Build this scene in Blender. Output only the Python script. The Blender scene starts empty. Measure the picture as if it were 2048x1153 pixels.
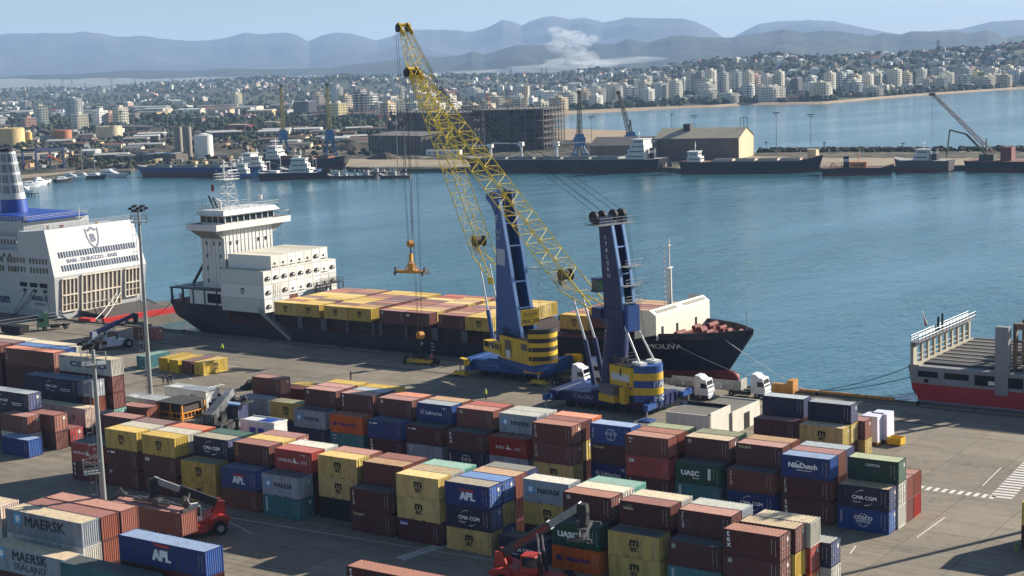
import bpy, math, random
from mathutils import Vector, Matrix
R = math.radians
random.seed(7)
SC = bpy.context.scene
COL = SC.collection
# ---------------------------------------------------------------- camera
CF, CYAW, CPIT, CROL, CH = 3102.385, -.597487, .1406286, -.03275, 53.148
def _basis():
    cy, sy = math.cos(CYAW), math.sin(CYAW); cp, sp = math.cos(CPIT), math.sin(CPIT)
    w = Vector((sy*cp, cy*cp, -sp)); r0 = Vector((cy, -sy, 0)); u0 = r0.cross(w)
    cr, sr = math.cos(CROL), math.sin(CROL)
    return r0*cr + u0*sr, u0*cr - r0*sr, w
CR, CU, CW = _basis()
CAM0 = Vector((0, 0, CH))
cam = bpy.data.objects.new("camera", bpy.data.cameras.new("camera")); COL.objects.link(cam)
cam.matrix_world = Matrix(((CR.x, CU.x, -CW.x, 0), (CR.y, CU.y, -CW.y, 0), (CR.z, CU.z, -CW.z, CH), (0, 0, 0, 1)))
cam.data.sensor_width = 36; cam.data.lens = 36*CF/2048
cam.data.clip_start = 1; cam.data.clip_end = 60000
SC.camera = cam
# ---------------------------------------------------------------- sky, sun, exposure
SUN_AZ, SUN_EL = 63.0, 23.5          # azimuth from +X towards +Y
world = bpy.data.worlds.new("World"); SC.world = world; world.use_nodes = True
wn = world.node_tree; bgn = wn.nodes["Background"]
sky = wn.nodes.new("ShaderNodeTexSky"); sky.sky_type = 'NISHITA'; sky.sun_disc = False
sky.sun_elevation = R(SUN_EL); sky.sun_rotation = R(90-SUN_AZ)
sky.air_density = 1.0; sky.dust_density = 0.3; sky.ozone_density = 4.0; sky.altitude = 20
_tc = wn.nodes.new("ShaderNodeTexCoord"); _mp = wn.nodes.new("ShaderNodeMapping"); _mp.inputs['Scale'].default_value = (2.2, 2.2, 26); wn.links.new(_tc.outputs['Generated'], _mp.inputs[0])
_nz = wn.nodes.new("ShaderNodeTexNoise"); _nz.inputs['Scale'].default_value = 1.6; _nz.inputs['Detail'].default_value = 6; _nz.inputs['Roughness'].default_value = .6; wn.links.new(_mp.outputs[0], _nz.inputs['Vector'])
_mr = wn.nodes.new("ShaderNodeMapRange"); _mr.inputs[1].default_value = .48; _mr.inputs[2].default_value = .72; _mr.inputs[4].default_value = .16; wn.links.new(_nz.outputs[0], _mr.inputs[0])
_mx = wn.nodes.new("ShaderNodeMix"); _mx.data_type = 'RGBA'; wn.links.new(_mr.outputs[0], _mx.inputs[0]); wn.links.new(sky.outputs[0], _mx.inputs[6]); _mx.inputs[7].default_value = (7.5, 8.6, 9.8, 1)   # thin high cloud
wn.links.new(_mx.outputs[2], bgn.inputs[0]); bgn.inputs[1].default_value = 0.05
sd = bpy.data.lights.new("sun", 'SUN'); sd.energy = 5.0; sd.angle = R(0.5); sd.color = (1.0, .93, .82)
sun = bpy.data.objects.new("sun", sd); COL.objects.link(sun)
SV = Vector((math.cos(R(SUN_AZ))*math.cos(R(SUN_EL)), math.sin(R(SUN_AZ))*math.cos(R(SUN_EL)), math.sin(R(SUN_EL))))
sun.rotation_euler = SV.to_track_quat('Z', 'Y').to_euler(); sun.location = (0, 0, 300)
SC.view_settings.view_transform = 'Standard'; SC.view_settings.look = 'None'
SC.view_settings.exposure = 1.1; SC.view_settings.gamma = 1
SC.render.engine = 'CYCLES'
SC.cycles.max_bounces = 6; SC.cycles.diffuse_bounces = 1; SC.cycles.glossy_bounces = 3; SC.cycles.volume_bounces = 1
SC.cycles.transparent_max_bounces = 8
SC.cycles.sample_clamp_indirect = 4
SC.cycles.use_denoising = True
# ---------------------------------------------------------------- pixel (2048x1153 photo) <-> world helpers
def ray(u, v): return CW + CR*((u-1024)/CF) + CU*((576.5-v)/CF)
def at(u, v, z=0.0):
    d = ray(u, v); t = (z-CH)/d.z; return CAM0 + d*t
def near(u, v, X, Y):
    d = ray(u, v); t = (d.x*X+d.y*Y)/(d.x**2+d.y**2); return CAM0 + d*t
def horizon_y(u):
    a = CYAW+math.atan((u-1024)/CF); d = Vector((math.sin(a), math.cos(a), 0)); return 576.5-CF*(d@CU)/(d@CW)
def azdir(u):
    a = CYAW+math.atan((u-1024)/CF); return Vector((math.sin(a), math.cos(a), 0))
# ---------------------------------------------------------------- text outlines
_TX = {}
def text_data(s, bold=0.0):
    k = (s, bold)
    if k not in _TX:
        c = bpy.data.curves.new("t", 'FONT'); c.body = s; c.size = 1; c.resolution_u = 2; c.offset = bold; c.fill_mode = 'FRONT' if hasattr(c, 'fill_mode') else c.fill_mode
        o = bpy.data.objects.new("t", c); COL.objects.link(o)
        dg = bpy.context.evaluated_depsgraph_get()
        me = bpy.data.meshes.new_from_object(o.evaluated_get(dg))
        vs = [(v.co.x, v.co.y) for v in me.vertices]; fs = [tuple(p.vertices) for p in me.polygons]
        bpy.data.objects.remove(o); bpy.data.curves.remove(c); bpy.data.meshes.remove(me)
        x0 = min(v[0] for v in vs); x1 = max(v[0] for v in vs); y0 = min(v[1] for v in vs); y1 = max(v[1] for v in vs)
        _TX[k] = ([(a-x0, b-y0) for a, b in vs], fs, x1-x0, y1-y0)
    return _TX[k]
# ---------------------------------------------------------------- mesh builder
class MB:
    def __init__(s): s.v = []; s.f = []; s.m = []; s.smooth = False
    def poly(s, pts, m=0):
        b = len(s.v); s.v += [tuple(p) for p in pts]; s.f.append(tuple(range(b, b+len(pts)))); s.m.append(m)
    def mesh(s, vs, fs, m=0):
        b = len(s.v); s.v += [tuple(p) for p in vs]
        for f in fs: s.f.append(tuple(b+i for i in f)); s.m.append(m)
    def box(s, x0, x1, y0, y1, z0, z1, m=0):
        s.mesh([(x0,y0,z0),(x1,y0,z0),(x1,y1,z0),(x0,y1,z0),(x0,y0,z1),(x1,y0,z1),(x1,y1,z1),(x0,y1,z1)],
               [(0,3,2,1),(4,5,6,7),(0,1,5,4),(1,2,6,5),(2,3,7,6),(3,0,4,7)], m)
    def cbox(s, c, sx, sy, sz, m=0, rz=0, taper=1.0):
        a, b = math.cos(rz), math.sin(rz); vs = []
        for k, t in ((0, 1), (1, taper)):
            for i, j in ((-1,-1),(1,-1),(1,1),(-1,1)):
                x, y = i*sx/2*t, j*sy/2*t; vs.append((c[0]+x*a-y*b, c[1]+x*b+y*a, c[2]+k*sz))
        s.mesh(vs, [(0,3,2,1),(4,5,6,7),(0,1,5,4),(1,2,6,5),(2,3,7,6),(3,0,4,7)], m)
    def ring(s, p, q, ra, rb, n, m=0, caps=True, ph=0.0, sq=None):
        p = Vector(p); q = Vector(q); d = (q-p).normalized()
        up = Vector((0, 0, 1)) if abs(d.z) < .95 else Vector((1, 0, 0))
        e = d.cross(up).normalized(); g = e.cross(d)
        vs = []
        for c, r in ((p, ra), (q, rb)):
            for i in range(n):
                t = ph+2*math.pi*i/n; rr = (r, r) if sq is None else sq
                vs.append(c+e*(math.cos(t)*rr[0])+g*(math.sin(t)*rr[1]))
        fs = [(i, i+n, (i+1) % n+n, (i+1) % n) for i in range(n)]
        if caps: fs += [tuple(range(n)), tuple(range(2*n-1, n-1, -1))]
        s.mesh(vs, fs, m)
    def tube(s, p, q, r, r2=None, n=8, m=0, caps=True): s.ring(p, q, r, r if r2 is None else r2, n, m, caps)
    def bar(s, p, q, w, h=None, m=0):
        k = math.sqrt(.5)*2/2; h = w if h is None else h
        s.ring(p, q, 0, 0, 4, m, True, math.pi/4, (w*.7071, h*.7071))
    def path(s, pts, r, n=5, m=0):
        for a, b in zip(pts, pts[1:]): s.tube(a, b, r, n=n, m=m, caps=False)
    def prism(s, xy, z0, z1, m=0, top=None):
        n = len(xy); t = top or xy
        s.mesh([(x, y, z0) for x, y in xy]+[(x, y, z1) for x, y in t],
               [tuple(range(n-1, -1, -1)), tuple(range(n, 2*n))]+[(i, (i+1) % n, (i+1) % n+n, i+n) for i in range(n)], m)
    def extr(s, xz, y0, y1, m=0):        # profile in x-z swept along y
        n = len(xz)
        s.mesh([(x, y0, z) for x, z in xz]+[(x, y1, z) for x, z in xz],
               [tuple(range(n)), tuple(range(2*n-1, n-1, -1))]+[(i, i+n, (i+1) % n+n, (i+1) % n) for i in range(n)], m)
    def loft(s, rings, m=0, close=True, caps=True):
        n = len(rings[0]); b = len(s.v)
        for r in rings: s.v += [tuple(p) for p in r]
        for k in range(len(rings)-1):
            for i in range(n if close else n-1):
                j = (i+1) % n; s.f.append((b+k*n+i, b+k*n+j, b+(k+1)*n+j, b+(k+1)*n+i)); s.m.append(m)
        if caps:
            s.f.append(tuple(b+i for i in range(n-1, -1, -1))); s.m.append(m)
            e = b+(len(rings)-1)*n; s.f.append(tuple(e+i for i in range(n))); s.m.append(m)
    def text(s, t, o, ux, uy, h, m=0, bold=.012, align='l', sx=1.0, caph=True):
        vs, fs, w, hh = text_data(t, 0.0); k = h/hh
        o = Vector(o); ux = Vector(ux).normalized(); uy = Vector(uy).normalized(); W = w*k*sx; n = ux.cross(uy).normalized()
        if align == 'c': o = o-ux*(W/2)
        e = bold*h*1.5     # heavier strokes: the outline laid down several times, each a hair prouder than the last
        offs = [(0, 0)] if e < .004 else ([(-e, 0), (0, 0), (e, 0)] if bold < .03 else [(-e, -e*.5), (-e, e*.5), (0, 0), (e, -e*.5), (e, e*.5)])
        for q, (a, c) in enumerate(offs): s.mesh([o+ux*(x*k*sx+a)+uy*(y*k+c)+n*(q*.0015) for x, y in vs], fs, m)
        return W
    def lattice(s, p, q, w0, w1, nseg, r, rb, up=Vector((0, 0, 1)), h0=None, h1=None, m=0, x=True):
        p = Vector(p); q = Vector(q); d = (q-p).normalized(); e = d.cross(up).normalized(); g = e.cross(d)
        h0 = w0 if h0 is None else h0; h1 = w1 if h1 is None else h1
        def c(k):
            t = k/nseg; w = w0+(w1-w0)*t; h = h0+(h1-h0)*t; b = p+(q-p)*t
            return [b+e*(a*w/2)+g*(c_*h/2) for a, c_ in ((-1,-1),(1,-1),(1,1),(-1,1))]
        prev = c(0)
        for k in range(nseg):
            nx = c(k+1)
            for i in range(4):
                s.tube(prev[i], nx[i], r, n=5, m=m, caps=False)
                j = (i+1) % 4
                a, b = (prev[i], nx[j]) if k % 2 else (prev[j], nx[i])
                s.tube(a, b, rb, n=4, m=m, caps=False)
                s.tube(nx[i], nx[j], rb, n=4, m=m, caps=False)
            prev = nx
    def rail(s, pts, h=1.0, r=.03, step=2.0, m=0, rows=2, closed=False):
        pts = [Vector(p) for p in pts]
        if closed: pts = pts+[pts[0]]
        for a, b in zip(pts, pts[1:]):
            L = (b-a).length; n = max(1, int(L/step))
            for i in range(n+1):
                p = a+(b-a)*(i/n); s.tube(p, p+Vector((0, 0, h)), r, n=4, m=m, caps=False)
            for k in range(rows):
                z = Vector((0, 0, h*(k+1)/rows)); s.tube(a+z, b+z, r, n=4, m=m, caps=False)
    def data(s, name):
        me = bpy.data.meshes.new(name); me.from_pydata(s.v, [], s.f); me.polygons.foreach_set('material_index', s.m)
        if s.smooth: me.polygons.foreach_set('use_smooth', [True]*len(s.f))
        me.update(); return me
    def build(s, name, mats, parent=None, loc=None, rz=0.0, sm=None, fix=False):
        me = s.data(name)
        if fix:
            import bmesh
            q = bmesh.new(); q.from_mesh(me); bmesh.ops.remove_doubles(q, verts=q.verts, dist=.01); bmesh.ops.recalc_face_normals(q, faces=q.faces); q.to_mesh(me); q.free()
        for x in (mats if isinstance(mats, (list, tuple)) else [mats]): me.materials.append(x)
        if sm:
            me.polygons.foreach_set('use_smooth', [True]*len(me.polygons))
            try: me.set_sharp_from_angle(angle=R(sm))
            except Exception: pass
        o = bpy.data.objects.new(name, me); COL.objects.link(o)
        if parent: o.parent = parent
        if loc is not None: o.location = loc
        if rz: o.rotation_euler.z = rz
        return o
def tag(o, label=None, cat=None, group=None, kind=None):
    if label: o['label'] = label
    if cat: o['category'] = cat
    if group: o['group'] = group
    if kind: o['kind'] = kind
    return o
def thing(name, label, cat, loc=(0, 0, 0), rz=0.0, group=None):
    o = bpy.data.objects.new(name, None); COL.objects.link(o); o.location = loc; o.rotation_euler.z = rz
    o.empty_display_size = 1
    return tag(o, label, cat, group)
def copy_tree(o, parent=None):
    c = o.copy(); COL.objects.link(c)
    if parent: c.parent = parent
    for ch in list(o.children): copy_tree(ch, c)
    return c
# ---------------------------------------------------------------- materials
def lin(r, g, b):
    f = lambda x: (x/255/12.92) if x/255 <= .04045 else ((x/255+.055)/1.055)**2.4
    return (f(r), f(g), f(b), 1)
_MT = {}
def paint(name, rgb, rough=.55, dirt=.35, dcol=(70, 62, 55), scale=.35, metal=0.0, tint=.08, streak=True, rust=0.0, spec=.4, bump=0.0):
    """weathered paint: base colour, grime in blotches and (streak) vertical runs, optional rust spots"""
    if name in _MT: return _MT[name]
    m = bpy.data.materials.new(name); m.use_nodes = True; nt = m.node_tree; N = nt.nodes; Lk = nt.links.new
    bs = N["Principled BSDF"]; bs.inputs['Roughness'].default_value = rough; bs.inputs['Metallic'].default_value = metal
    bs.inputs['Specular IOR Level'].default_value = spec
    tc = N.new("ShaderNodeTexCoord"); mp = N.new("ShaderNodeMapping"); Lk(tc.outputs['Object'], mp.inputs[0])
    oi = N.new("ShaderNodeObjectInfo"); ad = N.new("ShaderNodeVectorMath"); ad.operation = 'MULTIPLY_ADD'
    cb = N.new("ShaderNodeCombineXYZ"); Lk(oi.outputs['Random'], cb.inputs[0]); Lk(oi.outputs['Random'], cb.inputs[1])
    Lk(cb.outputs[0], ad.inputs[0]); ad.inputs[1].default_value = (37, 91, 0); Lk(mp.outputs[0], ad.inputs[2])
    mp.inputs['Scale'].default_value = (1, 1, .22 if streak else 1)
    n1 = N.new("ShaderNodeTexNoise"); n1.inputs['Scale'].default_value = scale*3; n1.inputs['Detail'].default_value = 6; n1.inputs['Roughness'].default_value = .65
    Lk(ad.outputs[0], n1.inputs['Vector'])
    rp = N.new("ShaderNodeMapRange"); rp.inputs[1].default_value = .42; rp.inputs[2].default_value = .72; rp.inputs[3].default_value = 0; rp.inputs[4].default_value = dirt
    Lk(n1.outputs[0], rp.inputs[0])
    mx = N.new("ShaderNodeMix"); mx.data_type = 'RGBA'; Lk(rp.outputs[0], mx.inputs[0])
    c = lin(*rgb); mx.inputs[6].default_value = c; mx.inputs[7].default_value = lin(*dcol)
    hv = N.new("ShaderNodeHueSaturation"); Lk(mx.outputs[2], hv.inputs['Color'])
    mr = N.new("ShaderNodeMapRange"); mr.inputs[3].default_value = 1-tint*2.2; mr.inputs[4].default_value = 1+tint*2.2; Lk(oi.outputs['Random'], mr.inputs[0]); Lk(mr.outputs[0], hv.inputs['Value'])
    ms = N.new("ShaderNodeMapRange"); ms.inputs[3].default_value = 1+tint; ms.inputs[4].default_value = 1-tint*1.5; Lk(oi.outputs['Random'], ms.inputs[0]); Lk(ms.outputs[0], hv.inputs['Saturation'])
    out = hv.outputs[0]
    if rust > 0:
        n2 = N.new("ShaderNodeTexNoise"); n2.inputs['Scale'].default_value = 1.7; n2.inputs['Detail'].default_value = 8; n2.inputs['Roughness'].default_value = .75
        Lk(ad.outputs[0], n2.inputs['Vector'])
        r2 = N.new("ShaderNodeMapRange"); r2.inputs[1].default_value = .66-rust*.22; r2.inputs[2].default_value = .70-rust*.08; Lk(n2.outputs[0], r2.inputs[0])
        m2 = N.new("ShaderNodeMix"); m2.data_type = 'RGBA'; Lk(r2.outputs[0], m2.inputs[0]); Lk(out, m2.inputs[6]); m2.inputs[7].default_value = lin(112, 66, 40)
        out = m2.outputs[2]
    Lk(out, bs.inputs['Base Color'])
    if bump:
        bp = N.new("ShaderNodeBump"); bp.inputs['Strength'].default_value = bump; bp.inputs['Distance'].default_value = .05; Lk(n1.outputs[0], bp.inputs['Height']); Lk(bp.outputs[0], bs.inputs['Normal'])
    _MT[name] = m; return m
def flat(name, rgb, rough=.6, metal=0.0, spec=.4):
    return paint(name, rgb, rough, .18, (60, 55, 50), .6, metal, .02, False, 0, spec)
def glass(name="dark_glass", rgb=(22, 28, 34)):
    return paint(name, rgb, .08, .1, (40, 45, 50), .5, 0, .05, False, 0, .8)
# ================================================================ containers
# side colour, roof colour (roofs are separately faded and dusty; dgr has cast shade painted in)
CC = {'msc': (202,168,86), 'mar': (84,38,40), 'brn': (108,58,48), 'ora': (216,104,34), 'nav': (30,36,66), 'blu': (30,54,116),
      'cos': (24,66,138), 'red': (158,46,38), 'gry': (150,158,168), 'wht': (205,202,192), 'tea': (62,124,130), 'grn': (24,62,50),
      'uas': (18,74,56), 'blk': (22,34,34), 'ltb': (70,140,205), 'ref': (208,206,198), 'min': (120,185,165), 'gng': (88,92,92),
      'ylo': (212,176,44), 'rorg': (190,84,50), 'capg': (22,60,46), 'crm': (232,204,184)}
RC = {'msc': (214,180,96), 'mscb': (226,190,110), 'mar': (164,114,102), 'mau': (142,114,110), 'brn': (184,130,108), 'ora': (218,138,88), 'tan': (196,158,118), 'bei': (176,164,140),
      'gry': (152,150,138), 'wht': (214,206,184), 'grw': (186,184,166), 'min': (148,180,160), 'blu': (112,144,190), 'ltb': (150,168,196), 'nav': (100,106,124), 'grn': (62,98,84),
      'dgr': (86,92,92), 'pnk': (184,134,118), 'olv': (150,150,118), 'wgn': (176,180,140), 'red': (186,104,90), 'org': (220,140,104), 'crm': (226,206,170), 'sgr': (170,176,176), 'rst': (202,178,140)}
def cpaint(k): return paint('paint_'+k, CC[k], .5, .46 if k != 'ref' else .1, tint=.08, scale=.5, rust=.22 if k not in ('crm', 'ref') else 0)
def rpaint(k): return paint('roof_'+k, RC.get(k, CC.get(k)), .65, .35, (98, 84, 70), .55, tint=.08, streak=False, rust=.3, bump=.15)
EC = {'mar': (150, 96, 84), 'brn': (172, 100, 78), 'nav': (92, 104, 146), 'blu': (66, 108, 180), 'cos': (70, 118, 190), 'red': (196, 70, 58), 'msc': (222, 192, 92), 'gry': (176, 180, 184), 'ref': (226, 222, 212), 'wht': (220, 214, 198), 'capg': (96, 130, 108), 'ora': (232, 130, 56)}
def epaint(k): return paint('end_'+k, EC.get(k, CC[k]), .5, .38 if k not in ('ref',) else .12, (120, 104, 88), .9, tint=.07, rust=.1 if k != 'ref' else 0)   # end panels, mostly paler than the long sides
STEEL = lambda: paint('galvanised_steel', (150, 150, 146), .45, .3, tint=.03, metal=.3)
DARK = lambda: paint('dark_recess', (18, 18, 20), .9, .1, tint=.02)
_BODY = {}
def wave(a, b, pitch, d0, d1):
    n = max(1, round((b-a)/pitch)); p = (b-a)/n; o = []
    for i in range(n):
        x = a+i*p; o += [(x+p*.04, d0), (x+p*.36, d0), (x+p*.5, d1), (x+p*.86, d1)]
    return [(a, d0)]+o+[(b, d0)]
def body_mesh(L, H, end, kind='dry'):
    k = (L, H, end, kind)
    if k in _BODY: return _BODY[k]
    b = MB(); W = 2.438; P = .11
    for x in (0, L-P):
        for y in (0, W-P): b.box(x, x+P, y, y+P, 0, H, 0)
    for x in (-.004, L-.174):
        for y in (-.004, W-.158):
            for z in (-.002, H-.116): b.box(x, x+.178, y, y+.162, z, z+.118, 3)
    for y in (.005, W-.065):
        b.box(P, L-P, y, y+.06, .02, .16, 0); b.box(P, L-P, y, y+.06, H-.09, H-.012, 0)
    for x in (.005, L-.065):
        b.box(x, x+.06, P, W-P, .02, .16, 0); b.box(x, x+.06, P, W-P, H-.12, H-.012, 0)
    z0, z1 = .16, H-.09
    if kind == 'ref': prof = [(P, .012), (L-P, .012)]
    else: prof = wave(P, L-P, .28, .012, .048)
    for s in (0, 1):
        for (xa, ya), (xb, yb) in zip(prof, prof[1:]):
            if s == 0: b.poly([(xa, ya, z0), (xb, yb, z0), (xb, yb, z1), (xa, ya, z1)])
            else: b.poly([(xb, W-yb, z0), (xa, W-ya, z0), (xa, W-ya, z1), (xb, W-yb, z1)])
    if kind == 'ref':
        rp = [(P, H-.02), (L-P, H-.02)]
    else: rp = [(x, H-.018-d) for x, d in wave(P, L-P, .42 if L < 8 else .5, 0, .022)]
    for (xa, za), (xb, zb) in zip(rp, rp[1:]): b.poly([(xa, .065, za), (xb, .065, zb), (xb, W-.065, zb), (xa, W-.065, za)], 1)
    b.poly([(P, .06, .06), (P, W-.06, .06), (L-P, W-.06, .06), (L-P, .06, .06)], 2)
    # front end (x = L side if corrugated there) and back
    ep = wave(P, W-P, .27, .02, .075) if kind != 'ref' else [(P, .03), (W-P, .03)]
    ex = [0] if end != 'c' else [0, 1]
    for e in ex:
        for (ya, da), (yb, db) in zip(ep, ep[1:]):
            if e: b.poly([(L-da, ya, .16), (L-db, yb, .16), (L-db, yb, H-.12), (L-da, ya, H-.12)], 4)
            else: b.poly([(db, yb, .16), (da, ya, .16), (da, ya, H-.12), (db, yb, H-.12)])
    if L < 8 and kind != 'ref':
        for x in (L*.34, L*.6): b.box(x, x+.3, -.003, .01, .035, .135, 2)
    me = b.data('container_body'); [me.materials.append(None) for _ in range(5)]
    _BODY[k] = me; return me
def door_mesh(H, left):
    k = ('door', H, left)
    if k in _BODY: return _BODY[k]
    b = MB(); y0, y1 = (.115, 1.214) if left else (1.224, 2.323)
    b.box(-.05, -.02, y0, y1, .16, H-.12, 0)
    hh = (H-.28)/3
    for i in range(3):
        b.box(-.022, -.008, y0+.1, y1-.1, .16+hh*i+.08, .16+hh*(i+1)-.05, 0)
    for yy in (y0+.3, y1-.3):
        b.tube((.012, yy, .08), (.012, yy, H-.05), .03, n=5, m=1)
        for z in (.3, .9, 1.5, 2.2): b.box(-.01, .035, yy-.08, yy+.08, z, z+.07, 1)
        b.box(.0, .05, yy-.05, yy+.35 if yy < y1-.4 else yy+.05, 1.18, 1.26, 1)
    for z in (.35, .95, 1.6, 2.25):
        yh = y0 if left else y1
        b.box(-.01, .02, yh-.07, yh+.07, z, z+.1, 1)
    b.box(-.01, .0, y0+.35, y1-.28, 1.7, 2.1, 2 if not left else 0)
    me = b.data('container_door'); [me.materials.append(None) for _ in range(3)]
    _BODY[k] = me; return me
def reefer_mesh(v):
    k = ('reefer', v)
    if k in _BODY: return _BODY[k]
    b = MB(); W = 2.438
    b.box(-.05, -.01, .13, W-.13, .17, 2.75, 0)
    if v == 0:      # round fan cowl over dark machinery
        pts = [(.02, 1.2+.86*math.cos(t), 1.12+.6*math.sin(t)*(1 if math.sin(t) > 0 else .8)) for t in [i*math.pi/8 for i in range(16)]]
        b.mesh([(-.008, y, z) for _, y, z in pts]+[(.05, y, z) for _, y, z in pts], [tuple(range(16, 32))]+[(i, (i+1) % 16, (i+1) % 16+16, i+16) for i in range(16)], 1)
        b.box(.05, .08, 1.3, 1.75, 1.12, 1.45, 0); b.box(.05, .07, .75, 1.6, .72, .86, 2)
    else:
        b.box(-.01, .03, .85, 1.35, .95, 1.45, 1); b.box(-.01, .03, .3, 2.1, .42, .64, 1); b.box(-.01, .04, 1.3, 1.8, .5, .74, 2); b.box(-.01, .02, .35, .5, 1.1, 1.3, 1)
    for y in (.35, .95, 1.75): b.box(-.01, .01, y, y+.14, 2.2, 2.34, 2)
    me = b.data('refrigeration_unit'); [me.materials.append(None) for _ in range(3)]
    _BODY[k] = me; return me
W_ = (255, 252, 245)
def tmat(rgb, n): return paint('lettering_'+n, rgb, .6, .25, (110, 104, 96), .8, tint=.02)
def star7(b, c, r, m):
    pts = []
    for i in range(14):
        t = math.pi/2+i*math.pi/7; q = r if i % 2 == 0 else r*.42
        pts.append((c[0]+q*math.cos(t), c[1], c[2]+q*math.sin(t)))
    for i in range(14): b.poly([c, pts[i], pts[(i+1) % 14]], m)
def arc(b, cx, cz, r, a0, a1, w0, w1, m, y=0.0, sx=1.0, n=14):
    for i in range(n):
        t0 = R(a0+(a1-a0)*i/n); t1 = R(a0+(a1-a0)*(i+1)/n); wa = w0+(w1-w0)*i/n; wb = w0+(w1-w0)*(i+1)/n
        b.poly([(cx+sx*(r-wa)*math.cos(t0), y, cz+(r-wa)*math.sin(t0)), (cx+sx*(r+wa)*math.cos(t0), y, cz+(r+wa)*math.sin(t0)),
                (cx+sx*(r+wb)*math.cos(t1), y, cz+(r+wb)*math.sin(t1)), (cx+sx*(r-wb)*math.cos(t1), y, cz+(r-wb)*math.sin(t1))], m)
X3, Z3 = (1, 0, 0), (0, 0, 1)
_LG = {}
def logo_mesh(k, L):
    """(mesh, materials) of the painted marks on the long side, local x along the side, y = proud of it"""
    if (k, L) in _LG: return _LG[(k, L)]
    b = MB(); y = .004; big = L > 8; c = L/2; M = [tmat(W_, 'white')]
    T = lambda t, x, z, h, m=0, bold=.02, al='l', sx=1.0: b.text(t, (x, y, z), X3, Z3, h, m, bold, al, sx)
    def V(t, x, z, h, m=0, step=1.15, bold=.02):
        for i, ch in enumerate(t): b.text(ch, (x, y, z-i*h*step), X3, Z3, h*(1 if ch.isupper() or ch in 'tdl' else .75), m, bold)
    if k == 'msc':
        M = [tmat((20, 18, 16), 'black')]; cc = c+.05
        T('m', cc, 1.3, .62, 0, .07, 'c', 1.05); b.box(cc-.66, cc-.3, y-.001, y+.001, 1.3, 1.38); b.box(cc+.3, cc+.66, y-.001, y+.001, 1.3, 1.38); T('sc', cc, .72, .44, 0, .06, 'c', 1.15)
    elif k == 'mscold':
        M = [tmat((20, 18, 16), 'black')]; T('m', c, 1.3, .5, 0, .07, 'c', 1.1); b.box(c-.5, c+.5, y-.001, y+.001, 1.48, 1.54); T('sc', c, .84, .36, 0, .05, 'c', 1.1)
    elif k == 'maersk':
        M = [tmat((34, 40, 52), 'slate'), tmat((84, 168, 214), 'skyblue'), tmat(W_, 'white')]
        s = 1.0 if not big else 1.25; x0 = .55 if not big else 1.3
        b.box(x0, x0+s*.92, y-.001, y, 1.15 if big else 1.0, (1.15 if big else 1.0)+s*.95, 1)
        star7(b, (x0+s*.46, y-.003, (1.15 if big else 1.0)+s*.48), s*.44, 2)
        if big: T('MAERSK', 3.1, 1.05, 1.1, 0, .03, 'l', 1.12)
        else: T('MAERSK', 1.95, 1.12, .55, 0, .03, 'l', 1.05)
    elif k == 'sealand':
        M = [tmat((34, 40, 52), 'slate'), tmat((84, 168, 214), 'skyblue'), tmat(W_, 'white')]
        b.box(1.6, 2.75, y-.001, y, 1.3, 2.5, 1); star7(b, (2.17, y-.003, 1.9), .55, 2)
        T('MAERSK', 4.0, 1.45, .95, 0, .03, 'l', 1.1); T('SEALAND', 4.1, .45, .72, 0, .01, 'l', 1.15)
    elif k == 'cma' or k == 'cmas':
        q = 1.0 if not big else 1.25
        if k == 'cmas': q = .9
        T('CMA CGM', c+.1, 1.08, .42*q, 0, .035, 'c', 1.05)
        arc(b, c-.1, 1.28, .86*q, 84, 150, .035, .01, 0, y, 1.2); arc(b, c+.2, 1.28, .84*q, -96, -30, .04, .008, 0, y, 1.2)
        b.box(c-1.3*q, c-.3*q, y-.001, y, .78, .82); b.box(c-1.2*q, c-.35*q, y-.001, y, .68, .71)
        if big: b.box(c+2.2, c+4.6, y-.001, y, .95, 1.05); b.box(c+2.3, c+4.4, y-.001, y, .68, .76)
    elif k == 'apl':
        M = [tmat((238, 240, 242), 'white2'), tmat((190, 44, 44), 'redmark')]; q = 1.25 if big else 1
        T('APL', c, .75, .85*q, 0, .07, 'c', .95)
        b.mesh([(c-1.05*q, y, 1.98*q), (c-.6*q, y, 1.76*q), (c+.2*q, y, 1.70*q), (c+1.0*q, y, 1.78*q), (c+.9*q, y, 1.92*q), (c-.1*q, y, 1.94*q)], [(0, 1, 2, 3, 4, 5)], 1)
    elif k == 'hapag':
        M = [tmat((24, 40, 110), 'hblue')]; T('Hapag-Lloyd', 1.75, .98, .6, 0, .03, 'l', .92)
        for dz in (0, .28): b.mesh([(.45, y, 1.05+dz), (1.25, y, 1.05+dz), (1.38, y, 1.25+dz), (.58, y, 1.25+dz)], [(0, 1, 2, 3)]); 
        b.mesh([(.7, y, 1.0), (.85, y, 1.0), (1.1, y, 1.62), (.95, y, 1.62)], [(0, 1, 2, 3)])
    elif k == 'hsud':
        T('HAMBURG', .45, 1.05, .36, 0, -.005, 'l', 1.0); T('SÜD', 4.25, 1.02, .42, 0, -.005, 'l', 1.0)
        b.mesh([(3.0, y, 1.6), (3.15, y, 1.6), (3.45, y, 1.2), (4.15, y, 1.0), (3.4, y, 1.08), (3.05, y, .85), (3.2, y, 1.12), (2.7, y, 1.1), (3.15, y, 1.25)], [(0, 1, 2, 3, 4, 5, 6, 7, 8)])
        b.box(4.3, 5.0, y-.001, y, 2.1, 2.16); b.box(4.6, 4.9, y-.001, y, 1.95, 2.0)
    elif k == 'hsuds':
        T('BURG', 1.1, 1.05, .36, 0, -.005); T('SÜD', 4.05, 1.02, .42, 0, -.005)
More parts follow.
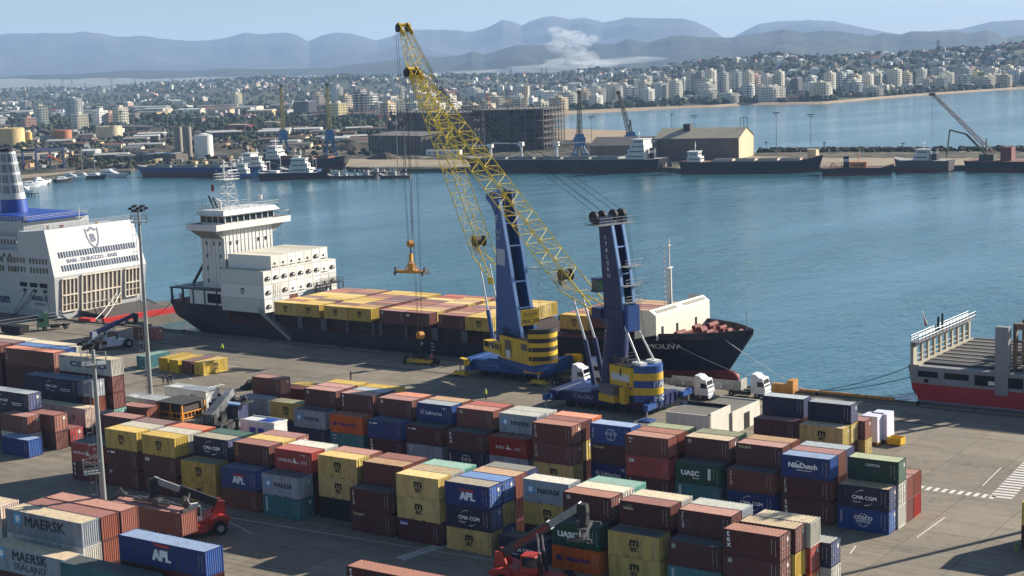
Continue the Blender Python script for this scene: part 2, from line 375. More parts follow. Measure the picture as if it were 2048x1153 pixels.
        b.mesh([(2.8, y, 1.6), (2.95, y, 1.6), (3.25, y, 1.2), (3.95, y, 1.0), (3.2, y, 1.08), (2.85, y, .85), (3.0, y, 1.12), (2.5, y, 1.1), (2.95, y, 1.25)], [(0, 1, 2, 3, 4, 5, 6, 7, 8)])
    elif k == 'uasc':
        T('UASC', .8, 1.05, .6, 0, .06, 'l', 1.15);
        b.box(2.3, 3.2, y-.001, y, .72, .82)
        for i in range(6): b.box(4.35, 4.75, y-.001, y, .75+i*.24, .93+i*.24)
    elif k == 'nile':
        T('NileDutch', .95, 1.18, .58, 0, .05, 'l', 1.02); b.box(1.9, 3.8, y-.001, y, .88, .96)
        arc(b, 2.1, 1.35, .6, 40, 110, .02, .03, 0, y, 1.3)
    elif k == 'capital': T('CAPITAL', c, 1.75, .28, 0, .02, 'c', 1.15)
    elif k == 'cosco20':
        T('COSCO', c, 1.35, .42, 0, .04, 'c', 1.05); T('SHIPPING', c, 1.0, .28, 0, .02, 'c', 1.05)
        for sx, r in ((.55, .75), (1.0, .75)): arc(b, c, 1.28, r, 20, 160, .02, .02, 0, y, sx); arc(b, c, 1.28, r, 200, 340, .02, .02, 0, y, sx)
        V('CRONOS', .35, 2.0, .2, 0, 1.2)
    elif k == 'cosglobe':
        T('COSCO', c, 1.25, .34, 0, .0, 'c', 1.05)
        for sx, dx in ((.5, -.3), (.9, 0), (.5, .3)): arc(b, c+dx, 1.3, .72, 0, 360, .02, .02, 0, y, sx, 24)
        for i in range(6): b.box(.35, .5, y-.001, y, .7+i*.24, .82+i*.24)
    elif k == 'cosco40':
        M = [tmat((24, 34, 96), 'ink')]; T('COSCO', 2.6, .95, .85, 0, .05, 'l', 2.0)
        b.box(.5, 1.4, y-.001, y, 2.3, 2.42)
    elif k == 'genglobe': 
        M = [tmat((70, 64, 62), 'dgrey')]; T('Genco', c-1.2, 1.35, .42, 0, .0, 'c'); arc(b, c-1.2, 1.5, .72, 0, 360, .02, .02, 0, y, 1.0, 24); T('a', c+3.2, 1.1, .5, 0, .05); b.box(c+3.1, c+3.6, y-.001, y, .75, .95)
    elif k == 'triton': V('TRITON', .42, 2.1, .25, 0, 1.12, .02)
    elif k == 'tex': V('tex', .42, 1.9, .5, 0, 1.05, .03)
    elif k == 'bls': V('BLS', .42, 2.0, .38, 0, 1.7, .03)
    elif k == 'gcu': M = [tmat((220, 180, 60), 'amber')]; V('GCO', .42, 1.9, .42, 0, 1.15, .0)
    elif k == 'touax': M = [tmat((232, 222, 150), 'straw')]; T('TOUAX', .3, 2.02, .28, 0, .03, 'l', 1.2)
    elif k == 'cai': T('CAI', .45, 1.75, .42, 0, .05, 'l', .8)
    elif k == 'saf': 
        T('Safmarine', 1.5, 1.05, .52, 0, .01, 'l', 1.0); arc(b, .95, 1.35, .3, 0, 360, .02, .02, 0, y, 1, 20); b.box(.75, 1.15, y-.001, y, 1.38, 1.44); b.box(.75, 1.15, y-.001, y, 1.25, 1.31)
        b.box(4.4, 5.0, y-.001, y, 2.1, 2.18); b.box(4.6, 4.9, y-.001, y, 1.9, 1.98)
    elif k == 'beacon': M = [tmat((222, 214, 180), 'ivory'), tmat((90, 120, 60), 'leaf')]; T('beacon', .5, 1.7, .34, 0, .03, 'l', .8); b.box(.85, 1.5, y-.001, y, 2.0, 2.22, 1)
    elif k == 'beaconb': M = [tmat(W_, 'white'), tmat((40, 60, 150), 'hb2')]; b.box(.38, 1.45, y-.001, y, 1.85, 2.35, 1); T('beacon', .45, 1.9, .32, 0, .03, 'l', .75) 
    elif k == 'box': b.box(.5, .95, y-.001, y, 1.85, 2.3); M = [tmat((180, 176, 170), 'pale')]
    elif k == 'tag': b.box(.9, 1.7, y-.001, y, 2.0, 2.2); b.box(.35, .6, y-.001, y, 2.0, 2.2)
    elif k == 'sign': M = [tmat((190, 196, 200), 'pale2')]; b.box(.45, .75, y-.001, y, .5, 2.3); 
    elif k == 'dots': T('BL21', .5, 2.05, .22, 0, .03); b.box(.6, .85, y-.001, y, 1.65, 1.78)
    elif k == 'wavy': T('CMA CGM', .6, 1.7, .3, 0, .02) 
    elif k == 'tritonx': V('TRITON', .42, 2.1, .25, 0, 1.12, .02); b.box(2.3, 4.0, y-.001, y, 1.1, 1.9); M = [tmat(W_, 'white'), ]
    else: b.box(.5, .75, y-.001, y, 1.95, 2.2)
    me = b.data('logo'); _LG[(k, L)] = (me, M); return _LG[(k, L)]
def mark_mesh(L, H):
    k = ('mk', L, H)
    if k not in _LG:
        b = MB(); y = .003; rr = random.Random(int(L*10)); z = H-.55
        while z > .7:
            h = rr.uniform(.07, .16); b.box(L-.5, L-.44, y-.001, y, z, z+h*.8); z -= h+.05
        for i in range(5): b.box(L-.92, L-.88, y-.001, y, .75+i*.3, .98+i*.3)
        b.box(L-.5, L-.4, y-.001, y, .55, .68)
        _LG[k] = b.data('marking')
    return _LG[k]
DESC = {'msc': 'mustard yellow', 'mar': 'dark maroon', 'brn': 'rusty brown', 'ora': 'orange', 'nav': 'dark navy', 'blu': 'royal blue', 'cos': 'bright blue', 'red': 'red', 'gry': 'light grey',
        'wht': 'off-white', 'tea': 'teal', 'grn': 'dark green', 'uas': 'green', 'blk': 'blackish green', 'ltb': 'sky blue', 'ref': 'white refrigerated', 'min': 'mint', 'gng': 'dull grey', 'ylo': 'bright yellow',
        'rorg': 'rust red', 'capg': 'bottle green', 'crm': 'cream'}
def ctn(x, y, z, L, side, roof, logo=None, end='c', label='', group='', H=None, rz=0.0, name='shipping_container', mark=True, parent=None, reef=None):
    H = H or 2.591
    root = thing(name, label, 'container', (x, y, z), rz, group)
    body = bpy.data.objects.new('body', body_mesh(L, H, end, 'ref' if reef is not None else 'dry')); COL.objects.link(body); body.parent = root
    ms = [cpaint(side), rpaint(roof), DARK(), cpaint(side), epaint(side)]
    for sl, m in zip(body.material_slots, ms): sl.link = 'OBJECT'; sl.material = m
    if end == 'd':
        for left in (True, False):
            d = bpy.data.objects.new('door', door_mesh(H, left)); COL.objects.link(d); d.parent = root; d.location = (L, 0, 0)
            for sl, m in zip(d.material_slots, (epaint(side), STEEL(), tmat((225, 222, 210), 'placard'))): sl.link = 'OBJECT'; sl.material = m
    if reef is not None:
        d = bpy.data.objects.new('refrigeration_unit', reefer_mesh(reef)); COL.objects.link(d); d.parent = root; d.location = (L, 0, 0)
        for sl, m in zip(d.material_slots, (epaint(side), DARK(), tmat((190, 190, 185), 'pale3'))): sl.link = 'OBJECT'; sl.material = m
    if logo:
        me, M = logo_mesh(logo, L)
        if not me.materials: [me.materials.append(m) for m in M]
        o = bpy.data.objects.new('logo', me); COL.objects.link(o); o.parent = root
        if H > 2.7: o.location.z = .15
    if mark and L < 20:
        me = mark_mesh(L, H)
        if not me.materials: me.materials.append(tmat((205, 200, 190), 'marks'))
        o = bpy.data.objects.new('lettering', me); COL.objects.link(o); o.parent = root
    return root
LD = {'msc': 'a black two-line logo', 'mscold': 'a black barred logo', 'maersk': 'a star logo', 'sealand': 'two-line lettering', 'cma': 'white lettering between arcs', 'cmas': 'small white lettering between arcs', 'apl': 'three big white letters', 'hapag': 'blue lettering',
      'hsud': 'white lettering and swoosh', 'hsuds': 'partial lettering and swoosh', 'uasc': 'bold white letters', 'nile': 'bold white lettering', 'capital': 'small white capitals', 'cosco20': 'a white globe logo', 'cosglobe': 'a faint globe logo', 'cosco40': 'wide blue letters',
      'triton': 'vertical capitals', 'tex': 'vertical lowercase letters', 'bls': 'three vertical letters', 'gcu': 'amber vertical letters', 'touax': 'straw-coloured lettering', 'cai': 'white corner letters', 'saf': 'script lettering', 'beacon': 'an ivory corner logo', 'beaconb': 'a blue corner logo',
      'box': 'a small square mark', 'tag': 'a white tag', 'sign': 'a vertical plate', 'dots': 'small white marks'}
L20, L40, DY = 6.058, 12.192, 2.49
F = ['mar', 'mar', None, 'c']; L1 = ['mar', 'mar']; HID = []
def hidden_containers():
    b = MB(); rr = random.Random(2)
    for x, y, z, L, H in HID:
        me = body_mesh(L, H, 'c'); k = rr.randrange(5)
        b.mesh([(v.co.x+x, v.co.y+y, v.co.z+z) for v in me.vertices], [tuple(p.vertices) for p in me.polygons], k)
    o = b.build('stacked_containers', [cpaint('mar'), cpaint('brn'), cpaint('mar'), cpaint('nav'), cpaint('mar')]); tag(o, 'containers buried inside the stacks, showing only slivers between their neighbours', 'containers', None, 'stuff')
_used = set()
def uniq(s):
    t = ' '.join(s.split()[:16])
    return t
TN = ['bottom', 'second', 'third', 'fourth']
def stack(x, y, items, where, group, L=L20, H=2.591, rz=0):
    """items bottom -> top: (side, roof, logo, end)"""
    z = 0; n = len(items)
    for t, it in enumerate(items):
        if it is F or it is L1:
            HID.append((x, y, z, L, H)); z += H+.012; continue
        side, roof, logo, end = (list(it)+[None, None, None])[:4] if len(it) < 4 else it
        roof = roof or 'mar'; end = end or 'c'
        tn = 'top' if t == n-1 and n > 1 else (TN[t] if n > 1 else 'single')
        ld = (' with '+LD[logo]) if logo in LD else ''
        lab = uniq(f"{DESC[side]} container{ld}, {tn} of {where}")
        o = ctn(x+random.uniform(-.03, .03), y+random.uniform(-.02, .02), z, L, side, roof, logo, end, lab, group, H, rz)
        z += H+.012
# ================================================================ yard layout
ORD = ['first', 'second', 'third', 'fourth', 'fifth', 'sixth', 'seventh', 'eighth', 'ninth', 'tenth', 'eleventh', 'twelfth', 'thirteenth', 'fourteenth', 'fifteenth']
def X1(k): return -158.0+7.045*k
def Y1(k): return 135.35-.07*k
def X2(k): return -158.1+7.05*k
def Y2(k): return 164.7-.19*k
GA, GB, GC = 'containers of the front block', 'containers of the middle block', 'containers of the rear yard stacks'
DP = ['the front line', 'the second line', 'the third line', 'the fourth line']
m3 = lambda a, b, c: [a, b, c]
ROW1 = {
 (-1,0): [('mar','dgr','bls'), ('red','dgr','hsud')], (-1,1): [F, ('brn','dgr')],
 (-1,2): [F, F, ('mar','mar')],
 (0,0): [('mar','mar','box'), ('mar','mar','tag'), ('msc','mscb','msc')], (0,1): [F, F, ('wht','wht')], (0,2): [F, F, ('mar','mau')],
 (1,0): [('mar','mar'), ('mar','mar','cai'), ('msc','msc','msc')], (1,1): [F, F, ('wht','wht')], (1,2): [F, F, ('rorg','org')],
 (2,0): [('msc','dgr','mscold'), ('msc','olv','msc')], (2,1): [F, F, ('nav','bei','cma','d')], (2,2): [F, F, ('grn','grn')],
 (3,0): [('brn','mar'), ('blu','nav','apl')], (3,1): [F, F, ('mar','mar','gcu')], (3,2): [F, F, ('msc','msc')], (3,3): [F, F, ('brn','mar',None,'d')],
 (4,0): [('tea','gry','sign','d'), ('gry','dgr','maersk','d')], (4,1): [F, F, ('red','red','hsud')], (4,2): [F, F, ('wht','wht')],
 (5,1): [('blk','dgr'), ('msc','dgr','msc','d'), ('msc','mscb','msc','d')], (5,2): [F, F, ('brn','brn')],
 (6,0): [('mar','mar','touax','d'), ('mar','dgr','triton','d')], (6,1): [F, F, ('brn','tan')], (6,2): [F, F, ('mar','mar')],
 (7,0): [('mar','mar','beaconb','d'), ('msc','msc','msc'), ('msc','mscb','msc')], (7,1): [F, F, ('wht','rst')], (7,2): [F, F, ('min','min')],
 (8,0): [('msc','msc','msc','d'), ('nav','nav','cma','d'), ('blu','bei','apl','d')], (8,1): [('blu','blu',None,'d'), ('msc','msc',None,'d'), ('blu','blu',None,'d')], (8,2): [F, F, ('brn','tan')], (8,3): [F, F, ('nav','gry')],
 (9,0): [('nav','dgr','cma')], (9,2): [F, ('msc','msc','msc'), ('gry','wht','maersk')],
 (10,0): [('ora','gry','hapag'), ('uas','dgr','uasc')], (10,1): [F, F, ('mar','brn','box','d')], (10,2): [F, F, ('wht','crm',None,'d')], (10,3): [F, F, ('min','min')],
 (11,0): [('msc','olv','msc'), ('msc','dgr','msc')], (11,1): [F, F, ('mar','mar','beacon')], (11,2): [F, F, ('wht','crm')],
 (12,0): [('tea','tea','sign'), ('mar','dgr','box')], (12,1): [F, F, ('mar','brn','triton')], (12,2): [F, F, ('gry','grw')],
 (13,0): [('mar','mar',None,'d'), ('mar','mar','box','d'), ('mar','brn','tex','d')], (13,1): [F, ('ylo','mar'), ('mar','rst',None,'d')], (13,2): [('ora','mar',None,'d'), ('red','mar',None,'d'), ('wht','crm')],
 (13,3): [('wht','mar',None,'d'), ('nav','gry',None,'d')],
}
for (k, j), it in ROW1.items():
    dx = {(13,1): .25, (13,2): .75, (13,3): 1.9, (9,2): .15}.get((k, j), 0)
    yy = Y1(k)+j*DY-(1.4 if (k, j) == (13, 0) else (.9 if k == 13 else 0))
    if (k, j) == (-1, 2): dx, yy = 0.3, 140.9
    stack(X1(k)+dx, yy, it, f"{ORD[k+1]} stack from left, {DP[j]} of front block", GA)
ROW2 = {
 (0,1): [F, ('msc','olv','msc')],
 (1,0): [('nav','mar'), ('gry','dgr','maersk')], (1,1): [F, F, ('mar','pnk','box')], (1,2): [F, F, ('mar','pnk')], (1,3): [F, F, ('msc','msc')],
 (2,0): [('tea','mar','dots'), ('ora','brn','hapag')], (2,1): [F, F, ('mar','pnk','bls')], (2,2): [F, F, ('nav','sgr')], (2,3): [F, F, ('msc','msc')],
 (3,0): [('mar','mar','tex'), ('blu','nav','tag')], (3,1): [F, F, ('mar','mar','box')], (3,2): [F, F, ('brn','org')],
 (4,0): [('gry','gry','dots'), ('mar','dgr','tag')], (4,1): [F, F, ('blu','sgr','saf')], (4,2): [F, F, ('brn','tan')],
 (5,0): [('nav','dgr','cosglobe'), ('mar','dgr','tex')], (5,1): [F, F, ('brn','brn','box')], (5,2): [F, F, ('mar','red')],
 (6,0): [('gry','mar'), ('red','mar','hsuds')], (6,1): [F, F, ('gry','grw','maersk')], (6,2): [F, F, ('wht','grw')],
 (7,0): [('msc','mar','msc','d'), ('brn','brn','triton','d'), ('brn','brn','triton','d')], (7,1): [F, ('msc','mar',None,'d'), ('mar','mar')], (7,2): [F, ('wht','mar'), ('ora','org')],
 (8,1): [('blu','mar','saf'), ('mar','mar','touax'), ('cos','ltb','cosglobe')],
 (9,0): [('mar','mar','triton'), ('red','mar','cai'), ('brn','brn','dots')], (9,1): [F, F, ('brn','brn')], (9,2): [F, F, ('grn','wgn')],
 (10,0): [('tea','mar','sign','d'), ('uas','dgr','uasc')], (10,1): [F, F, ('mar','rst','box','d')], (10,2): [F, F, ('grn','olv')],
 (11,0): [('blu','mar','cma'), ('brn','dgr','triton')], (11,1): [F, F, ('mar','pnk','touax')], (11,2): [F, F, ('brn','tan')],
 (12,0): [('mar','mar','tex'), ('mar','mar','triton'), ('blu','ltb','nile')], (12,1): [F, F, ('mar','mar')], (12,2): [F, F, ('nav','sgr')],
 (13,0): [('cos','mar','cosco20','d'), ('nav','rst','cma','d')], (13,1): [('wht','mar'), ('wht','mar',None,'d'), ('capg','wgn','capital','d')],
 (13,2): [('mar','mar'), ('brn','mar')], (13,3): [('red','mar'), ('brn','pnk')],
}
for (k, j), it in ROW2.items():
    yy = Y2(k)+j*DY; dx = {(13,1): .2, (13,2): .2, (13,3): .2}.get((k, j), 0)
    if (k, j) == (8, 1): yy += .6
    stack(X2(k)+dx, yy, it, f"{ORD[k]} stack from left, {DP[j]} of middle block", GB)
# third block, beside the low white building
for X, Y, it, w in [(-89.1, 188.1, [F, ('mar','mar')], 'left front pile by the low building'), (-89.0, 190.7, [F, F, ('nav','sgr')], 'left back pile by the low building'),
                    (-82.1, 187.4, [F, ('msc','rst','msc','d')], 'right front pile by the low building'), (-82.0, 189.9, [F, ('msc','mar',None,'d'), ('nav','sgr',None,'d')], 'right back pile by the low building'),
                    (-81.1, 192.6, [('msc','mar',None,'d'), ('brn','mar',None,'d')], 'rearmost pile beside the wrapped cargo')]:
    stack(X, Y, it, w, GC)
# loose containers in the middle of the quay
for X, Y, it, w in [(-173.9, 176.9, [('gry','sgr','dots','d')], 'pair near the parked car'), (-173.9, 180.0, [F, ('brn','mar',None,'d')], 'tall pair near the parked car'),
                    (-172.5, 185.2, [F], 'spot behind the tall pair'), (-172.6, 187.8, [('msc','msc')], 'spot near the van')]:
    stack(X, Y, it, w, GC)
# small office-like containers standing in a row on the open quay, long sides facing the sun
SM = [(-218.6, 195.1, 'tea', 'min', 'pale teal small container, first of the short row'), (-213.2, 195.3, 'ylo', 'mscb', 'yellow small container, second of the short row'), (-209.6, 195.0, 'ylo', 'mscb', 'yellow small container, third of the short row'),
      (-205.7, 195.0, 'brn', 'mau', 'brown small container in the short row'), (-202.0, 194.6, 'ylo', 'mscb', 'yellow small container closest to the light mast row end')]
for i, (X, Y, s, rf, lb) in enumerate(SM):
    ctn([-216.1, -210.6, -207.4, -204.1, -201.2][i], [195.9, 196.3, 195.8, 195.9, 196.0][i], 0, L20, s, rf, 'msc' if X > -203 else None, 'c', lb, 'small containers standing in a short row', 2.4, R(89))
# 40 ft stacks, left side
GL = 'long containers of the left block'
def long40(x, y, items, where, H=2.6):
    stack(x, y, items, where, GL, L40, H)
long40(-186.2-13.45, 155.75, [L1, L1, ('nav','nav','cmas')], 'second long pile of the left block')
long40(-197.9+.9, 155.75+2.5*.3, [L1, ('brn','mar'), ('gry','nav','maersk','d')], 'long pile in front of the office cabins')
long40(-210.9, 160.9, [L1, L1, F, ('brn','org','triton','d')], 'orange-roofed long pile of the left block')
long40(-196.9, 160.4, [('min','mar',None,'d'), ('mar','mar'), ('mar','mar'), ('wht','crm','cosco40')], 'tallest long pile beside the light mast')
long40(-211.6, 163.6, [L1, L1, F, ('blu','blu')], 'third line of the left block'); long40(-211.6, 166.2, [L1, L1, F, ('wht','crm')], 'fourth line of the left block')
long40(-225, 161.6, [L1, L1, F, ('mar','mar')], 'far left pile of the left block'); long40(-225, 164.2, [L1, L1, F, ('mar','mau')], 'far left second pile'); long40(-225, 166.8, [L1, L1, F, ('wht','crm')], 'far left third pile')
stack(-186.9, 163.5, [('brn','mar')], 'spot behind the tallest long pile', GC)
# bottom left pile
long40(-198.2, 145.4, [F, F, ('nav','sgr','cmas','d')], 'pile at the left edge')
stack(-189.3, 142.8, [('wht','mar',None,'d'), ('brn','mar',None,'d')], 'brown pile at the left edge', GC)
stack(-186.2, 140.3, [('blu','ltb')], 'foremost spot of the left edge pile', GC)
stack(-186.4, 145.35, [('mar','mar'), ('brn','mar',None,'d')], 'pile beside the left edge', GC)
stack(-186.3, 147.9, [('red','mar',None,'d')], 'spot right of the left edge pile', GC)
# foreground long containers
GF = 'long foreground containers'
def fg(x, y, items, where): stack(x, y, items, where, GF, L40, 2.6)
fg(-137.6, 103.5, [L1, ('wht','mar'), ('gry','crm','maersk')], 'foreground pile behind the light mast')
fg(-137.5, 106.05, [L1, ('brn','mar'), ('brn','mar')], 'middle foreground pile')
fg(-137.4, 108.65, [L1, ('brn','mar'), ('brn','brn')], 'rear foreground pile')
fg(-136.0-.0, 99.7, [('mar','mar'), ('gry','rst','sealand','d')], 'lowest foreground pile')
fg(-151.3, 104.0, [('wht','mar'), ('wht','mar'), ('crm','rst')], 'foreground pile cut by left edge')
fg(-119.0, 102.75, [F, F, ('blu','ltb','apl')], 'blue pile in front of the reach stacker')
fg(-124.0, 99.3, [F, ('tea','dgr')], 'teal roofed pile in the foreground')
fg(-102.5, 118.4, [('mar','brn','tex')], 'single spot at the bottom centre')
# stacks at the right edge of the yard, mostly outside the frame
stack(-46.3, 164.2, [('mar','mar'), ('ylo','mar')], 'pile at the right edge', GC)
stack(-46.3, 166.8, [('mar','mar'), ('brn','mar')], 'second pile at the right edge', GC)
for i in range(3): stack(-39.5+i*7, 158, [F, F, F], 'pile beyond the right edge', GC)
# ================================================================ ground, quay, water
TH = -.01155
def quayY(x): return 230.19+(x+240)*math.tan(TH)
def concrete(name, rgb, rgb2, joint=True, scale=1.0):
    m = bpy.data.materials.new(name); m.use_nodes = True; nt = m.node_tree; N = nt.nodes; Lk = nt.links.new; bs = N["Principled BSDF"]
    bs.inputs['Roughness'].default_value = .85; bs.inputs['Specular IOR Level'].default_value = .25
    tc = N.new("ShaderNodeTexCoord")
    def noise(s, d, r=.6, sc=(1, 1, 1)):
        mp = N.new("ShaderNodeMapping"); mp.inputs['Scale'].default_value = sc; mp.inputs['Rotation'].default_value = (0, 0, TH); Lk(tc.outputs['Object'], mp.inputs[0])
        n = N.new("ShaderNodeTexNoise"); n.inputs['Scale'].default_value = s; n.inputs['Detail'].default_value = d; n.inputs['Roughness'].default_value = r; Lk(mp.outputs[0], n.inputs['Vector']); return n.outputs[0]
    def mr(x, a, b, c=0, d=1):
        q = N.new("ShaderNodeMapRange"); q.inputs[1].default_value = a; q.inputs[2].default_value = b; q.inputs[3].default_value = c; q.inputs[4].default_value = d; Lk(x, q.inputs[0]); return q.outputs[0]
    def mix(f, a, b):
        q = N.new("ShaderNodeMix"); q.data_type = 'RGBA'; Lk(f, q.inputs[0])
        (Lk(a, q.inputs[6]) if hasattr(a, 'node') else setattr(q.inputs[6], 'default_value', a)); (Lk(b, q.inputs[7]) if hasattr(b, 'node') else setattr(q.inputs[7], 'default_value', b)); return q.outputs[2]
    c = mix(mr(noise(.035*scale, 6), .35, .65), lin(*rgb), lin(*rgb2))
    c = mix(mr(noise(.5*scale, 8, .7), .45, .75, 0, .45), c, lin(92, 84, 74))
    c = mix(mr(noise(.25*scale, 5, .65, (.25, 1.6, 1)), .55, .8, 0, .6), c, lin(74, 68, 62))       # wheel-drawn smears
    c = mix(mr(noise(.09*scale, 7, .7), .60, .68, 0, .45), c, lin(182, 138, 96))                    # rusty, sandy patches
    c = mix(mr(noise(2.6, 4, .6), .60, .68, 0, .4), c, lin(56, 51, 46)); c = mix(mr(noise(.16, 9, .8, (1, .5, 1)), .57, .62, 0, .55), c, lin(86, 80, 72)); c = mix(mr(noise(.7, 3, .5, (.04, 3, 1)), .6, .66, 0, .4), c, lin(70, 65, 60))
    if joint:
        br = N.new("ShaderNodeTexBrick"); br.offset = 0.0; br.inputs['Scale'].default_value = 1.0; br.inputs['Mortar Size'].default_value = .05; br.inputs['Mortar Smooth'].default_value = .3
        br.inputs['Brick Width'].default_value = 7.5; br.inputs['Row Height'].default_value = 5.0
        mp = N.new("ShaderNodeMapping"); mp.inputs['Rotation'].default_value = (0, 0, -TH); Lk(tc.outputs['Object'], mp.inputs[0]); Lk(mp.outputs[0], br.inputs['Vector'])
        br.inputs['Color1'].default_value = (0, 0, 0, 1); br.inputs['Color2'].default_value = (.34, .34, .34, 1); br.inputs['Mortar'].default_value = (1, 1, 1, 1)
        c = mix(mr(br.outputs['Color'], 0, 1, 0, .75), c, lin(58, 52, 46))
    Lk(c, bs.inputs['Base Color'])
    return m
MG = concrete('quay_concrete', (150, 139, 120), (128, 120, 106))
qx0, qx1 = -900, 260
b = MB()
b.poly([(qx0, -60, 0), (qx1, -60, 0), (qx1, quayY(qx1), 0), (qx0, quayY(qx0), 0)])
g = b.build('quay_ground', MG); tag(g, kind='structure')
MW = paint('quay_wall_concrete', (96, 92, 84), .9, .6, (30, 34, 30), .2, tint=0, spec=.2)
b = MB()
b.poly([(qx0, quayY(qx0), -6), (qx1, quayY(qx1), -6), (qx1, quayY(qx1), 0), (qx0, quayY(qx0), 0)][::-1])
b.prism([(qx0, quayY(qx0)-.7), (qx1, quayY(qx1)-.7), (qx1, quayY(qx1)), (qx0, quayY(qx0))], .004, .22)
g = b.build('quay_edge_kerb', MW); tag(g, kind='structure')
# ferry berth: the finger quay under the stern ramp
b = MB(); b.prism([(-281.5, 229), (-262, 229), (-262, 262), (-281.5, 262)], -6, -.3); g = b.build('ferry_berth_quay', [concrete('berth_concrete', (120, 112, 100), (90, 86, 80), False)]); tag(g, kind='structure')
MRL = paint('rail_steel', (38, 34, 32), .6, .3, tint=0)
b = MB()
for d in (2.2, 12.7):
    for e in (0, .12): b.prism([(-300, quayY(-300)-d-e), (60, quayY(60)-d-e), (60, quayY(60)-d-e-.07), (-300, quayY(-300)-d-e-.07)], .001, .012)
    b.prism([(-300, quayY(-300)-d+.35), (60, quayY(60)-d+.35), (60, quayY(60)-d-.5), (-300, quayY(-300)-d-.5)], .0005, .004, 1)
g = b.build('quay_crane_rail', [MRL, paint('rail_bed', (92, 84, 76), .9, .5, tint=0)]); tag(g, kind='structure')
# painted markings
MK = paint('road_paint', (222, 218, 208), .7, .4, (130, 122, 110), .9, tint=0, streak=False)
b = MB()
def dash(p, q, n, w, gap=.5, z=.005):
    p = Vector(p); q = Vector(q); d = (q-p)/n; nrm = Vector((-d.y, d.x, 0)).normalized()*w/2
    for i in range(n):
        a = p+d*i; c = a+d*(1-gap); b.poly([a-nrm, c-nrm, c+nrm, a+nrm][::1])
    return
def flatz(v): return Vector((v.x, v.y, .005))
P = lambda u, v: flatz(at(u, v, 0))
dash(P(1838, 975), P(1998, 996), 10, 1.6, .5)
dash(P(2001, 996), P(2085, 908), 19, 2.7, .52)
for a_, c_ in (((1834, 1075), (1890, 1035)), ((1965, 972), (2002, 936)), ((1700, 1108), (1712, 1092))): dash(P(*a_), P(*c_), 1, .14, 0)
dash(P(395, 1012), P(505, 1068), 1, .12, 0); dash(P(455, 1035), P(1010, 1125), 1, .12, 0); dash(P(800, 1118), P(890, 1088), 14, 1.6, .5)
dash(P(385, 815), P(440, 790), 7, 3.0, .55); dash(P(360, 790), P(450, 768), 10, 1.4, .55)
dash(P(240, 735), P(350, 757), 1, .2, 0); dash(P(330, 715), P(480, 735), 1, .15, 0); dash(P(262, 690), P(385, 760), 1, .12, 0)
g = b.build('road_marking', MK); tag(g, kind='structure')
b = MB()
for u, v, r_ in ((1660, 1010, 2.2), (1640, 1020, 1.4), (1870, 905, 1.6), (1905, 912, 1.2)): pass
# water: one sheet reaching under everything
def water_mat():
    m = bpy.data.materials.new('sea_water'); m.use_nodes = True; nt = m.node_tree; N = nt.nodes; Lk = nt.links.new; bs = N["Principled BSDF"]
    bs.inputs['Roughness'].default_value = .12; bs.inputs['IOR'].default_value = 1.333; bs.inputs['Specular IOR Level'].default_value = .5
    tc = N.new("ShaderNodeTexCoord")
    def noise(s, d, r=.55, sc=(1, 1, 1), rot=0, dist=0):
        mp = N.new("ShaderNodeMapping"); mp.inputs['Scale'].default_value = sc; mp.inputs['Rotation'].default_value = (0, 0, rot); Lk(tc.outputs['Object'], mp.inputs[0])
        n = N.new("ShaderNodeTexNoise"); n.inputs['Scale'].default_value = s; n.inputs['Detail'].default_value = d; n.inputs['Roughness'].default_value = r; n.inputs['Distortion'].default_value = dist; Lk(mp.outputs[0], n.inputs['Vector']); return n.outputs[0]
    rot = R(-35)
    big = noise(.012, 3, .5, (1, .35, 1), rot)
    wv = noise(.30, 3, .55, (1, .45, 1), rot, .6); w2 = noise(.07, 2, .5, (1, .4, 1), rot); w3 = noise(1.1, 3, .6, (1, .6, 1), rot+.4)
    def ma(op, a, b_):
        q = N.new("ShaderNodeMath"); q.operation = op
        for i, x in enumerate((a, b_)):
            if hasattr(x, 'node'): Lk(x, q.inputs[i])
            else: q.inputs[i].default_value = x
        return q.outputs[0]
    h = ma('ADD', ma('MULTIPLY', wv, 1.0), ma('MULTIPLY', w2, 1.6)); h = ma('ADD', h, ma('MULTIPLY', w3, .34))
    st = N.new("ShaderNodeMapRange"); st.inputs[1].default_value = .38; st.inputs[2].default_value = .62; st.inputs[3].default_value = .25; st.inputs[4].default_value = 1.0; Lk(big, st.inputs[0])
    bp = N.new("ShaderNodeBump"); bp.inputs['Distance'].default_value = .75; Lk(h, bp.inputs['Height']); Lk(st.outputs[0], bp.inputs['Strength']); Lk(bp.outputs[0], bs.inputs['Normal'])
    mx = N.new("ShaderNodeMix"); mx.data_type = 'RGBA'; mx.inputs[6].default_value = lin(48, 92, 104); mx.inputs[7].default_value = lin(60, 106, 114)
    n4 = noise(.006, 3); Lk(n4, mx.inputs[0]); Lk(mx.outputs[2], bs.inputs['Base Color'])
    return m
b = MB(); b.poly([(-9000, -200, -2), (6000, -200, -2), (6000, 12000, -2), (-9000, 12000, -2)])
g = b.build('sea_water', water_mat()); tag(g, kind='structure')
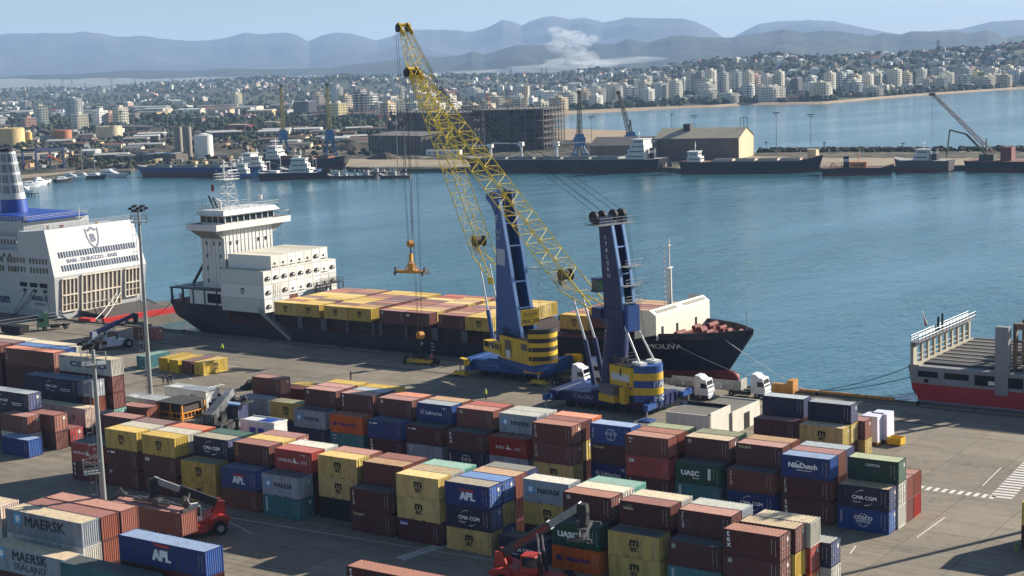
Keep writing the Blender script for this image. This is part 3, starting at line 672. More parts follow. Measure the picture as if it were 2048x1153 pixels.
# low white building
MWH = paint('white_render', (214, 208, 192), .8, .35, (150, 142, 128), .3, tint=0, spec=.2); MRF = paint('flat_roof_felt', (112, 108, 98), .9, .5, (70, 68, 64), .25, tint=0, streak=False)
t = thing('low_storehouse', 'low white rendered building with stepped flat roof between the containers and lorries', 'building', (0, 0, 0))
b = MB()
a1 = (-97.5, 177.9); w_, d1, d2 = 5.7+5.2, 11.5, 0
b.box(-104.1, -97.3, 191.2, 197.2, 0, 3.9); b.box(-103.4, -97.0, 197.2, 206.5, 0, 3.0)
for (x0, x1, y0, y1, z0, z1) in ((-104.15, -97.15, 191.0, 191.2, 0, 4.0), (-97.3, -97.1, 191.2, 197.4, 0, 4.35), (-97.0, -96.8, 197.4, 206.6, 0, 3.3), (-103.4, -96.8, 206.5, 206.7, 2.6, 3.3)): b.box(x0, x1, y0, y1, z0, z1)
b.build('wall', MWH, t)
b = MB(); b.box(-104.0, -97.35, 191.25, 197.1, 3.9, 4.0); b.box(-103.3, -97.05, 197.25, 206.4, 3.0, 3.12); b.box(-103.8, -97.3, 196.9, 197.2, 4.0, 4.4, 1)
b.build('roof', [MRF, DARK()], t)
b = MB(); b.box(-96.8, -96.76, 201.2, 203.0, 0, 2.4); [b.box(-96.76, -96.73, 201.2+i*.2, 201.25+i*.2, .1, 2.3) for i in range(9)]; b.build('door', paint('rusty_grille', (70, 66, 62), .8, .4, tint=0), t)
# ================================================================ mobile harbour cranes
NAVY = paint('crane_navy', (21, 35, 84), .42, .25, (20, 24, 40), .3, tint=0); BLUE = paint('crane_blue', (36, 78, 142), .45, .3, (40, 44, 60), .3, tint=0)
LBL = paint('crane_light_blue', (120, 156, 204), .45, .3, (90, 96, 110), .4, tint=0); CYEL = paint('crane_yellow', (222, 178, 34), .5, .3, (120, 96, 50), .4, tint=0)
BYEL = paint('boom_yellow', (214, 188, 40), .5, .25, (150, 122, 50), .5, tint=0); ROPE = paint('wire_rope', (34, 32, 34), .7, .1, tint=0)
RUB = paint('tyre_rubber', (22, 22, 24), .85, .3, (60, 56, 50), .5, tint=0); GST = paint('grey_steel', (150, 152, 150), .5, .35, tint=0, metal=.2); BLK = paint('black_steel', (26, 26, 28), .6, .3, (60, 58, 54), .5, tint=0)
WHP = paint('white_paint', (222, 220, 212), .5, .25, (140, 130, 116), .4, tint=.02, rust=.05); CHR = paint('cylinder_rod', (190, 192, 196), .25, .1, tint=0, metal=.6); RSB = paint('rusty_red_steel', (120, 48, 36), .7, .5, (70, 40, 30), .4, tint=0)
GLS = glass()
STRP = paint('stripe_black', (40, 38, 34), .6, .4, (70, 64, 50), .4, tint=0)
def wheel(parent, x, y, r, w, m=None, rim=None, axis='y', z=None):
    z = r if z is None else z; a = MB(); n = 18
    p, q = ((x, y-w/2, z), (x, y+w/2, z)) if axis == 'y' else ((x-w/2, y, z), (x+w/2, y, z))
    d = Vector(q)-Vector(p)
    a.tube(Vector(p)+d*.12, Vector(q)-d*.12, r, n=n); a.tube(p, Vector(p)+d*.12, r*.9, r, n=n); a.tube(Vector(q)-d*.12, q, r, r*.9, n=n)
    o = a.build('wheel', m or RUB, parent, sm=40)
    c = MB(); c.tube(Vector(p)-d*.03, Vector(q)+d*.03, r*.5, n=12); c.tube(Vector(p)-d*.08, Vector(q)+d*.08, r*.16, n=8); c.build('rim', rim or GST, o)
    return o
def crane(name, label, ox, oy, deg, P):
    t = thing(name, label, 'crane', (ox, oy, 0), R(deg), 'mobile harbour cranes'); ca, sa = math.cos(R(-deg)), math.sin(R(-deg))
    # chassis stays square to the quay
    x0, x1, y0, y1 = P['ch']; H = P['chz']
    def rel(o): o.rotation_euler.z = R(-deg); o.location = ((-ox)*ca-(-oy)*sa, (-ox)*sa+(-oy)*ca, 0); return o
    b = MB(); cm = P['cm']
    b.box(x0+1.2, x1-1.2, y0+1.6, y1-1.6, 1.0, H); b.box(x0, x1, y0+1.2, y0+1.7, 1.2, H-.1); b.box(x0, x1, y1-1.7, y1-1.2, 1.2, H-.1)
    for xe in (x0, x1):
        s = 1 if xe == x1 else -1
        b.box(min(xe, xe-s*1.3), max(xe, xe-s*1.3), y0+.4, y1-.4, 1.15, H+.12)
        for k in range(5): b.bar((xe+s*.06, y0+1.2+k*(y1-y0-2.4)/4, .8), (xe+s*.06, y0+2+k*(y1-y0-2.4)/4*.9, H), .14, m=0)
    b.prism([(ox-2.6, oy-2.6), (ox+2.6, oy-2.6), (ox+2.6, oy+2.6), (ox-2.6, oy+2.6)], H-.05, H+.35, 0)
    for i in range(12):
        a0 = 2*math.pi*i/12
    ch = rel(b.build('chassis', cm, t))
    b = MB()
    b.rail([(x0+.3, y0+1.3, H+.1), (x1-1.6, y0+1.3, H+.1)], 1.0, .03, 1.5); b.rail([(x0+.1, y0+.6, H+.1), (x0+.1, y1-.6, H+.1)], 1.0, .03, 1.5)
    b.build('handrail', GST, t).matrix_local = ch.matrix_local
    b = MB()
    for k in range(9): b.bar((x1+.35-k*.06, y0+.2, .3+k*.27), (x1+1.05-k*.06, y0+.2, .3+k*.27), .06)
    for e in (.35, 1.05): b.bar((x1+e, y0+.2, .1), (x1+e-.55, y0+.2, H+.1), .1, .18); b.bar((x1+e, y0+.2, 1.1), (x1+e-.55, y0+.2, H+1.1), .05)
    b.build('access_ladder', GST, t).matrix_local = ch.matrix_local
    for i in range(6):
        for y in (y0+2.2, y1-2.2):
            xx = x0+2.8+i*(x1-x0-5.6)/5; o = wheel(t, 0, 0, .62, 1.0, rim=BLK, axis='y'); 
            wx, wy = xx-ox, y-oy; o.location = (wx*ca-wy*sa, wx*sa+wy*ca, 0); o.rotation_euler.z = R(-deg)
    for (px, py) in P['pads']:
        s = 1 if py < oy else -1; sx = 1 if px > ox else -1
        b = MB(); wx, wy = px-ox, py-oy
        if P['padstyle'] == 'y':
            b.prism([(-1.9, -.75), (1.9, -.75), (1.9, .75), (-1.9, .75)], .42, .62, 0, [(-1.2, -.6), (1.2, -.6), (1.2, .6), (-1.2, .6)])
            for q in (-1, 1): b.mesh([(q*.5, -1.0, .45), (q*2.9, -1.1, .05), (q*2.9, 1.1, .05), (q*.5, 1.0, .45), (q*.5, -1.0, .35), (q*2.9, -1.1, .004), (q*2.9, 1.1, .004), (q*.5, 1.0, .35)], [(0,1,2,3), (7,6,5,4), (0,4,5,1), (1,5,6,2), (2,6,7,3), (3,7,4,0)], 1)
            b.prism([(-1.1, -.45), (1.1, -.45), (1.1, .45), (-1.1, .45)], .6, .95, 0); b.tube((0, 0, .9), (0, 0, 2.0), .14, m=2)
            b.extr([(-.45*1-sx*2.2, 2.0), (.9-sx*.2, 2.0), (.9-sx*.2, 3.0), (.2, 3.35), (-.4-sx*2.2, 3.1)], -.45, .45, 0)
        else:
            b.prism([(-1.0, -1.0), (1.0, -1.0), (1.0, 1.0), (-1.0, 1.0)], .02, .22, 0); b.tube((0, 0, .2), (0, 0, 2.0), .16, m=2)
            b.box(-.4, .4, -.4+(0 if s < 0 else 0), .4, 1.6, 2.5, 0); b.bar((0, s*.4, 2.0), (0, s*2.4, 2.0), .7, .7)
        o = b.build('outrigger', [CYEL if P['padstyle'] == 'y' else BLUE, paint('worn_pad', (150, 148, 120), .8, .6, tint=0), CHR], t)
        o.location = (wx*ca-wy*sa, wx*sa+wy*ca, 0); o.rotation_euler.z = R(-deg)
    # machinery house and counterweight
    hx0, hx1, hz0, hz1, hw = P['house']
    b = MB(); b.box(hx0, hx1, -hw, hw, hz0, hz1, 0); b.box(hx0-.1, hx1+.1, -hw-.08, hw+.08, hz1, hz1+.12, 1); b.box(hx0, hx1+1.5, -hw+.3, hw-.3, hz0-1.2, hz0, 2)
    n = int((hx1-hx0)/1.3)
    for i in range(1, n): xx = hx0+i*(hx1-hx0)/n; b.box(xx-.03, xx+.03, hw, hw+.02, hz0+.1, hz1-.05, 1)
    b.build('machinery_house', [CYEL, BLK, P['cm']], t)
    b = MB()
    for i in range(4): b.box(hx0+.8+i*1.3, hx0+1.5+i*1.3, -.8, .9, hz1+.12, hz1+.5+.2*(i % 2))
    b.rail([(hx0, hw, hz1+.1), (hx1, hw, hz1+.1), (hx1, -hw, hz1+.1)], 1.0, .03, 1.6); [b.tube((hx1-.4-.5*i, hw-.5, hz1), (hx1-.4-.5*i, hw-.5, hz1+1.2+.4*(i % 2)), .07) for i in range(4)]
    b.build('roof_equipment', BLK, t)
    cx0, cz0, cz1, bulge, cw = P['cw']; st = P['stripes']; nS = len(st); nA = 14
    def cpt(k, z, off=0):
        u = -1+2*k/nA; return (cx0-(bulge+off)*(1-abs(u)**2.2)-off*.2, -u*(cw+off*.3)*-1, z)
    for i, mm in enumerate(st):
        z0 = cz0+(cz1-cz0)*i/nS; z1 = cz0+(cz1-cz0)*(i+1)/nS; off = .03*(i % 2); b = MB()
        b.loft([[cpt(k, z, off) for k in range(nA+1)] for z in (z0, z1)], 0, False, False)
        b.poly([cpt(k, z1, off) for k in range(nA+1)], 0); b.poly([cpt(k, z0, off) for k in range(nA+1)][::-1], 0)
        b.poly([cpt(0, z0, off), cpt(0, z1, off), cpt(nA, z1, off), cpt(nA, z0, off)])
        o = b.build('counterweight_slab', mm, t)
        if P['cwt'].get(i):
            tx, h, k0 = P['cwt'][i]; c = MB(); kk = k0
            for chh in tx:
                if chh == ' ': kk -= .55; continue
                vs, fs, w, hh = text_data(chh, .03); A = Vector(cpt(kk, (z0+z1)/2-h/2, off+.03)); B = Vector(cpt(kk-.6, (z0+z1)/2-h/2, off+.03)); u = (B-A).normalized()
                W = c.text(chh, A, u, (0, 0, 1), h, 0, .03); kk -= (W+.12)/((2*cw*1.08)/nA)*.92
            c.build('lettering', WHP, o)
    return t, rel
# ---- crane with boom tip high: blue tower, yellow house
def loft_side(b, prof, y0, y1, m=0):
    "prof: list of (z, xfront, xrear)"
    b.extr([(xf, z) for z, xf, xr in prof]+[(xr, z) for z, xf, xr in prof[::-1]], y0, y1, m)
def tower(t, prof, hw, th, mat, edge, rungs, ladder=True):
    b = MB()
    loft_side(b, prof, hw-th, hw); loft_side(b, prof, -hw, -hw+th)
    for (z0, f0, r0), (z1, f1, r1) in zip(prof, prof[1:]):      # front web set back inside the plates
        b.mesh([(f0-.05, -hw+th, z0), (f0-.05, hw-th, z0), (f1-.05, hw-th, z1), (f1-.05, -hw+th, z1), (f0-.5, -hw+th, z0), (f0-.5, hw-th, z0), (f1-.5, hw-th, z1), (f1-.5, -hw+th, z1)], [(0,1,2,3), (7,6,5,4), (0,4,5,1), (2,6,7,3)])
        mx0 = f0-.45*(f0-r0); mx1 = f1-.45*(f1-r1)
        b.mesh([(mx0, -hw+th, z0), (mx0, hw-th, z0), (mx1, hw-th, z1), (mx1, -hw+th, z1)], [(3,2,1,0), (0,1,2,3)])
    b.build('tower', mat, t)
    b = MB()
    for s in (-1, 1):
        for (z0, f0, r0), (z1, f1, r1) in zip(prof, prof[1:]):
            b.bar((r0-.02, s*(hw-th/2), z0), (r1-.02, s*(hw-th/2), z1), th+.06, .22)
    for z, rx in rungs: b.bar((rx, -hw+th, z), (rx, hw-th, z), .22, .22)
    b.build('rear_frame', edge, t)
def boom(t, pts, wy, tip, mat, nseg, hz0, hz1, r=.085, rb=.045):
    """pts: pivot (x,z), knee axis (x,z); tip (x,z)"""
    (px, pz), (kx, kz) = pts; b = MB(); Tt = Vector((tip[0], 0, tip[1])); K = Vector((kx, 0, kz)); d = (Tt-K).normalized(); g = Vector((-d.z, 0, d.x))
    K2 = Tt-d*9
    up = Vector((0, 0, 1))
    b.lattice(K, K2, wy, wy, nseg, r, rb, up, hz0, hz0)
    b.lattice(K2, Tt, wy, 1.3, 5, r*.9, rb, up, hz0, hz1)
    for s in (-1, 1):
        A = Vector((px, s*wy*.55, pz)); 
        for q in (-1, 1):
            B = K+Vector((0, s*wy/2, 0))+g*(q*hz0/2); b.tube(A, B, r*1.3, n=6)
        B0 = K+Vector((0, s*wy/2, 0))-g*(hz0/2); B1 = K+Vector((0, s*wy/2, 0))+g*(hz0/2)
        for k in (.35, .7): b.tube(A.lerp(B0, k), A.lerp(B1, k), rb, n=5); b.tube(A.lerp(B0, k), A.lerp(B1, k-.3), rb, n=5)
    for k in (.4, .75):
        b.tube((px+(kx-px)*k, -wy*.5, pz+(kz-pz)*k), (px+(kx-px)*k, wy*.5, pz+(kz-pz)*k), rb*1.5, n=5)
    b.extr([(px-.5, pz-.4), (px+1.2, pz-.6), (px+1.5, pz+.5), (px-.2, pz+.7)], -wy*.55-.1, -wy*.55+.15); b.extr([(px-.5, pz-.4), (px+1.2, pz-.6), (px+1.5, pz+.5), (px-.2, pz+.7)], wy*.55-.15, wy*.55+.1)
    o = b.build('boom', mat, t)
    h = MB()
    for s in (-1, 1): h.extr([(tip[0]-1.6, tip[1]-1.5), (tip[0]+.9, tip[1]+.1), (tip[0]+.9, tip[1]+.9), (tip[0]+.1, tip[1]+1.2), (tip[0]-1.9, tip[1]-.6)], s*.95-.1, s*.95+.1)
    h.tube((tip[0]+.2, -1.3, tip[1]+.7), (tip[0]+.2, 1.3, tip[1]+.7), .3)
    hb = h.build('boom_head', CYEL, o)
    for y in (-1.2, -.75, .75, 1.2):
        w = MB(); w.tube((tip[0]+.2, y-.12, tip[1]+.1), (tip[0]+.2, y+.12, tip[1]+.1), .78, n=16); w.build('sheave', BLK, o)
    c = MB()       # winch drum and walkway near the boom foot
    wc = K+d*2.2; c.tube(wc+Vector((0, -.9, 0)), wc+Vector((0, .9, 0)), .75, n=14); c.tube(wc+Vector((0, -1.0, 0)), wc+Vector((0, -.9, 0)), 1.0, n=14); c.tube(wc+Vector((0, .9, 0)), wc+Vector((0, 1.0, 0)), 1.0, n=14)
    c.build('winch_drum', paint('winch_brown', (92, 74, 50), .7, .5, tint=0), o)
    c = MB(); a0 = K-g*hz0*.5+d*.2; c.mesh([a0+Vector((0, -.8, 0)), a0+Vector((0, .8, 0)), a0+d*4+Vector((0, .8, 0)), a0+d*4+Vector((0, -.8, 0))], [(0,1,2,3), (3,2,1,0)])
    c.build('walkway', GST, o)
    return o, d, g
def hook(t, tip, z, ropes_y=(-1.2, -.75, .75, 1.2), r=.035):
    b = MB()
    for y in ropes_y: b.tube((tip[0]+.95, y, tip[1]+.1), (tip[0]+.95, y*.45, z+1.2), r, n=4)
    b.build('hoist_rope', ROPE, t)
    b = MB(); x = tip[0]+.95
    b.extr([(x-.55, z+.2), (x+.55, z+.2), (x+.75, z+.9), (x+.35, z+1.4), (x-.35, z+1.4), (x-.75, z+.9)], -.5, .5); b.tube((x, -.62, z+.9), (x, .62, z+.9), .4, n=12)
    for k in range(4): b.tube((x, 0, z+.2-k*.35), (x, 0, z-.1-k*.35), .13 if k % 2 else .2, n=6, m=1)
    b.build('hook_block', [paint('hook_orange', (206, 140, 40), .5, .4, tint=0), BLK], t)
# Crane A (blue, tower left in the picture)
A_ = dict(ch=(-157.6, -141.4, 215.6, 226.4), chz=3.1, cm=BLUE, pads=[(-158.2, 215.6), (-141.4, 214.8), (-141.0, 227.2), (-158.2, 227.2)], padstyle='y', house=(-12.1, -1.8, 3.9, 7.9, 2.6),
          cw=(-11.6, 4.7, 10.0, 1.9, 2.9), stripes=[STRP, CYEL, STRP, CYEL, STRP, CYEL, STRP], cwt={})
tA, relA = crane('harbour_crane', 'blue-towered mobile harbour crane with black and yellow striped counterweight and yellow outriggers', -150.5, 219.3, 155, A_)
tower(tA, [(6.8, 1.2, -7.6), (9, 1.1, -7.1), (16, .55, -5.2), (22, .2, -3.8), (29, 0, -1.9), (31.2, 0, -1.2)], 1.62, .5, BLUE, LBL, [(12.8, -6.2), (17.2, -4.95), (23.2, -3.5), (27, -2.4)])
b = MB(); b.extr([(0, 28.2), (-1.4, 31.2), (-1.2, 32.4), (.4, 32.4), (2.8, 31.8), (3.0, 31.0), (1.3, 30)], 1.0, 1.7); b.extr([(0, 28.2), (-1.4, 31.2), (-1.2, 32.4), (.4, 32.4), (2.8, 31.8), (3.0, 31.0), (1.3, 30)], -1.7, -1.0); b.build('tower_head', BLUE, tA)
for y in (-.6, .6): b = MB(); b.tube((.2, y-.2, 31.8), (.2, y+.2, 31.8), .8, n=16); b.build('sheave', BLK, tA)
b = MB(); b.box(-2.2, 3.4, 1.3, 2.9, 4.4, 5.2); b.box(-2.2, 3.4, 1.3, 2.9, 6.2, 6.35); [b.box(x, x+.12, 2.8, 2.9, 5.2, 6.2) for x in (-2.2, -.4, 1.4, 3.28)]; o = b.build('operator_cab', CYEL, tA)
b = MB(); b.box(-2.05, 3.3, 1.4, 2.8, 5.2, 6.2); b.build('window', GLS, o)
b = MB(); b.text('F', (1.0, 2.93, 4.75), (-1, 0, 0), Z3, .9, 0, .05); b.build('lettering', WHP, o)
b = MB()
for i, xx in enumerate((-4.6, -9.8)): b.box(xx-1.0, xx+1.0, 2.6, 2.66, 4.4 if i == 0 else 6.2, 7.3, 0); b.box(xx-.7, xx+.7, 2.66, 2.7, 4.4 if i else 4.2, 5.6 if i == 0 else 4.4, 1)
b.build('door', [GLS, WHP], tA)
b = MB(); b.box(-7.75, -7.6, -1.75, 1.75, 10.0, 12.7); o = b.build('sign_board', CYEL, tA)
b = MB(); b.text('MHC 200', (-7.78, 1.5, 10.35), (0, -1, 0), Z3, .7, 0, .02, 'l', .85)
for a0 in range(24):
    t0, t1 = a0*math.pi/12, (a0+1)*math.pi/12; f_ = lambda t, r: (-7.78, -r*math.cos(t)*1.3, 11.95+r*.5*math.sin(t)); b.poly([f_(t0, 1.05), f_(t1, 1.05), f_(t1, .95), f_(t0, .95)])
b.text('REGGIANE', (-7.78, .95, 11.78), (0, -1, 0), Z3, .34, 0, .02, 'l', .95); b.build('lettering', paint('sign_green', (40, 60, 50), .6, .2, tint=0), o)
b = MB(); b.text('F', (.1, 1.66, 27.0), (-1, 0, 0), Z3, 1.3, 0, .06, 'l', 1.2); b.text('MHC', (.25, 1.66, 25.1), (-1, 0, 0), Z3, .75, 0, .02, 'l', .95); b.text('200', (.2, 1.66, 24.0), (-1, 0, 0), Z3, .75, 0, .02, 'l', 1.0); b.box(-2.75, -.05, 1.63, 1.655, 19.8, 22.6)
b.build('lettering', paint('faded_white', (168, 176, 190), .6, .4, (90, 100, 130), .6, tint=0), tA)
oB, d_, g_ = boom(tA, ((2.0, 16.6), (7.6, 21.2)), 2.9, (34.6, 61.2), BYEL, 15, 2.9, 1.2)
b = MB(); b.tube((3.2, 1.0, 5.6), (4.8, 1.0, 11.2), .36, n=10, m=0); b.tube((3.2, -1.0, 5.6), (4.8, -1.0, 11.2), .36, n=10, m=0); b.tube((4.8, 1.0, 11.2), (7.2, 1.0, 19.2), .17, m=1); b.tube((4.8, -1.0, 11.2), (7.2, -1.0, 19.2), .17, m=1); b.build('luffing_cylinder', [BLUE, CHR], tA)
b = MB()
for y, e in ((-.9, .9), (-.5, .3), (.5, -.3), (.9, -.9)): b.tube((.4, y, 32.4), (34.4, e, 61.9), .035, n=4)
b.build('luffing_rope', ROPE, tA); hook(tA, (34.6, 61.2), 19.6)
b = MB(); b.box(-6.4, -4.4, -3.2, -1.7, 19.2, 19.35); b.rail([(-6.4, -1.8, 19.3), (-6.4, -3.2, 19.3), (-4.4, -3.2, 19.3)], 1.1, .03, 1); [b.tube((-6.3, -3.1+e, 7.5), (-6.3, -3.1+e, 19.2), .03, n=4) for e in (0, .5)]; [b.tube((-6.3, -3.1, 7.8+.5*k), (-6.3, -2.6, 7.8+.5*k), .02, n=4) for k in range(23)]
b.build('side_platform', GST, tA)
b = MB(); [b.bar((-6.6, s*1.3, 8.0), (-2.2, s*1.3, 16.5), .35) for s in (-1, 1)]; [b.bar((-2.4, s*1.3, 8.0), (-5.2, s*1.3, 16), .2) for s in (-1, 1)]; b.build('tower_brace', LBL, tA)
b = MB(); b.text('REGGIANE', (-154.6, 216.77, 1.95), X3, Z3, .55, 0, .02)
for a0 in range(24):
    t0, t1 = a0*math.pi/12, (a0+1)*math.pi/12; f_ = lambda t, r: (-153.1+2.3*r*math.cos(t), 216.77, 2.2+.75*r*math.sin(t)); b.poly([f_(t0, 1.0), f_(t1, 1.0), f_(t1, .92), f_(t0, .92)])
relA(b.build('lettering', paint('faded_white2', (120, 134, 160), .6, .4, (60, 70, 100), .6, tint=0), tA))
# Crane B (navy column)
B_ = dict(ch=(-130.6, -112.4, 201.0, 210.6), chz=2.7, cm=NAVY, pads=[(-130, 199.5), (-112.0, 199.5), (-112, 213), (-130, 213)], padstyle='b', house=(-7.6, -2.0, 3.2, 7.5, 2.6),
          cw=(-7.7, 2.3, 7.9, 2.5, 2.85), stripes=[BLUE, CYEL, BLUE, CYEL, BLUE], cwt={0: ('IMHC 2120', .78, 9.0), 2: ('ITALGRU', .8, 9.0)})
tB, relB = crane('harbour_crane', 'navy-columned mobile harbour crane with blue and yellow banded counterweight behind the container stacks', -121.5, 206, 162.5, B_)
b = MB()
rings = []
for k in range(9):
    u = k/8; z = 2.4+(14.4-2.4)*u; cx = .1-1.45*u; r = 2.15-.35*u
    rings.append([(cx+r*math.cos(a*math.pi/12), r*math.sin(a*math.pi/12), z) for a in range(24)])
b.loft(rings); b.build('column', NAVY, tB, sm=40)
b = MB(); b.box(-4.2, .6, -1.5, 1.5, 13.2, 15.9); b.box(-5.0, -3.9, -1.2, 1.2, 12.6, 16.6, 1); b.box(.5, 2.6, -1.9, 1.9, 14.2, 15.8); b.build('tower_foot', [NAVY, BLUE], tB)
tower(tB, [(15.6, .35, -4.0), (20, .55, -3.5), (22, .7, -3.2), (28.8, 1.15, -1.75)], 1.3, .45, NAVY, LBL, [(16.6, -3.9), (19.4, -3.5), (21.4, -3.25), (25.5, -2.4)])
b = MB(); b.box(-1.7, 1.6, -3.7, 3.7, 28.85, 29.0, 1); b.rail([(-1.7, -3.7, 29), (-1.7, 3.7, 29), (1.6, 3.7, 29), (1.6, -3.7, 29)], 1.0, .03, 1.2, 1, 2, True); b.box(-.6, .9, -.2, 2.6, 29, 30.2, 0); b.box(-.6, .9, -3.0, -2.2, 29, 29.8, 0); b.build('tower_head', [NAVY, GST], tB)
for y in (3.0, 1.3, -1.0, -2.7): b = MB(); b.tube((.3, y-.22, 30.1), (.3, y+.22, 30.1), .95, n=18); b.build('sheave', BLK, tB)
b = MB()
for i, chh in enumerate('ITALGRU'): b.text(chh, (-.35-i*.10, 1.33, 26.6-i*.98), (-1, 0, 0), Z3, .62, 0, .02, 'c')
b.build('lettering', WHP, tB)
oB, d_, g_ = boom(tB, ((1.9, 15.1), (9.2, 18.6)), 3.0, (51.5, 52.9), BYEL, 20, 3.1, 1.3)
b = MB()
for s in (-1.0, 1.0): b.tube((3.4, s, 3.2), (5.4, s, 10.2), .4, n=10, m=0); b.tube((5.4, s, 10.2), (8.1, s, 16.6), .18, m=1)
b.build('luffing_cylinder', [NAVY, CHR], tB)
b = MB()
for s in (-1, 1): b.tube((-3.6, s*1.1, 14.2), (-7.6, s*1.5, 8.3), .16)
b.build('back_stay', WHP, tB)
b = MB(); b.box(-8.6, -6.6, .8, 2.2, 7.9, 8.3); b.box(-8.6, -6.6, -2.2, -.8, 7.9, 8.3); b.build('stay_anchor', WHP, tB)
b = MB()
for y, e in ((3.0, 1.2), (1.5, .7), (1.1, .3), (-1.0, -.3), (-2.7, -1.2)): b.tube((.5, y, 31.0), (51.2, e, 53.7), .035, n=4)
for y in (-2.9, -2.5): b.tube((-.6, y, 30.2), (-6.4, y*.6, 8.0), .03, n=4)
b.build('luffing_rope', ROPE, tB); hook(tB, (51.5, 52.9), 4.6)
b = MB(); b.box(1.2, 2.8, .2, 1.8, 18.2, 18.5, 0); b.box(1.2, 2.8, .2, 1.8, 20.2, 20.4, 0); b.box(1.3, 2.7, .3, 1.7, 18.5, 20.2, 1); b.build('operator_cab', [NAVY, paint('cab_green_glass', (60, 84, 74), .15, .1, tint=0)], tB)
b = MB()
for z, e in ((22.6, .2), (19.6, .9), (17.0, .9)): b.box(-4.9+e*.2, -3.4, -2.4, 1.3, z-.1, z); b.rail([(-4.8, -2.4, z), (-4.8, 1.3, z)], 1.0, .03, 1.0)
b.build('side_platform', GST, tB)
b = MB(); b.box(-7.1, -2.2, 2.6, 2.7, 4.4, 7.35, 0); b.box(-6.6, -2.5, 2.7, 2.74, 5.2, 6.3, 1); b.text('1', (-4.6, 2.76, 6.0), (-1, 0, 0), Z3, 1.1, 2, .06); b.box(-7.1, -2.2, 2.62, 2.72, 4.2, 4.4, 3)
b.tube((-6.3, 2.7, 4.85), (-6.3, 2.76, 4.85), .22, n=12, m=4)
b.build('side_panel', [CYEL, paint('sticker_white', (206, 206, 204), .5, .1, tint=0), STRP, BLUE, RSB], tB)
b = MB(); b.box(-4.6, -1.1, 2.6, 4.2, 1.9, 3.0, 0); b.box(-4.4, -1.2, 2.7, 4.1, 3.0, 4.3, 1); b.box(-4.6, -1.1, 2.6, 4.2, 4.3, 4.4, 1); b.box(-6.4, -5.2, 2.6, 3.6, 1.9, 4.4, 0); b.build('engine_box', [CYEL, paint('grey_box', (118, 112, 112), .7, .3, tint=0)], tB)
b = MB(); b.text('ITALGRU', (-126.6, 202.17, 1.75), X3, Z3, .62, 0, .03); b.box(-117.4, -113.9, 202.15, 202.18, 1.6, 2.2, 1)
relB(b.build('lettering', [paint('faded_white3', (150, 156, 176), .6, .3, tint=0), RSB], tB))
b = MB(); b.box(-9.0, -8.9, -1.6, .6, 7.2, 7.3) ; b.build('name_plate', RSB, tB)
# spreaders
def spreader(name, label, loc, rz, dark=False):
    t = thing(name, label, 'spreader', loc, R(rz), 'container lifting frames'); Y = CYEL if dark else paint('spreader_orange', (214, 150, 36), .5, .4, (90, 70, 40), .5, tint=0)
    b = MB()
    for y in (-.5, .5): b.box(-3.0, 3.0, y-.14, y+.14, .35, .8)
    b.box(-.9, .9, -.6, .6, .3, 1.0); b.build('beam', Y, t)
    for s in (-1, 1):
        b = MB(); b.box(s*3.05-.18, s*3.05+.18, -1.25, 1.25, .3, .75); [b.box(s*3.05-.15, s*3.05+.15, y-.15, y+.15, 0, .35) for y in (-1.15, 1.15)]; b.box(s*3.2-.1, s*3.2+.2, -.9, -.3, .7, 1.5); b.tube((s*3.2, -.6, 1.4), (s*2.9, .4, 1.5), .1); b.build('end_beam', BLK, t)
    b = MB(); [b.bar((sx*1.4, sy*.5, .8), (0, 0, 3.0), .14) for sx in (-1, 1) for sy in (-1, 1)]; b.box(-.3, .3, -.3, .3, 2.6, 4.0); b.box(-.5, .5, -.35, .35, 1.0, 2.2); b.build('sling_frame', BLK if dark else Y, t)
    return t
hx = tA.matrix_world
def loc_of(t, x, y): a = t.rotation_euler.z; return (t.location.x+x*math.cos(a)-y*math.sin(a), t.location.y+x*math.sin(a)+y*math.cos(a))
X, Yy = loc_of(tA, 35.55, 0); spreader('container_spreader', 'orange lifting frame hanging in mid air from the taller boom', (X, Yy, 14.4), 8)
X, Yy = loc_of(tB, 52.45, 0); spreader('container_spreader', 'yellow lifting frame resting on the shaded quay beside the ship', (X, Yy, .02), 4, True)
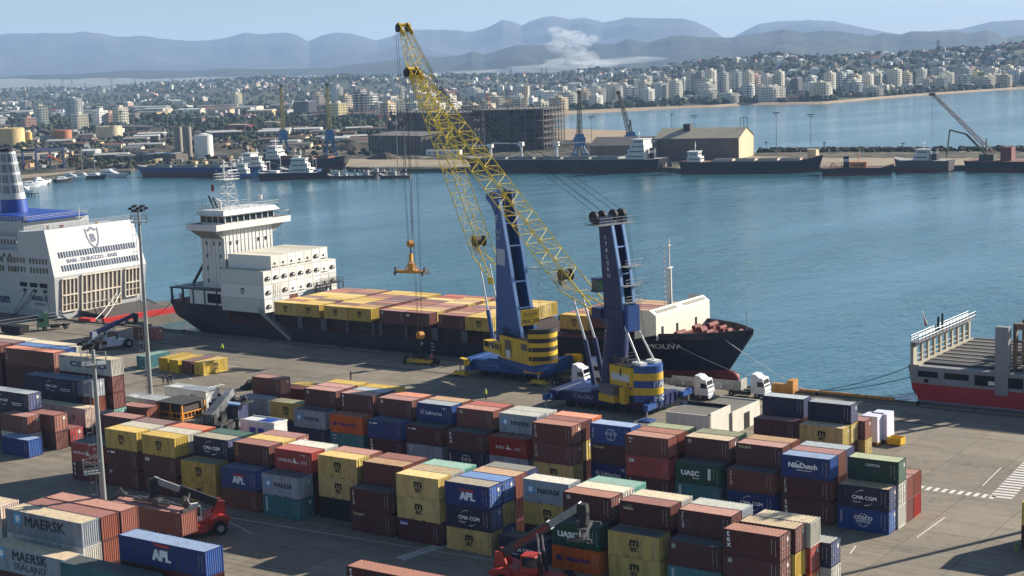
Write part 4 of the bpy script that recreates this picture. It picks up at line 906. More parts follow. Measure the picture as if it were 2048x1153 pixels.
# ================================================================ light masts
def mast(x, y, h, label, mid=None, r0=.42, r1=.2, lad=(-.64, -.77), rings=True):
    t = thing('light_mast', label, 'light mast', (x, y, 0), 0, 'tall floodlight masts')
    b = MB(); b.tube((0, 0, 0), (0, 0, h), r0, r1, n=12); b.tube((0, 0, 0), (0, 0, .5), r0+.2, n=12); b.build('pole', GST, t, sm=40)
    b = MB(); L = Vector((lad[0], lad[1], 0)); S = Vector((-lad[1], lad[0], 0))
    e = .62
    for s in (-.22, .22): b.tube(L*e+S*s, L*e+S*s+Vector((0, 0, h)), .035, n=4)
    for k in range(int(h/.45)): z = .4+k*.45; b.tube(L*e-S*.22+Vector((0, 0, z)), L*e+S*.22+Vector((0, 0, z)), .022, n=4)
    b.build('ladder', GST, t)
    b = MB()
    if rings:
        for k in range(int(h/1.4)):
            z = 2.5+k*1.4; pts = [L*(e+.38*math.sin(q*math.pi/5)*1.6)+S*(-.34*math.cos(q*math.pi/5))+Vector((0, 0, z)) for q in range(6)]; b.path(pts, .02, 4)
        for s in (-.3, 0, .3): b.tube(L*(e+.6)+S*s+Vector((0, 0, 2.4)), L*(e+.6)+S*s+Vector((0, 0, h)), .018, n=4)
        b.build('ladder_cage', GST, t)
    for z in ([mid] if mid else [])+[h-1.6]:
        w = 1.3 if z != mid else .9; b = MB(); c = Vector((0, 0, z)) if z != mid else L*1.0+Vector((0, 0, z))
        b.cbox(c, w*2, w*2, .12, rz=math.atan2(lad[1], lad[0])); q = [c+L*(a*w)+S*(d*w)+Vector((0, 0, .1)) for a, d in ((-1,-1),(1,-1),(1,1),(-1,1))]; b.rail(q, 1.3 if z == mid else 1.0, .04, 1.8, 0, 2, True)
        if z == mid: b.bar(q[0], q[1]+Vector((0, 0, 1.3)), .05); b.bar(q[1], q[2]+Vector((0, 0, 1.3)), .05)
        b.build('platform', GST, t)
    for i in range(12):
        a = math.pi*2*i/12+.2; b = MB(); c = Vector((math.cos(a)*(.8+.5*(i % 2)), math.sin(a)*(.8+.5*(i % 2)), h+.2+.35*(i % 3)))
        b.cbox(c, .62, .5, .34, rz=a); b.tube(c*1.0, Vector((0, 0, h+.1)), .04, n=4); b.build('floodlight', BLK, t)
    return t
mast(-195.9, 178.2, 31.4, 'grey light mast standing on the open quay behind the office cabins', None)
mast(-131.6, 111.9, 24.3, 'grey light mast rising in front of the nearest containers', 10.6)
mast(-37.5, 190.5, 32, 'light mast beyond the right edge of the yard', None)
# ================================================================ people
def skin_person(pose):
    bm_v, ed, rd = [], [], []
    def V(p, r): bm_v.append(p); rd.append(r); return len(bm_v)-1
    hip = V((0, 0, .95), .15)
    ch = V((0, 0, 1.3), .16); nk = V((0, 0, 1.5), .06); hd = V((0, -.01, 1.62), .095); ht = V((0, -.01, 1.72), .08); ed += [(hip, ch), (ch, nk), (nk, hd), (hd, ht)]
    st = .18 if pose == 'walk' else .04
    for s in (-1, 1):
        k = V((s*.1, s*st*.6+.02, .5), .075); a = V((s*.11, s*st*1.4, .09), .045); f = V((s*.11, s*st*1.4-.15, .04), .04); ed += [(hip, k), (k, a), (a, f)]
        sh = V((s*.2, 0, 1.42), .065)
        if pose == 'lean': el = V((s*.24, -.18, 1.2), .045); h_ = V((s*.16, -.38, 1.2), .035)
        else: el = V((s*.27, -s*st*.5, 1.15), .045); h_ = V((s*.27, -s*st*.9-.06, .9), .035)
        fg_ = V((h_ and bm_v[h_][0], bm_v[h_][1]-.05, bm_v[h_][2]-.08), .028); ed += [(ch, sh), (sh, el), (el, h_), (h_, fg_)]
    me = bpy.data.meshes.new('b'); me.from_pydata(bm_v, ed, []); o = bpy.data.objects.new('b', me); COL.objects.link(o)
    m = o.modifiers.new('s', 'SKIN'); m.use_smooth_shade = True
    for i, r_ in enumerate(rd): me.skin_vertices[0].data[i].radius = (r_, r_*.85)
    me.skin_vertices[0].data[hip].use_root = True
    s_ = o.modifiers.new('u', 'SUBSURF'); s_.levels = 1; s_.render_levels = 1
    dg = bpy.context.evaluated_depsgraph_get(); r = bpy.data.meshes.new_from_object(o.evaluated_get(dg)); bpy.data.objects.remove(o); r.name = 'body'
    r.materials.clear(); [r.materials.append(None) for _ in range(3)]
    for p in r.polygons: z = p.center.z; hand = abs(p.center.x) > .2 and z < .93; p.material_index = 2 if (z > 1.5 or hand) else (1 if z > .98 else 0); p.use_smooth = True
    return r
_PM = {p: skin_person(p) for p in ('stand', 'walk', 'lean')}
SKIN = paint('skin', (190, 140, 112), .6, .05, tint=.05); HV = paint('hi_vis_yellow', (206, 232, 40), .6, .1, tint=0); HO = paint('hi_vis_pink', (236, 110, 100), .6, .1, tint=0); DK = paint('dark_cloth', (34, 36, 44), .85, .1, tint=.05); DB = paint('blue_cloth', (40, 54, 92), .85, .1, tint=.05)
def person(u, v, rz, pose, top, label, vest=None, cap=None, xyz=None):
    p = at(u, v, 0) if xyz is None else Vector(xyz); t = thing('person', label, 'person', p, R(rz), None)
    o = bpy.data.objects.new('body', _PM[pose]); COL.objects.link(o); o.parent = t; o.scale = (1.02, 1.02, 1.02)
    for sl, m in zip(o.material_slots, (DK, top, SKIN)): sl.link = 'OBJECT'; sl.material = m
    if vest:
        b = MB(); b.loft([[(.24*math.cos(a*.628), .175*math.sin(a*.628), z) for a in range(10)] for z in (.98, 1.25, 1.44)]+[[(.2*math.cos(a*.628), .12*math.sin(a*.628), 1.5) for a in range(10)]]); b.build('vest', vest, t, sm=60)
    b = MB(); b.loft([[(r*math.cos(a*.628), r*1.1*math.sin(a*.628), z) for a in range(10)] for z, r in ((1.69, .115), (1.76, .105), (1.81, .06))]); b.build('helmet' if cap else 'hair', cap or DK, t, sm=60)
HH = paint('helmet_yellow', (226, 210, 60), .4, .05, tint=0); HW = paint('helmet_white', (226, 226, 220), .4, .05, tint=0)
person(445, 706, 40, 'walk', HV, 'person in a yellow high-visibility jacket walking alone near the ship shadow', HV, HH)
person(972, 800, -30, 'stand', HV, 'person in a yellow high-visibility vest standing behind the front containers', HV, HW)
person(702, 761, 80, 'lean', DK, 'person in dark clothes with arms out on the open concrete')
person(864, 727, 10, 'stand', HO, 'person in a pink-red vest beside the resting lifting frame', HO, HW)
person(850, 726, 50, 'stand', DK, 'person in dark clothes beside the resting lifting frame', None, HW)
person(327, 770, 20, 'stand', DK, 'first person of the small dark group near the light mast')
person(335, 771, 200, 'stand', DB, 'person in a blue jacket within the small group near the light mast')
person(338, 768, 250, 'walk', DK, 'walking person in the small group near the light mast')
person(343, 768, 180, 'stand', DK, 'last person of the small dark group near the light mast')
person(384, 822, 120, 'stand', HV, 'person in a yellow vest leaning at the orange rail cabin', HV)
person(396, 815, 200, 'stand', DK, 'person in dark clothes standing beyond the orange rail cabin')
# ================================================================ reach stackers
RSO = paint('stacker_red', (176, 54, 40), .42, .2, tint=0)
def stacker(label, loc, deg, main, boomm, el, blen, cabm, container=None, boomtext=None, sp=0, lift=None, z_sp=None, cabx=-.6, ext=6.1, bw=1.0):
    """local +x = forwards; origin on the ground between the axles"""
    t = thing('reach_stacker', label, 'reach stacker', loc, R(deg), 'container reach stackers')
    b = MB(); b.extr([(-4.6, .9), (-4.8, 1.7), (-4.2, 2.3), (-2.8, 2.5), (-1.5, 1.9), (2.6, 1.7), (3.4, 1.2), (3.4, .7), (-4.2, .7)], -1.05, 1.05); 
    b.build('chassis', main, t)
    for s in (-1, 1):
        f = MB(); f.extr([(-4.7, 1.8), (-4.5, 2.35), (-3.4, 2.5), (-2.5, 2.2), (-2.3, 1.7), (-2.7, 1.95), (-3.6, 2.1), (-4.4, 1.75)], s*1.05, s*1.95); f.build('fender', main, t)
        f = MB(); f.box(-1.9, 1.2, s*1.1, s*1.8, .7, 1.6); f.build('tank', main, t)
    for x, r in ((-3.5, .82), (2.7, .88)):
        for y in ((-1.5, 1.5) if x < 0 else (-1.75, -1.15, 1.15, 1.75)): wheel(t, x, y, r, .5)
    b = MB(); b.extr([(cabx-1.0, 1.9), (cabx+.9, 1.9), (cabx+1.0, 2.6), (cabx+.7, 3.7), (cabx-.9, 3.7)], -.85, .85); o = b.build('cab', cabm, t)
    b = MB(); b.extr([(cabx-.8, 2.5), (cabx+1.02, 2.5), (cabx+.82, 3.55), (cabx-.8, 3.55)], -.88, .88); b.box(cabx-.9, cabx-.95, -.7, .7, 2.5, 3.5); b.build('window', GLS, o)
    pv = Vector((-3.9, 0, 3.4)); d = Vector((math.cos(R(el)), 0, math.sin(R(el)))); g = Vector((-d.z, 0, d.x))
    b = MB(); [b.extr([(-4.5, 2.2), (-2.9, 2.2), (-3.5, 3.9), (-4.3, 3.9)], s*.55, s*.85) for s in (-1, 1)]; b.build('boom_bracket', main, t)
    b = MB(); M1 = pv+d*(blen*.62); b.bar(pv-d*.6, M1, .85*bw, .95*bw); b.build('boom', boomm, t)
    b = MB(); tipp = pv+d*blen; b.bar(M1-d*.3, tipp, .62*bw, .7*bw); e2 = tipp+d*.3; b.bar(tipp-d*.5, tipp+d*.1, .72, .8); b.build('inner_boom', GST if boomm is not NAVY else NAVY, t)
    if boomtext:
        b = MB(); s = -1; b.text(boomtext, pv+d*(blen*.2)+Vector((0, s*.50, 0))-g*.22, d, g, .5, 0, .02, 'l', .95); b.build('lettering', main, t)
    for s in (-1, 1):
        b = MB(); a0 = Vector((.8, s*.75, 1.3)); a1 = pv+d*(blen*.48)+Vector((0, s*.55, 0)); mid = a0.lerp(a1, .55); b.tube(a0, mid, .17, m=0); b.tube(mid, a1, .1, m=1); b.build('lift_cylinder', [BLK, CHR], t)
    hz = tipp.z-1.9 if z_sp is None else z_sp
    b = MB(); hd = tipp+Vector((.25, 0, 0)); b.extr([(hd.x-.5, hd.z+.3), (hd.x+.4, hd.z+.2), (hd.x+.5, hd.z-.6), (hd.x+.3, hz+.7), (hd.x-.3, hz+.7), (hd.x-.6, hd.z-.4)], -.42, .42); b.tube((hd.x, 0, hz+.3), (hd.x, 0, hz+.8), .5, n=12); b.build('rotator', BLK, t)
    q = MB(); c = Vector((hd.x, 0, hz)); ca_, sa_ = math.cos(R(sp)), math.sin(R(sp)); ex = Vector((ca_, sa_, 0)); ey = Vector((-sa_, ca_, 0))
    for k in (-.32, .32): q.bar(c-ex*2.9+ey*k+Vector((0, 0, .15)), c+ex*2.9+ey*k+Vector((0, 0, .15)), .28, .32)
    q.bar(c-ex*1.2+Vector((0, 0, .3)), c+ex*1.2+Vector((0, 0, .3)), .9, .5)
    for s in (-1, 1):
        q.bar(c+ex*(s*2.5)+Vector((0, 0, .2)), c+ex*(s*ext)+Vector((0, 0, .12)), .24, .22); q.bar(c+ex*(s*ext)-ey*1.25, c+ex*(s*ext)+ey*1.25, .3, .3)
        q.bar(c+ex*(s*(ext-1.0))+Vector((0, 0, .1)), c+ex*(s*(ext-.1))+Vector((0, 0, .8)), .12, .7)
        for y in (-1.2, 1.2): q.bar(c+ex*(s*ext)+ey*y, c+ex*(s*ext)+ey*y-Vector((0, 0, .25)), .2)
    q.build('spreader', paint('spreader_dark', (58, 58, 60), .5, .4, (120, 118, 110), .6, tint=0), t)
    return t
aA = math.degrees(math.atan2(120.3-127.3, -133.0+128.9))
stacker('red reach stacker holding a long red container, boom over it, in the front alley', (-131.4, 123.9, 0), aA-0, RSO, BLK, 28, 8.4, WHP, sp=-aA, z_sp=4.75, ext=5.9)
ctn(-139.3, 119.0, 1.95, L40, 'brn', 'mar', None, 'c', 'long red-brown container lifted by the red reach stacker', 'lifted containers', 2.6)
stacker('red and dark reach stacker with raised lettered boom facing the front block', (-85.1, 128.0, 0), 12, RSO, paint('boom_dark', (64, 62, 66), .5, .3, tint=0), 33.5, 10.6, RSO, boomtext='KONECRANES', sp=-80, z_sp=6.6, ext=3.05)
stacker('navy and white reach stacker carrying a brown container near the ferry', (-239.9, 209.2, 0), 69, paint('stacker_white', (205, 208, 214), .4, .25, tint=0), NAVY, 18, 9.2, paint('stacker_white', (205, 208, 214)), sp=-69, z_sp=4.2, ext=3.05)
ctn(-238.4, 213.4, 1.2, L20, 'brn', 'mar', None, 'd', 'brown container carried by the navy and white reach stacker', 'lifted containers', 2.591)
stacker('reach stacker with a long grey boom between the cabins and white container', (-165.7, 164.3, 0), 112, paint('stacker_dark', (52, 50, 52), .6, .4, tint=0), paint('boom_grey', (96, 98, 100), .55, .35, tint=0), 14, 8.8, paint('stacker_dark', (52, 50, 52)), sp=-112, z_sp=4.0, ext=3.05, bw=1.55)
ctn(-171.4, 167.6, 1.0, L20, 'nav', 'blu', None, 'c', 'navy container below the long grey boom', 'lifted containers', 2.591)
# ================================================================ lorries
def cabm(name, rgb): return paint(name, rgb, .35, .15, tint=0)
def lorry(label, x, y, deg, col, trailer=None, group='lorries on the quay', tall=True, tcol=None, axles=3):
    """local +x forwards, origin under the cab front axle"""
    t = thing('lorry', label, 'lorry', (x, y, 0), R(deg), group); M = cabm('lorry_'+'_'.join(map(str, col)), col)
    b = MB(); b.extr([(-1.0, .8), (1.35, .8), (1.45, 1.4), (1.3, 2.2), (1.0, 3.3), (-.9, 3.5), (-1.0, 2.5)], -1.22, 1.22)
    if tall: b.extr([(-.9, 3.45), (.5, 3.3), (-.2, 3.85), (-.9, 3.95)], -1.1, 1.1)
    b.box(1.3, 1.5, -1.2, 1.2, .35, .9); o = b.build('cab', M, t)
    b = MB(); b.mesh([(1.36, -1.05, 1.95), (1.36, 1.05, 1.95), (1.08, 1.0, 3.05), (1.08, -1.0, 3.05)], [(0,1,2,3), (3,2,1,0)]); [b.box(.1, .95, s*1.2, s*1.24, 1.95, 2.75) for s in (-1, 1)]; b.build('window', GLS, o)
    for s in (-1, 1): b = MB(); b.box(1.1, 1.3, s*1.3, s*1.5, 2.0, 2.7); b.build('mirror', BLK, o)
    b = MB(); [b.box(-5.4, .9, s*.38-.08, s*.38+.08, .7, .95) for s in (-1, 1)]; b.box(-3.2, -1.3, -1.15, -.5, .45, 1.0); b.box(-3.2, -1.3, .5, 1.15, .45, 1.0); b.tube((-4.2, 0, .95), (-4.2, 0, 1.12), .5, n=12); b.build('chassis', BLK, t)
    for xx in (0, -4.4): [wheel(t, xx, s*1.02, .5, .32) for s in (-1, 1)]
    if trailer == 'flat' or trailer == 'sides':
        M2 = paint('trailer_side', (176, 172, 162), .6, .4, tint=.03); b = MB(); b.box(-16.2, -2.7, -1.22, 1.22, 1.15, 1.32); [b.box(-15.8, -2.6, s*.45-.08, s*.45+.08, .85, 1.15) for s in (-1, 1)]
        o = b.build('trailer', [M2 if trailer == 'sides' else GST], t)
        if trailer == 'sides':
            for s in (-1, 1):
                for i in range(4):
                    b = MB(); x0 = -16.1+i*3.35; b.box(x0, x0+3.25, s*1.2, s*1.26, 1.32, 2.1); [b.box(x0, x0+3.25, s*1.185, s*1.275, z, z+.03, 1) for z in (1.55, 1.8)]; b.build('side_board', [M2, GST], o)
            b = MB(); b.box(-2.75, -2.68, -1.2, 1.2, 1.32, 2.9); b.build('headboard', M2, o)
        for xx in (-11.5, -12.8, -14.1): [wheel(t, xx, s*1.02, .5, .35) for s in (-1, 1)]
    elif trailer == 'skel':
        b = MB(); [b.box(-15.4, -2.6, s*.45-.1, s*.45+.1, 1.0, 1.3) for s in (-1, 1)]; [b.box(x_-.1, x_+.1, -1.2, 1.2, 1.15, 1.32) for x_ in (-3, -6, -9, -12, -15.2)]; b.build('trailer', GST, t)
        for xx in (-11.5, -12.8, -14.1): [wheel(t, xx, s*1.02, .5, .35) for s in (-1, 1)]
    return t
LWHT = (214, 216, 218)
lorry('white lorry with long grey side boards parked beside the ship bow', -104.0, 221.9, 2, LWHT, 'sides')
lorry('white lorry cab in front of the low building, flat trailer behind', -111.6, 217.2, 2, (206, 208, 212), 'flat')
lorry('white lorry standing left of the navy crane column', -134.4, 217.0, 3, (210, 210, 212), None)
lorry('white lorry behind the first one left of the navy crane', -134.6, 222.5, 3, (200, 204, 206), None)
lorry('green tractor unit parked by the ferry berth fence', -272.3, 218.6, 235, (110, 150, 118), None)
lorry('dark red tractor unit at the left edge by the berth fence', -284.6, 207.5, 235, (112, 34, 30), None)
tr = lorry('dark lorry pulling a cream container past the left stacks', -180.2, 154.9, 0, (30, 34, 52), 'skel')
ctn(-195.5, 153.55, 1.34, L40, 'crm', 'crm', 'genglobe', 'c', 'cream container on the trailer of the dark lorry', 'containers on trailers', 2.9, 0)
t = thing('tipper_skip', 'dark open tipping skip standing beside the green tractor unit', 'skip', (-274.5, 212.6, 0), R(0), None)
b = MB(); b.prism([(-3, -1.1), (3, -1.1), (3, 1.1), (-3, 1.1)], .3, 1.9, 0, [(-3.3, -1.3), (3.3, -1.3), (3.3, 1.3), (-3.3, 1.3)]); b.build('body', BLK, t)
# car behind lone container
def car(u, v, col, label, deg=0):
    p = at(u, v, 0); t = thing('parked_car', label, 'car', p, R(deg)); M = cabm('car_'+'_'.join(map(str, col)), col)
    b = MB(); b.extr([(-2.1, .35), (2.1, .35), (2.15, .75), (1.3, .95), (.6, 1.4), (-1.5, 1.42), (-2.1, .95)], -.85, .85); o = b.build('body', M, t)
    b = MB(); b.extr([(-1.9, .95), (1.15, .97), (.6, 1.32), (-1.45, 1.34)], -.87, .87); b.build('window', GLS, o)
    for xx in (-1.35, 1.35): [wheel(t, xx, s*.78, .32, .2) for s in (-1, 1)]
car(598, 783, (24, 30, 44), 'dark car parked behind the lone stacked containers', 170)
# tyre pile
t = thing('tyre_pile', 'leaning pile of black rubber fender tyres on the open quay', 'tyres', at(492, 778, 0), 0)
for i, (dx, dy, z, tl) in enumerate(((0, 0, 0, 0), (.5, .4, .35, 14), (1.1, .3, .75, 34), (.2, 1.0, .2, 8), (1.7, .5, .55, 62))):
    b = MB(); n = 16; rr = .75
    rings = [[((rr+.28*math.cos(q*math.pi/4))*math.cos(a*2*math.pi/n), (rr+.28*math.cos(q*math.pi/4))*math.sin(a*2*math.pi/n), .25+.25*math.sin(q*math.pi/4)) for q in range(8)] for a in range(n+1)]
    b.loft(rings, caps=False); o = b.build('tyre', RUB, t, (dx, dy, z), sm=60); o.rotation_euler = (R(tl*.3), R(tl), 0)
# office cabins and orange rail cabin
def cabin(label, x, y, L, W, H, wins, deg=0):
    t = thing('office_cabin', label, 'cabin', (x, y, 0), R(deg), 'portable office cabins'); b = MB(); b.box(0, L, 0, W, .1, H); [b.box(i-.02, i+.02, -.02, 0, .15, H-.1, 0) for i in (L/4, L/2, 3*L/4)]; b.build('wall', WHP, t)
    b = MB(); b.box(-.15, L+.15, -.15, W+.15, H, H+.1); b.box(.5, L*.3, .3, W*.5, H+.1, H+.16, 1); b.build('roof', [paint('cabin_roof', (168, 172, 172), .7, .5, tint=.05, streak=False), WHP], t)
    for x0, x1 in wins:
        b = MB(); b.box(x0, x1, -.05, .0, 1.1, 2.1); w = b.build('window', GLS, t); b = MB(); b.box(x0-.08, x1+.08, -.07, -.05, 1.02, 1.1); b.box(x0-.08, x1+.08, -.07, -.05, 2.1, 2.18); b.box((x0+x1)/2-.04, (x0+x1)/2+.04, -.07, -.05, 1.1, 2.1); b.box(x0, x1, -.07, -.05, 1.56, 1.62); b.build('frame', WHP, w)
    return t
cabin('white office cabin with paired dark windows in front of the light mast', -190.7, 167.6, 7.6, 2.9, 2.75, [(.6, 1.7), (3.4, 4.5), (4.7, 5.7)])
cabin('second white cabin behind the orange rail cabin', -190.2, 176.2, 9.5, 3.0, 2.7, [(6, 7)])
t = thing('rail_cabin', 'dark-roofed shelter cage with orange railings beside the white cabins', 'shelter', (-182.7, 167.6, 0), 0); ORG = paint('orange_rail', (232, 150, 40), .5, .3, tint=0)
b = MB(); b.box(-.2, 5.4, -.2, 5.2, 2.6, 2.75); b.build('roof', paint('shelter_roof', (60, 60, 58), .8, .5, tint=0, streak=False), t)
b = MB(); [b.box(x_, x_+.22, y_, y_+.22, 0, 2.6) for x_ in (0, 2.6, 5.1) for y_ in (0, 4.9)]
for z in (.25, 1.15): b.bar((0, .1, z), (5.3, .1, z), .14); b.bar((5.25, .1, z), (5.25, 5.0, z), .14)
for k in range(6): b.bar((5.25, .4+k*.8, .2), (5.25, .4+k*.8, 1.2), .09); b.bar((.4+k*.9, .1, .2), (.4+k*.9, .1, 1.2), .08)
b.build('railing', ORG, t)
b = MB(); b.box(.5, 4.9, .4, 4.6, .05, 2.3); b.build('inner_booth', paint('booth_dark', (70, 60, 56), .7, .5, tint=0), t)
t = thing('tarp_container', 'white open-side unit with blue tarpaulin on top between the two blocks', 'container', (-145.2, 147.6, 5.4), 0)
b = MB(); b.box(0, 6.1, 0, 2.5, 0, 2.3); b.box(-.06, 6.16, -.06, .02, 2.15, 2.45); b.box(6.08, 6.16, 0, 2.5, 2.15, 2.45); b.box(-.06, 6.16, 2.48, 2.56, 2.15, 2.45); [b.box(x_, x_+.1, -.05, 0, 0, 2.2) for x_ in (0, 1.5, 3, 4.5, 6)]; b.build('body', WHP, t)
b = MB(); b.mesh([(2.6, .3, 2.34), (5.0, .2, 2.36), (5.2, 2.2, 2.4), (3.0, 2.3, 2.34), (3.9, 1.3, 2.55)], [(0,1,4), (1,2,4), (2,3,4), (3,0,4)]); [b.box(x_, x_+1.0, -.07, -.051, .5, 1.5) for x_ in (1.7, 3.2)]; b.build('tarpaulin', paint('tarp_blue', (30, 76, 160), .5, .2, tint=0), t)
stack(-145.2, 147.6, [F, F], 'pile carrying the white tarpaulin unit', GC)
# wrapped cargo, crate, kerb guard, bollards, fence
for i, (u, v, s, lb) in enumerate(((1722, 889, 0, 'tall white wrapped cargo bale on a timber pallet, nearer the stacks'), (1741, 884, 1, 'larger white wrapped cargo bale on a timber pallet in the sun'))):
    p = at(u, v, 0); t = thing('wrapped_cargo', lb, 'cargo', p, 0, 'white wrapped bales'); b = MB()
    b.prism([(0, 0), (2.4, -.02), (2.42, 2.7), (.02, 2.68)], .5, 4.1, 0, [(.05, .04), (2.36, .0), (2.38, 2.66), (.06, 2.62)]); b.build('wrapping', paint('white_wrap', (226, 222, 236), .4, .1, (200, 196, 214), 1.2, tint=0, bump=.3), t)
    b = MB(); [b.box(x_, x_+.25, 0, 2.7, .02, .48) for x_ in (0, .7, 1.4, 2.1)]; b.box(-.1, 2.5, -.1, 2.8, .4, .5); b.build('pallet', paint('timber', (170, 134, 74), .8, .4, tint=0), t)
p = at(1774, 890, 0); t = thing('yellow_crate', 'small open yellow steel crate standing alone on the concrete', 'crate', p, R(-4)); b = MB()
b.box(0, 2.0, 0, .08, .2, 1.1); b.box(0, 2.0, 1.5, 1.58, .2, 1.1); b.box(0, .08, .08, 1.5, .2, 1.1); b.box(1.92, 2.0, .08, 1.5, .2, 1.1); b.box(0, 2, 0, 1.5, .14, .2); [b.box(x_, x_+.2, .1, 1.4, 0, .14) for x_ in (.1, 1.6)]; b.build('body', CYEL, t)
t = thing('kerb_guard', 'long orange steel kerb guard along the quay edge by the mooring lines', 'barrier', (0, 0, 0)); b = MB(); OR2 = paint('kerb_orange', (196, 136, 60), .6, .5, tint=0)
b.prism([(-99.9, quayY(-100)-.7), (-84, quayY(-84)-.75), (-84, quayY(-84)-.3), (-99.9, quayY(-100)-.25)], .23, .62); b.box(-101.2, -100.2, 226.2, 228.2, 0, 2.2); b.box(-103.9, -101.2, 226.3, 227.2, 0, 1.5); b.build('rail', OR2, t)
for x_ in (-290, -265, -240, -215, -196, -178, -122, -103, -96.5, -80, -60):
    t = thing('mooring_bollard', 'black iron mooring bollard on the quay edge', 'bollard', (x_, quayY(x_)-1.4, 0), 0, 'mooring bollards along the quay'); b = MB(); b.tube((0, 0, 0), (0, 0, .45), .22, n=10); b.tube((0, 0, .45), (0, 0, .62), .36, .3, n=10); b.build('post', BLK, t)
p = at(2033, 1106, 0); t = thing('green_bollard', 'short green cylindrical post near the right edge of the yard', 'post', p); b = MB(); b.tube((0, 0, 0), (0, 0, 1.15), .22, n=14); b.tube((0, 0, 1.15), (0, 0, 1.2), .24, n=14); b.build('post', paint('olive_paint', (110, 132, 84), .6, .3, tint=0), t)
t = thing('berth_fence', 'wire fence on posts along the ferry berth', 'fence', (0, 0, 0)); b = MB(); b.rail([(-292, 207, 0), (-281, 214, 0), (-278.5, 229, 0)], 2.2, .05, 3.0, 0, 3); b.build('rails', GST, t)
b = MB(); b.box(-279.6, -279.5, 223.6, 225.0, .6, 2.0); b.build('sign', CYEL, t)
# ================================================================ ships
HULLN = paint('hull_navy', (22, 25, 46), .5, .4, (64, 56, 56), .12, tint=0); HRED = paint('hull_antifouling', (136, 48, 40), .65, .5, (90, 50, 44), .15, tint=0); DECK = paint('deck_red_brown', (132, 66, 52), .8, .5, (80, 60, 54), .3, tint=0, streak=False)
SHW = paint('ship_white', (214, 212, 206), .5, .25, (150, 136, 116), .15, tint=0, rust=.03); SHG = paint('ship_grey', (140, 140, 142), .6, .45, (110, 92, 70), .18, tint=0, rust=.05)
def hull_rings_z(st, zs):
    out = []
    for x, hd, hw, zd, zk, yc, xk in st:
        L_ = []
        for zl in zs+[99]:
            z = min(max(zl, zk), zd) if zl != 99 else zd; u = (z-zk)/(zd-zk); h = hw+(hd-hw)*(u**1.6 if hd > hw else u**.6); xx = xk+(x-xk)*u
            if u < .25: h *= .80+.8*u
            L_.append((xx, h, z))
        out.append([(a, yc-h, z) for a, h, z in L_]+[(a, yc+h, z) for a, h, z in L_[::-1]])
    return out
def hull_rings(st, n=9):
    """st: list of (x, halfbeam_deck, halfbeam_wl, z_deck, z_keel, yc); returns rings of 2n points"""
    out = []
    for x, hd, hw, zd, zk, yc, xk in st:
        L_ = []
        for i in range(n):
            u = i/(n-1); z = zk+(zd-zk)*u; h = hw+(hd-hw)*(u**1.6 if hd > hw else u**.6); xx = xk+(x-xk)*u
            if u < .25: h *= .80+.8*u
            L_.append((xx, h, z))
        out.append([(a, yc-h, z) for a, h, z in L_]+[(a, yc+h, z) for a, h, z in L_[::-1]])
    return out
def hull(t, st, mat, red, zred, deck=None, n=9, name='hull', zs=None):
    b = MB(); rg = hull_rings(st, n) if not zs else hull_rings_z(st, zs); b.loft(rg)
    if zs: n = len(zs)+1
    for i in range(len(b.f)):
        zc = sum(b.v[j][2] for j in b.f[i])/len(b.f[i])
        b.m[i] = 1 if zc < zred else 0
    if deck: # top faces
        for k in range(len(rg)-1):
            idx = k*2*n+n-1; 
        for i, f_ in enumerate(b.f):
            if len(f_) == 4 and all((j % (2*n)) in (n-1, n) for j in f_): b.m[i] = 2
    return b.build(name, [mat, red]+([deck] if deck else []), t, sm=35)
# ---- container ship alongside
SX, SY = -240, 231.19
tM = thing('container_ship', 'navy blue container feeder ship with white bridge tower loaded with yellow and maroon containers', 'ship', (SX, SY, 0), TH, 'ships in the harbour')
YC = 11.3
st = [(-8.6, 9.2, 8.6, 5.9, 1.3, YC, -6.9), (-2, 10.6, 10.0, 5.9, -.6, YC, -1), (4, 11.1, 10.6, 5.9, -2.6, YC, 5), (10, 11.2, 11.0, 5.9, -4, YC, 11), (12, 11.2, 11.1, 2.6, -5, YC, 12), (60, 11.25, 11.2, 2.75, -5, YC, 60), (88, 11.1, 10.4, 2.9, -5, YC, 88), (90, 11.1, 10.2, 5.4, -5, YC, 90), (104, 10.4, 7.4, 5.7, -5, YC, 103), (112, 9.2, 5.0, 5.9, -5, YC, 109.5), (119, 6.3, 2.4, 6.0, -5, YC, 113.8), (123, 3.1, .7, 6.1, -5, YC, 117.2), (125.6, .35, .12, 6.2, -4, YC, 118.6)]
hull(tM, st, HULLN, HRED, -.1, DECK, 13, zs=[-5, -4, -3, -2, -1, -.1, .5, 1.2, 2, 2.9, 4, 5, 5.8, 6.4, 7])
b = MB(); rg = []
for k in range(9):
    a = math.pi*k/8; x = 116+7.0*(1-math.cos(a))/2; r = 1.5*math.sin(a)**.6+.05 if k not in (0, 8) else .1; rg.append([(x, YC+r*.9*math.cos(q*math.pi/6), -1.6+r*math.sin(q*math.pi/6)) for q in range(12)])
b.loft(rg); b.build('bulbous_bow', HRED, tM, sm=60)
b = MB()   # forecastle bulwark, raised rim and red deck
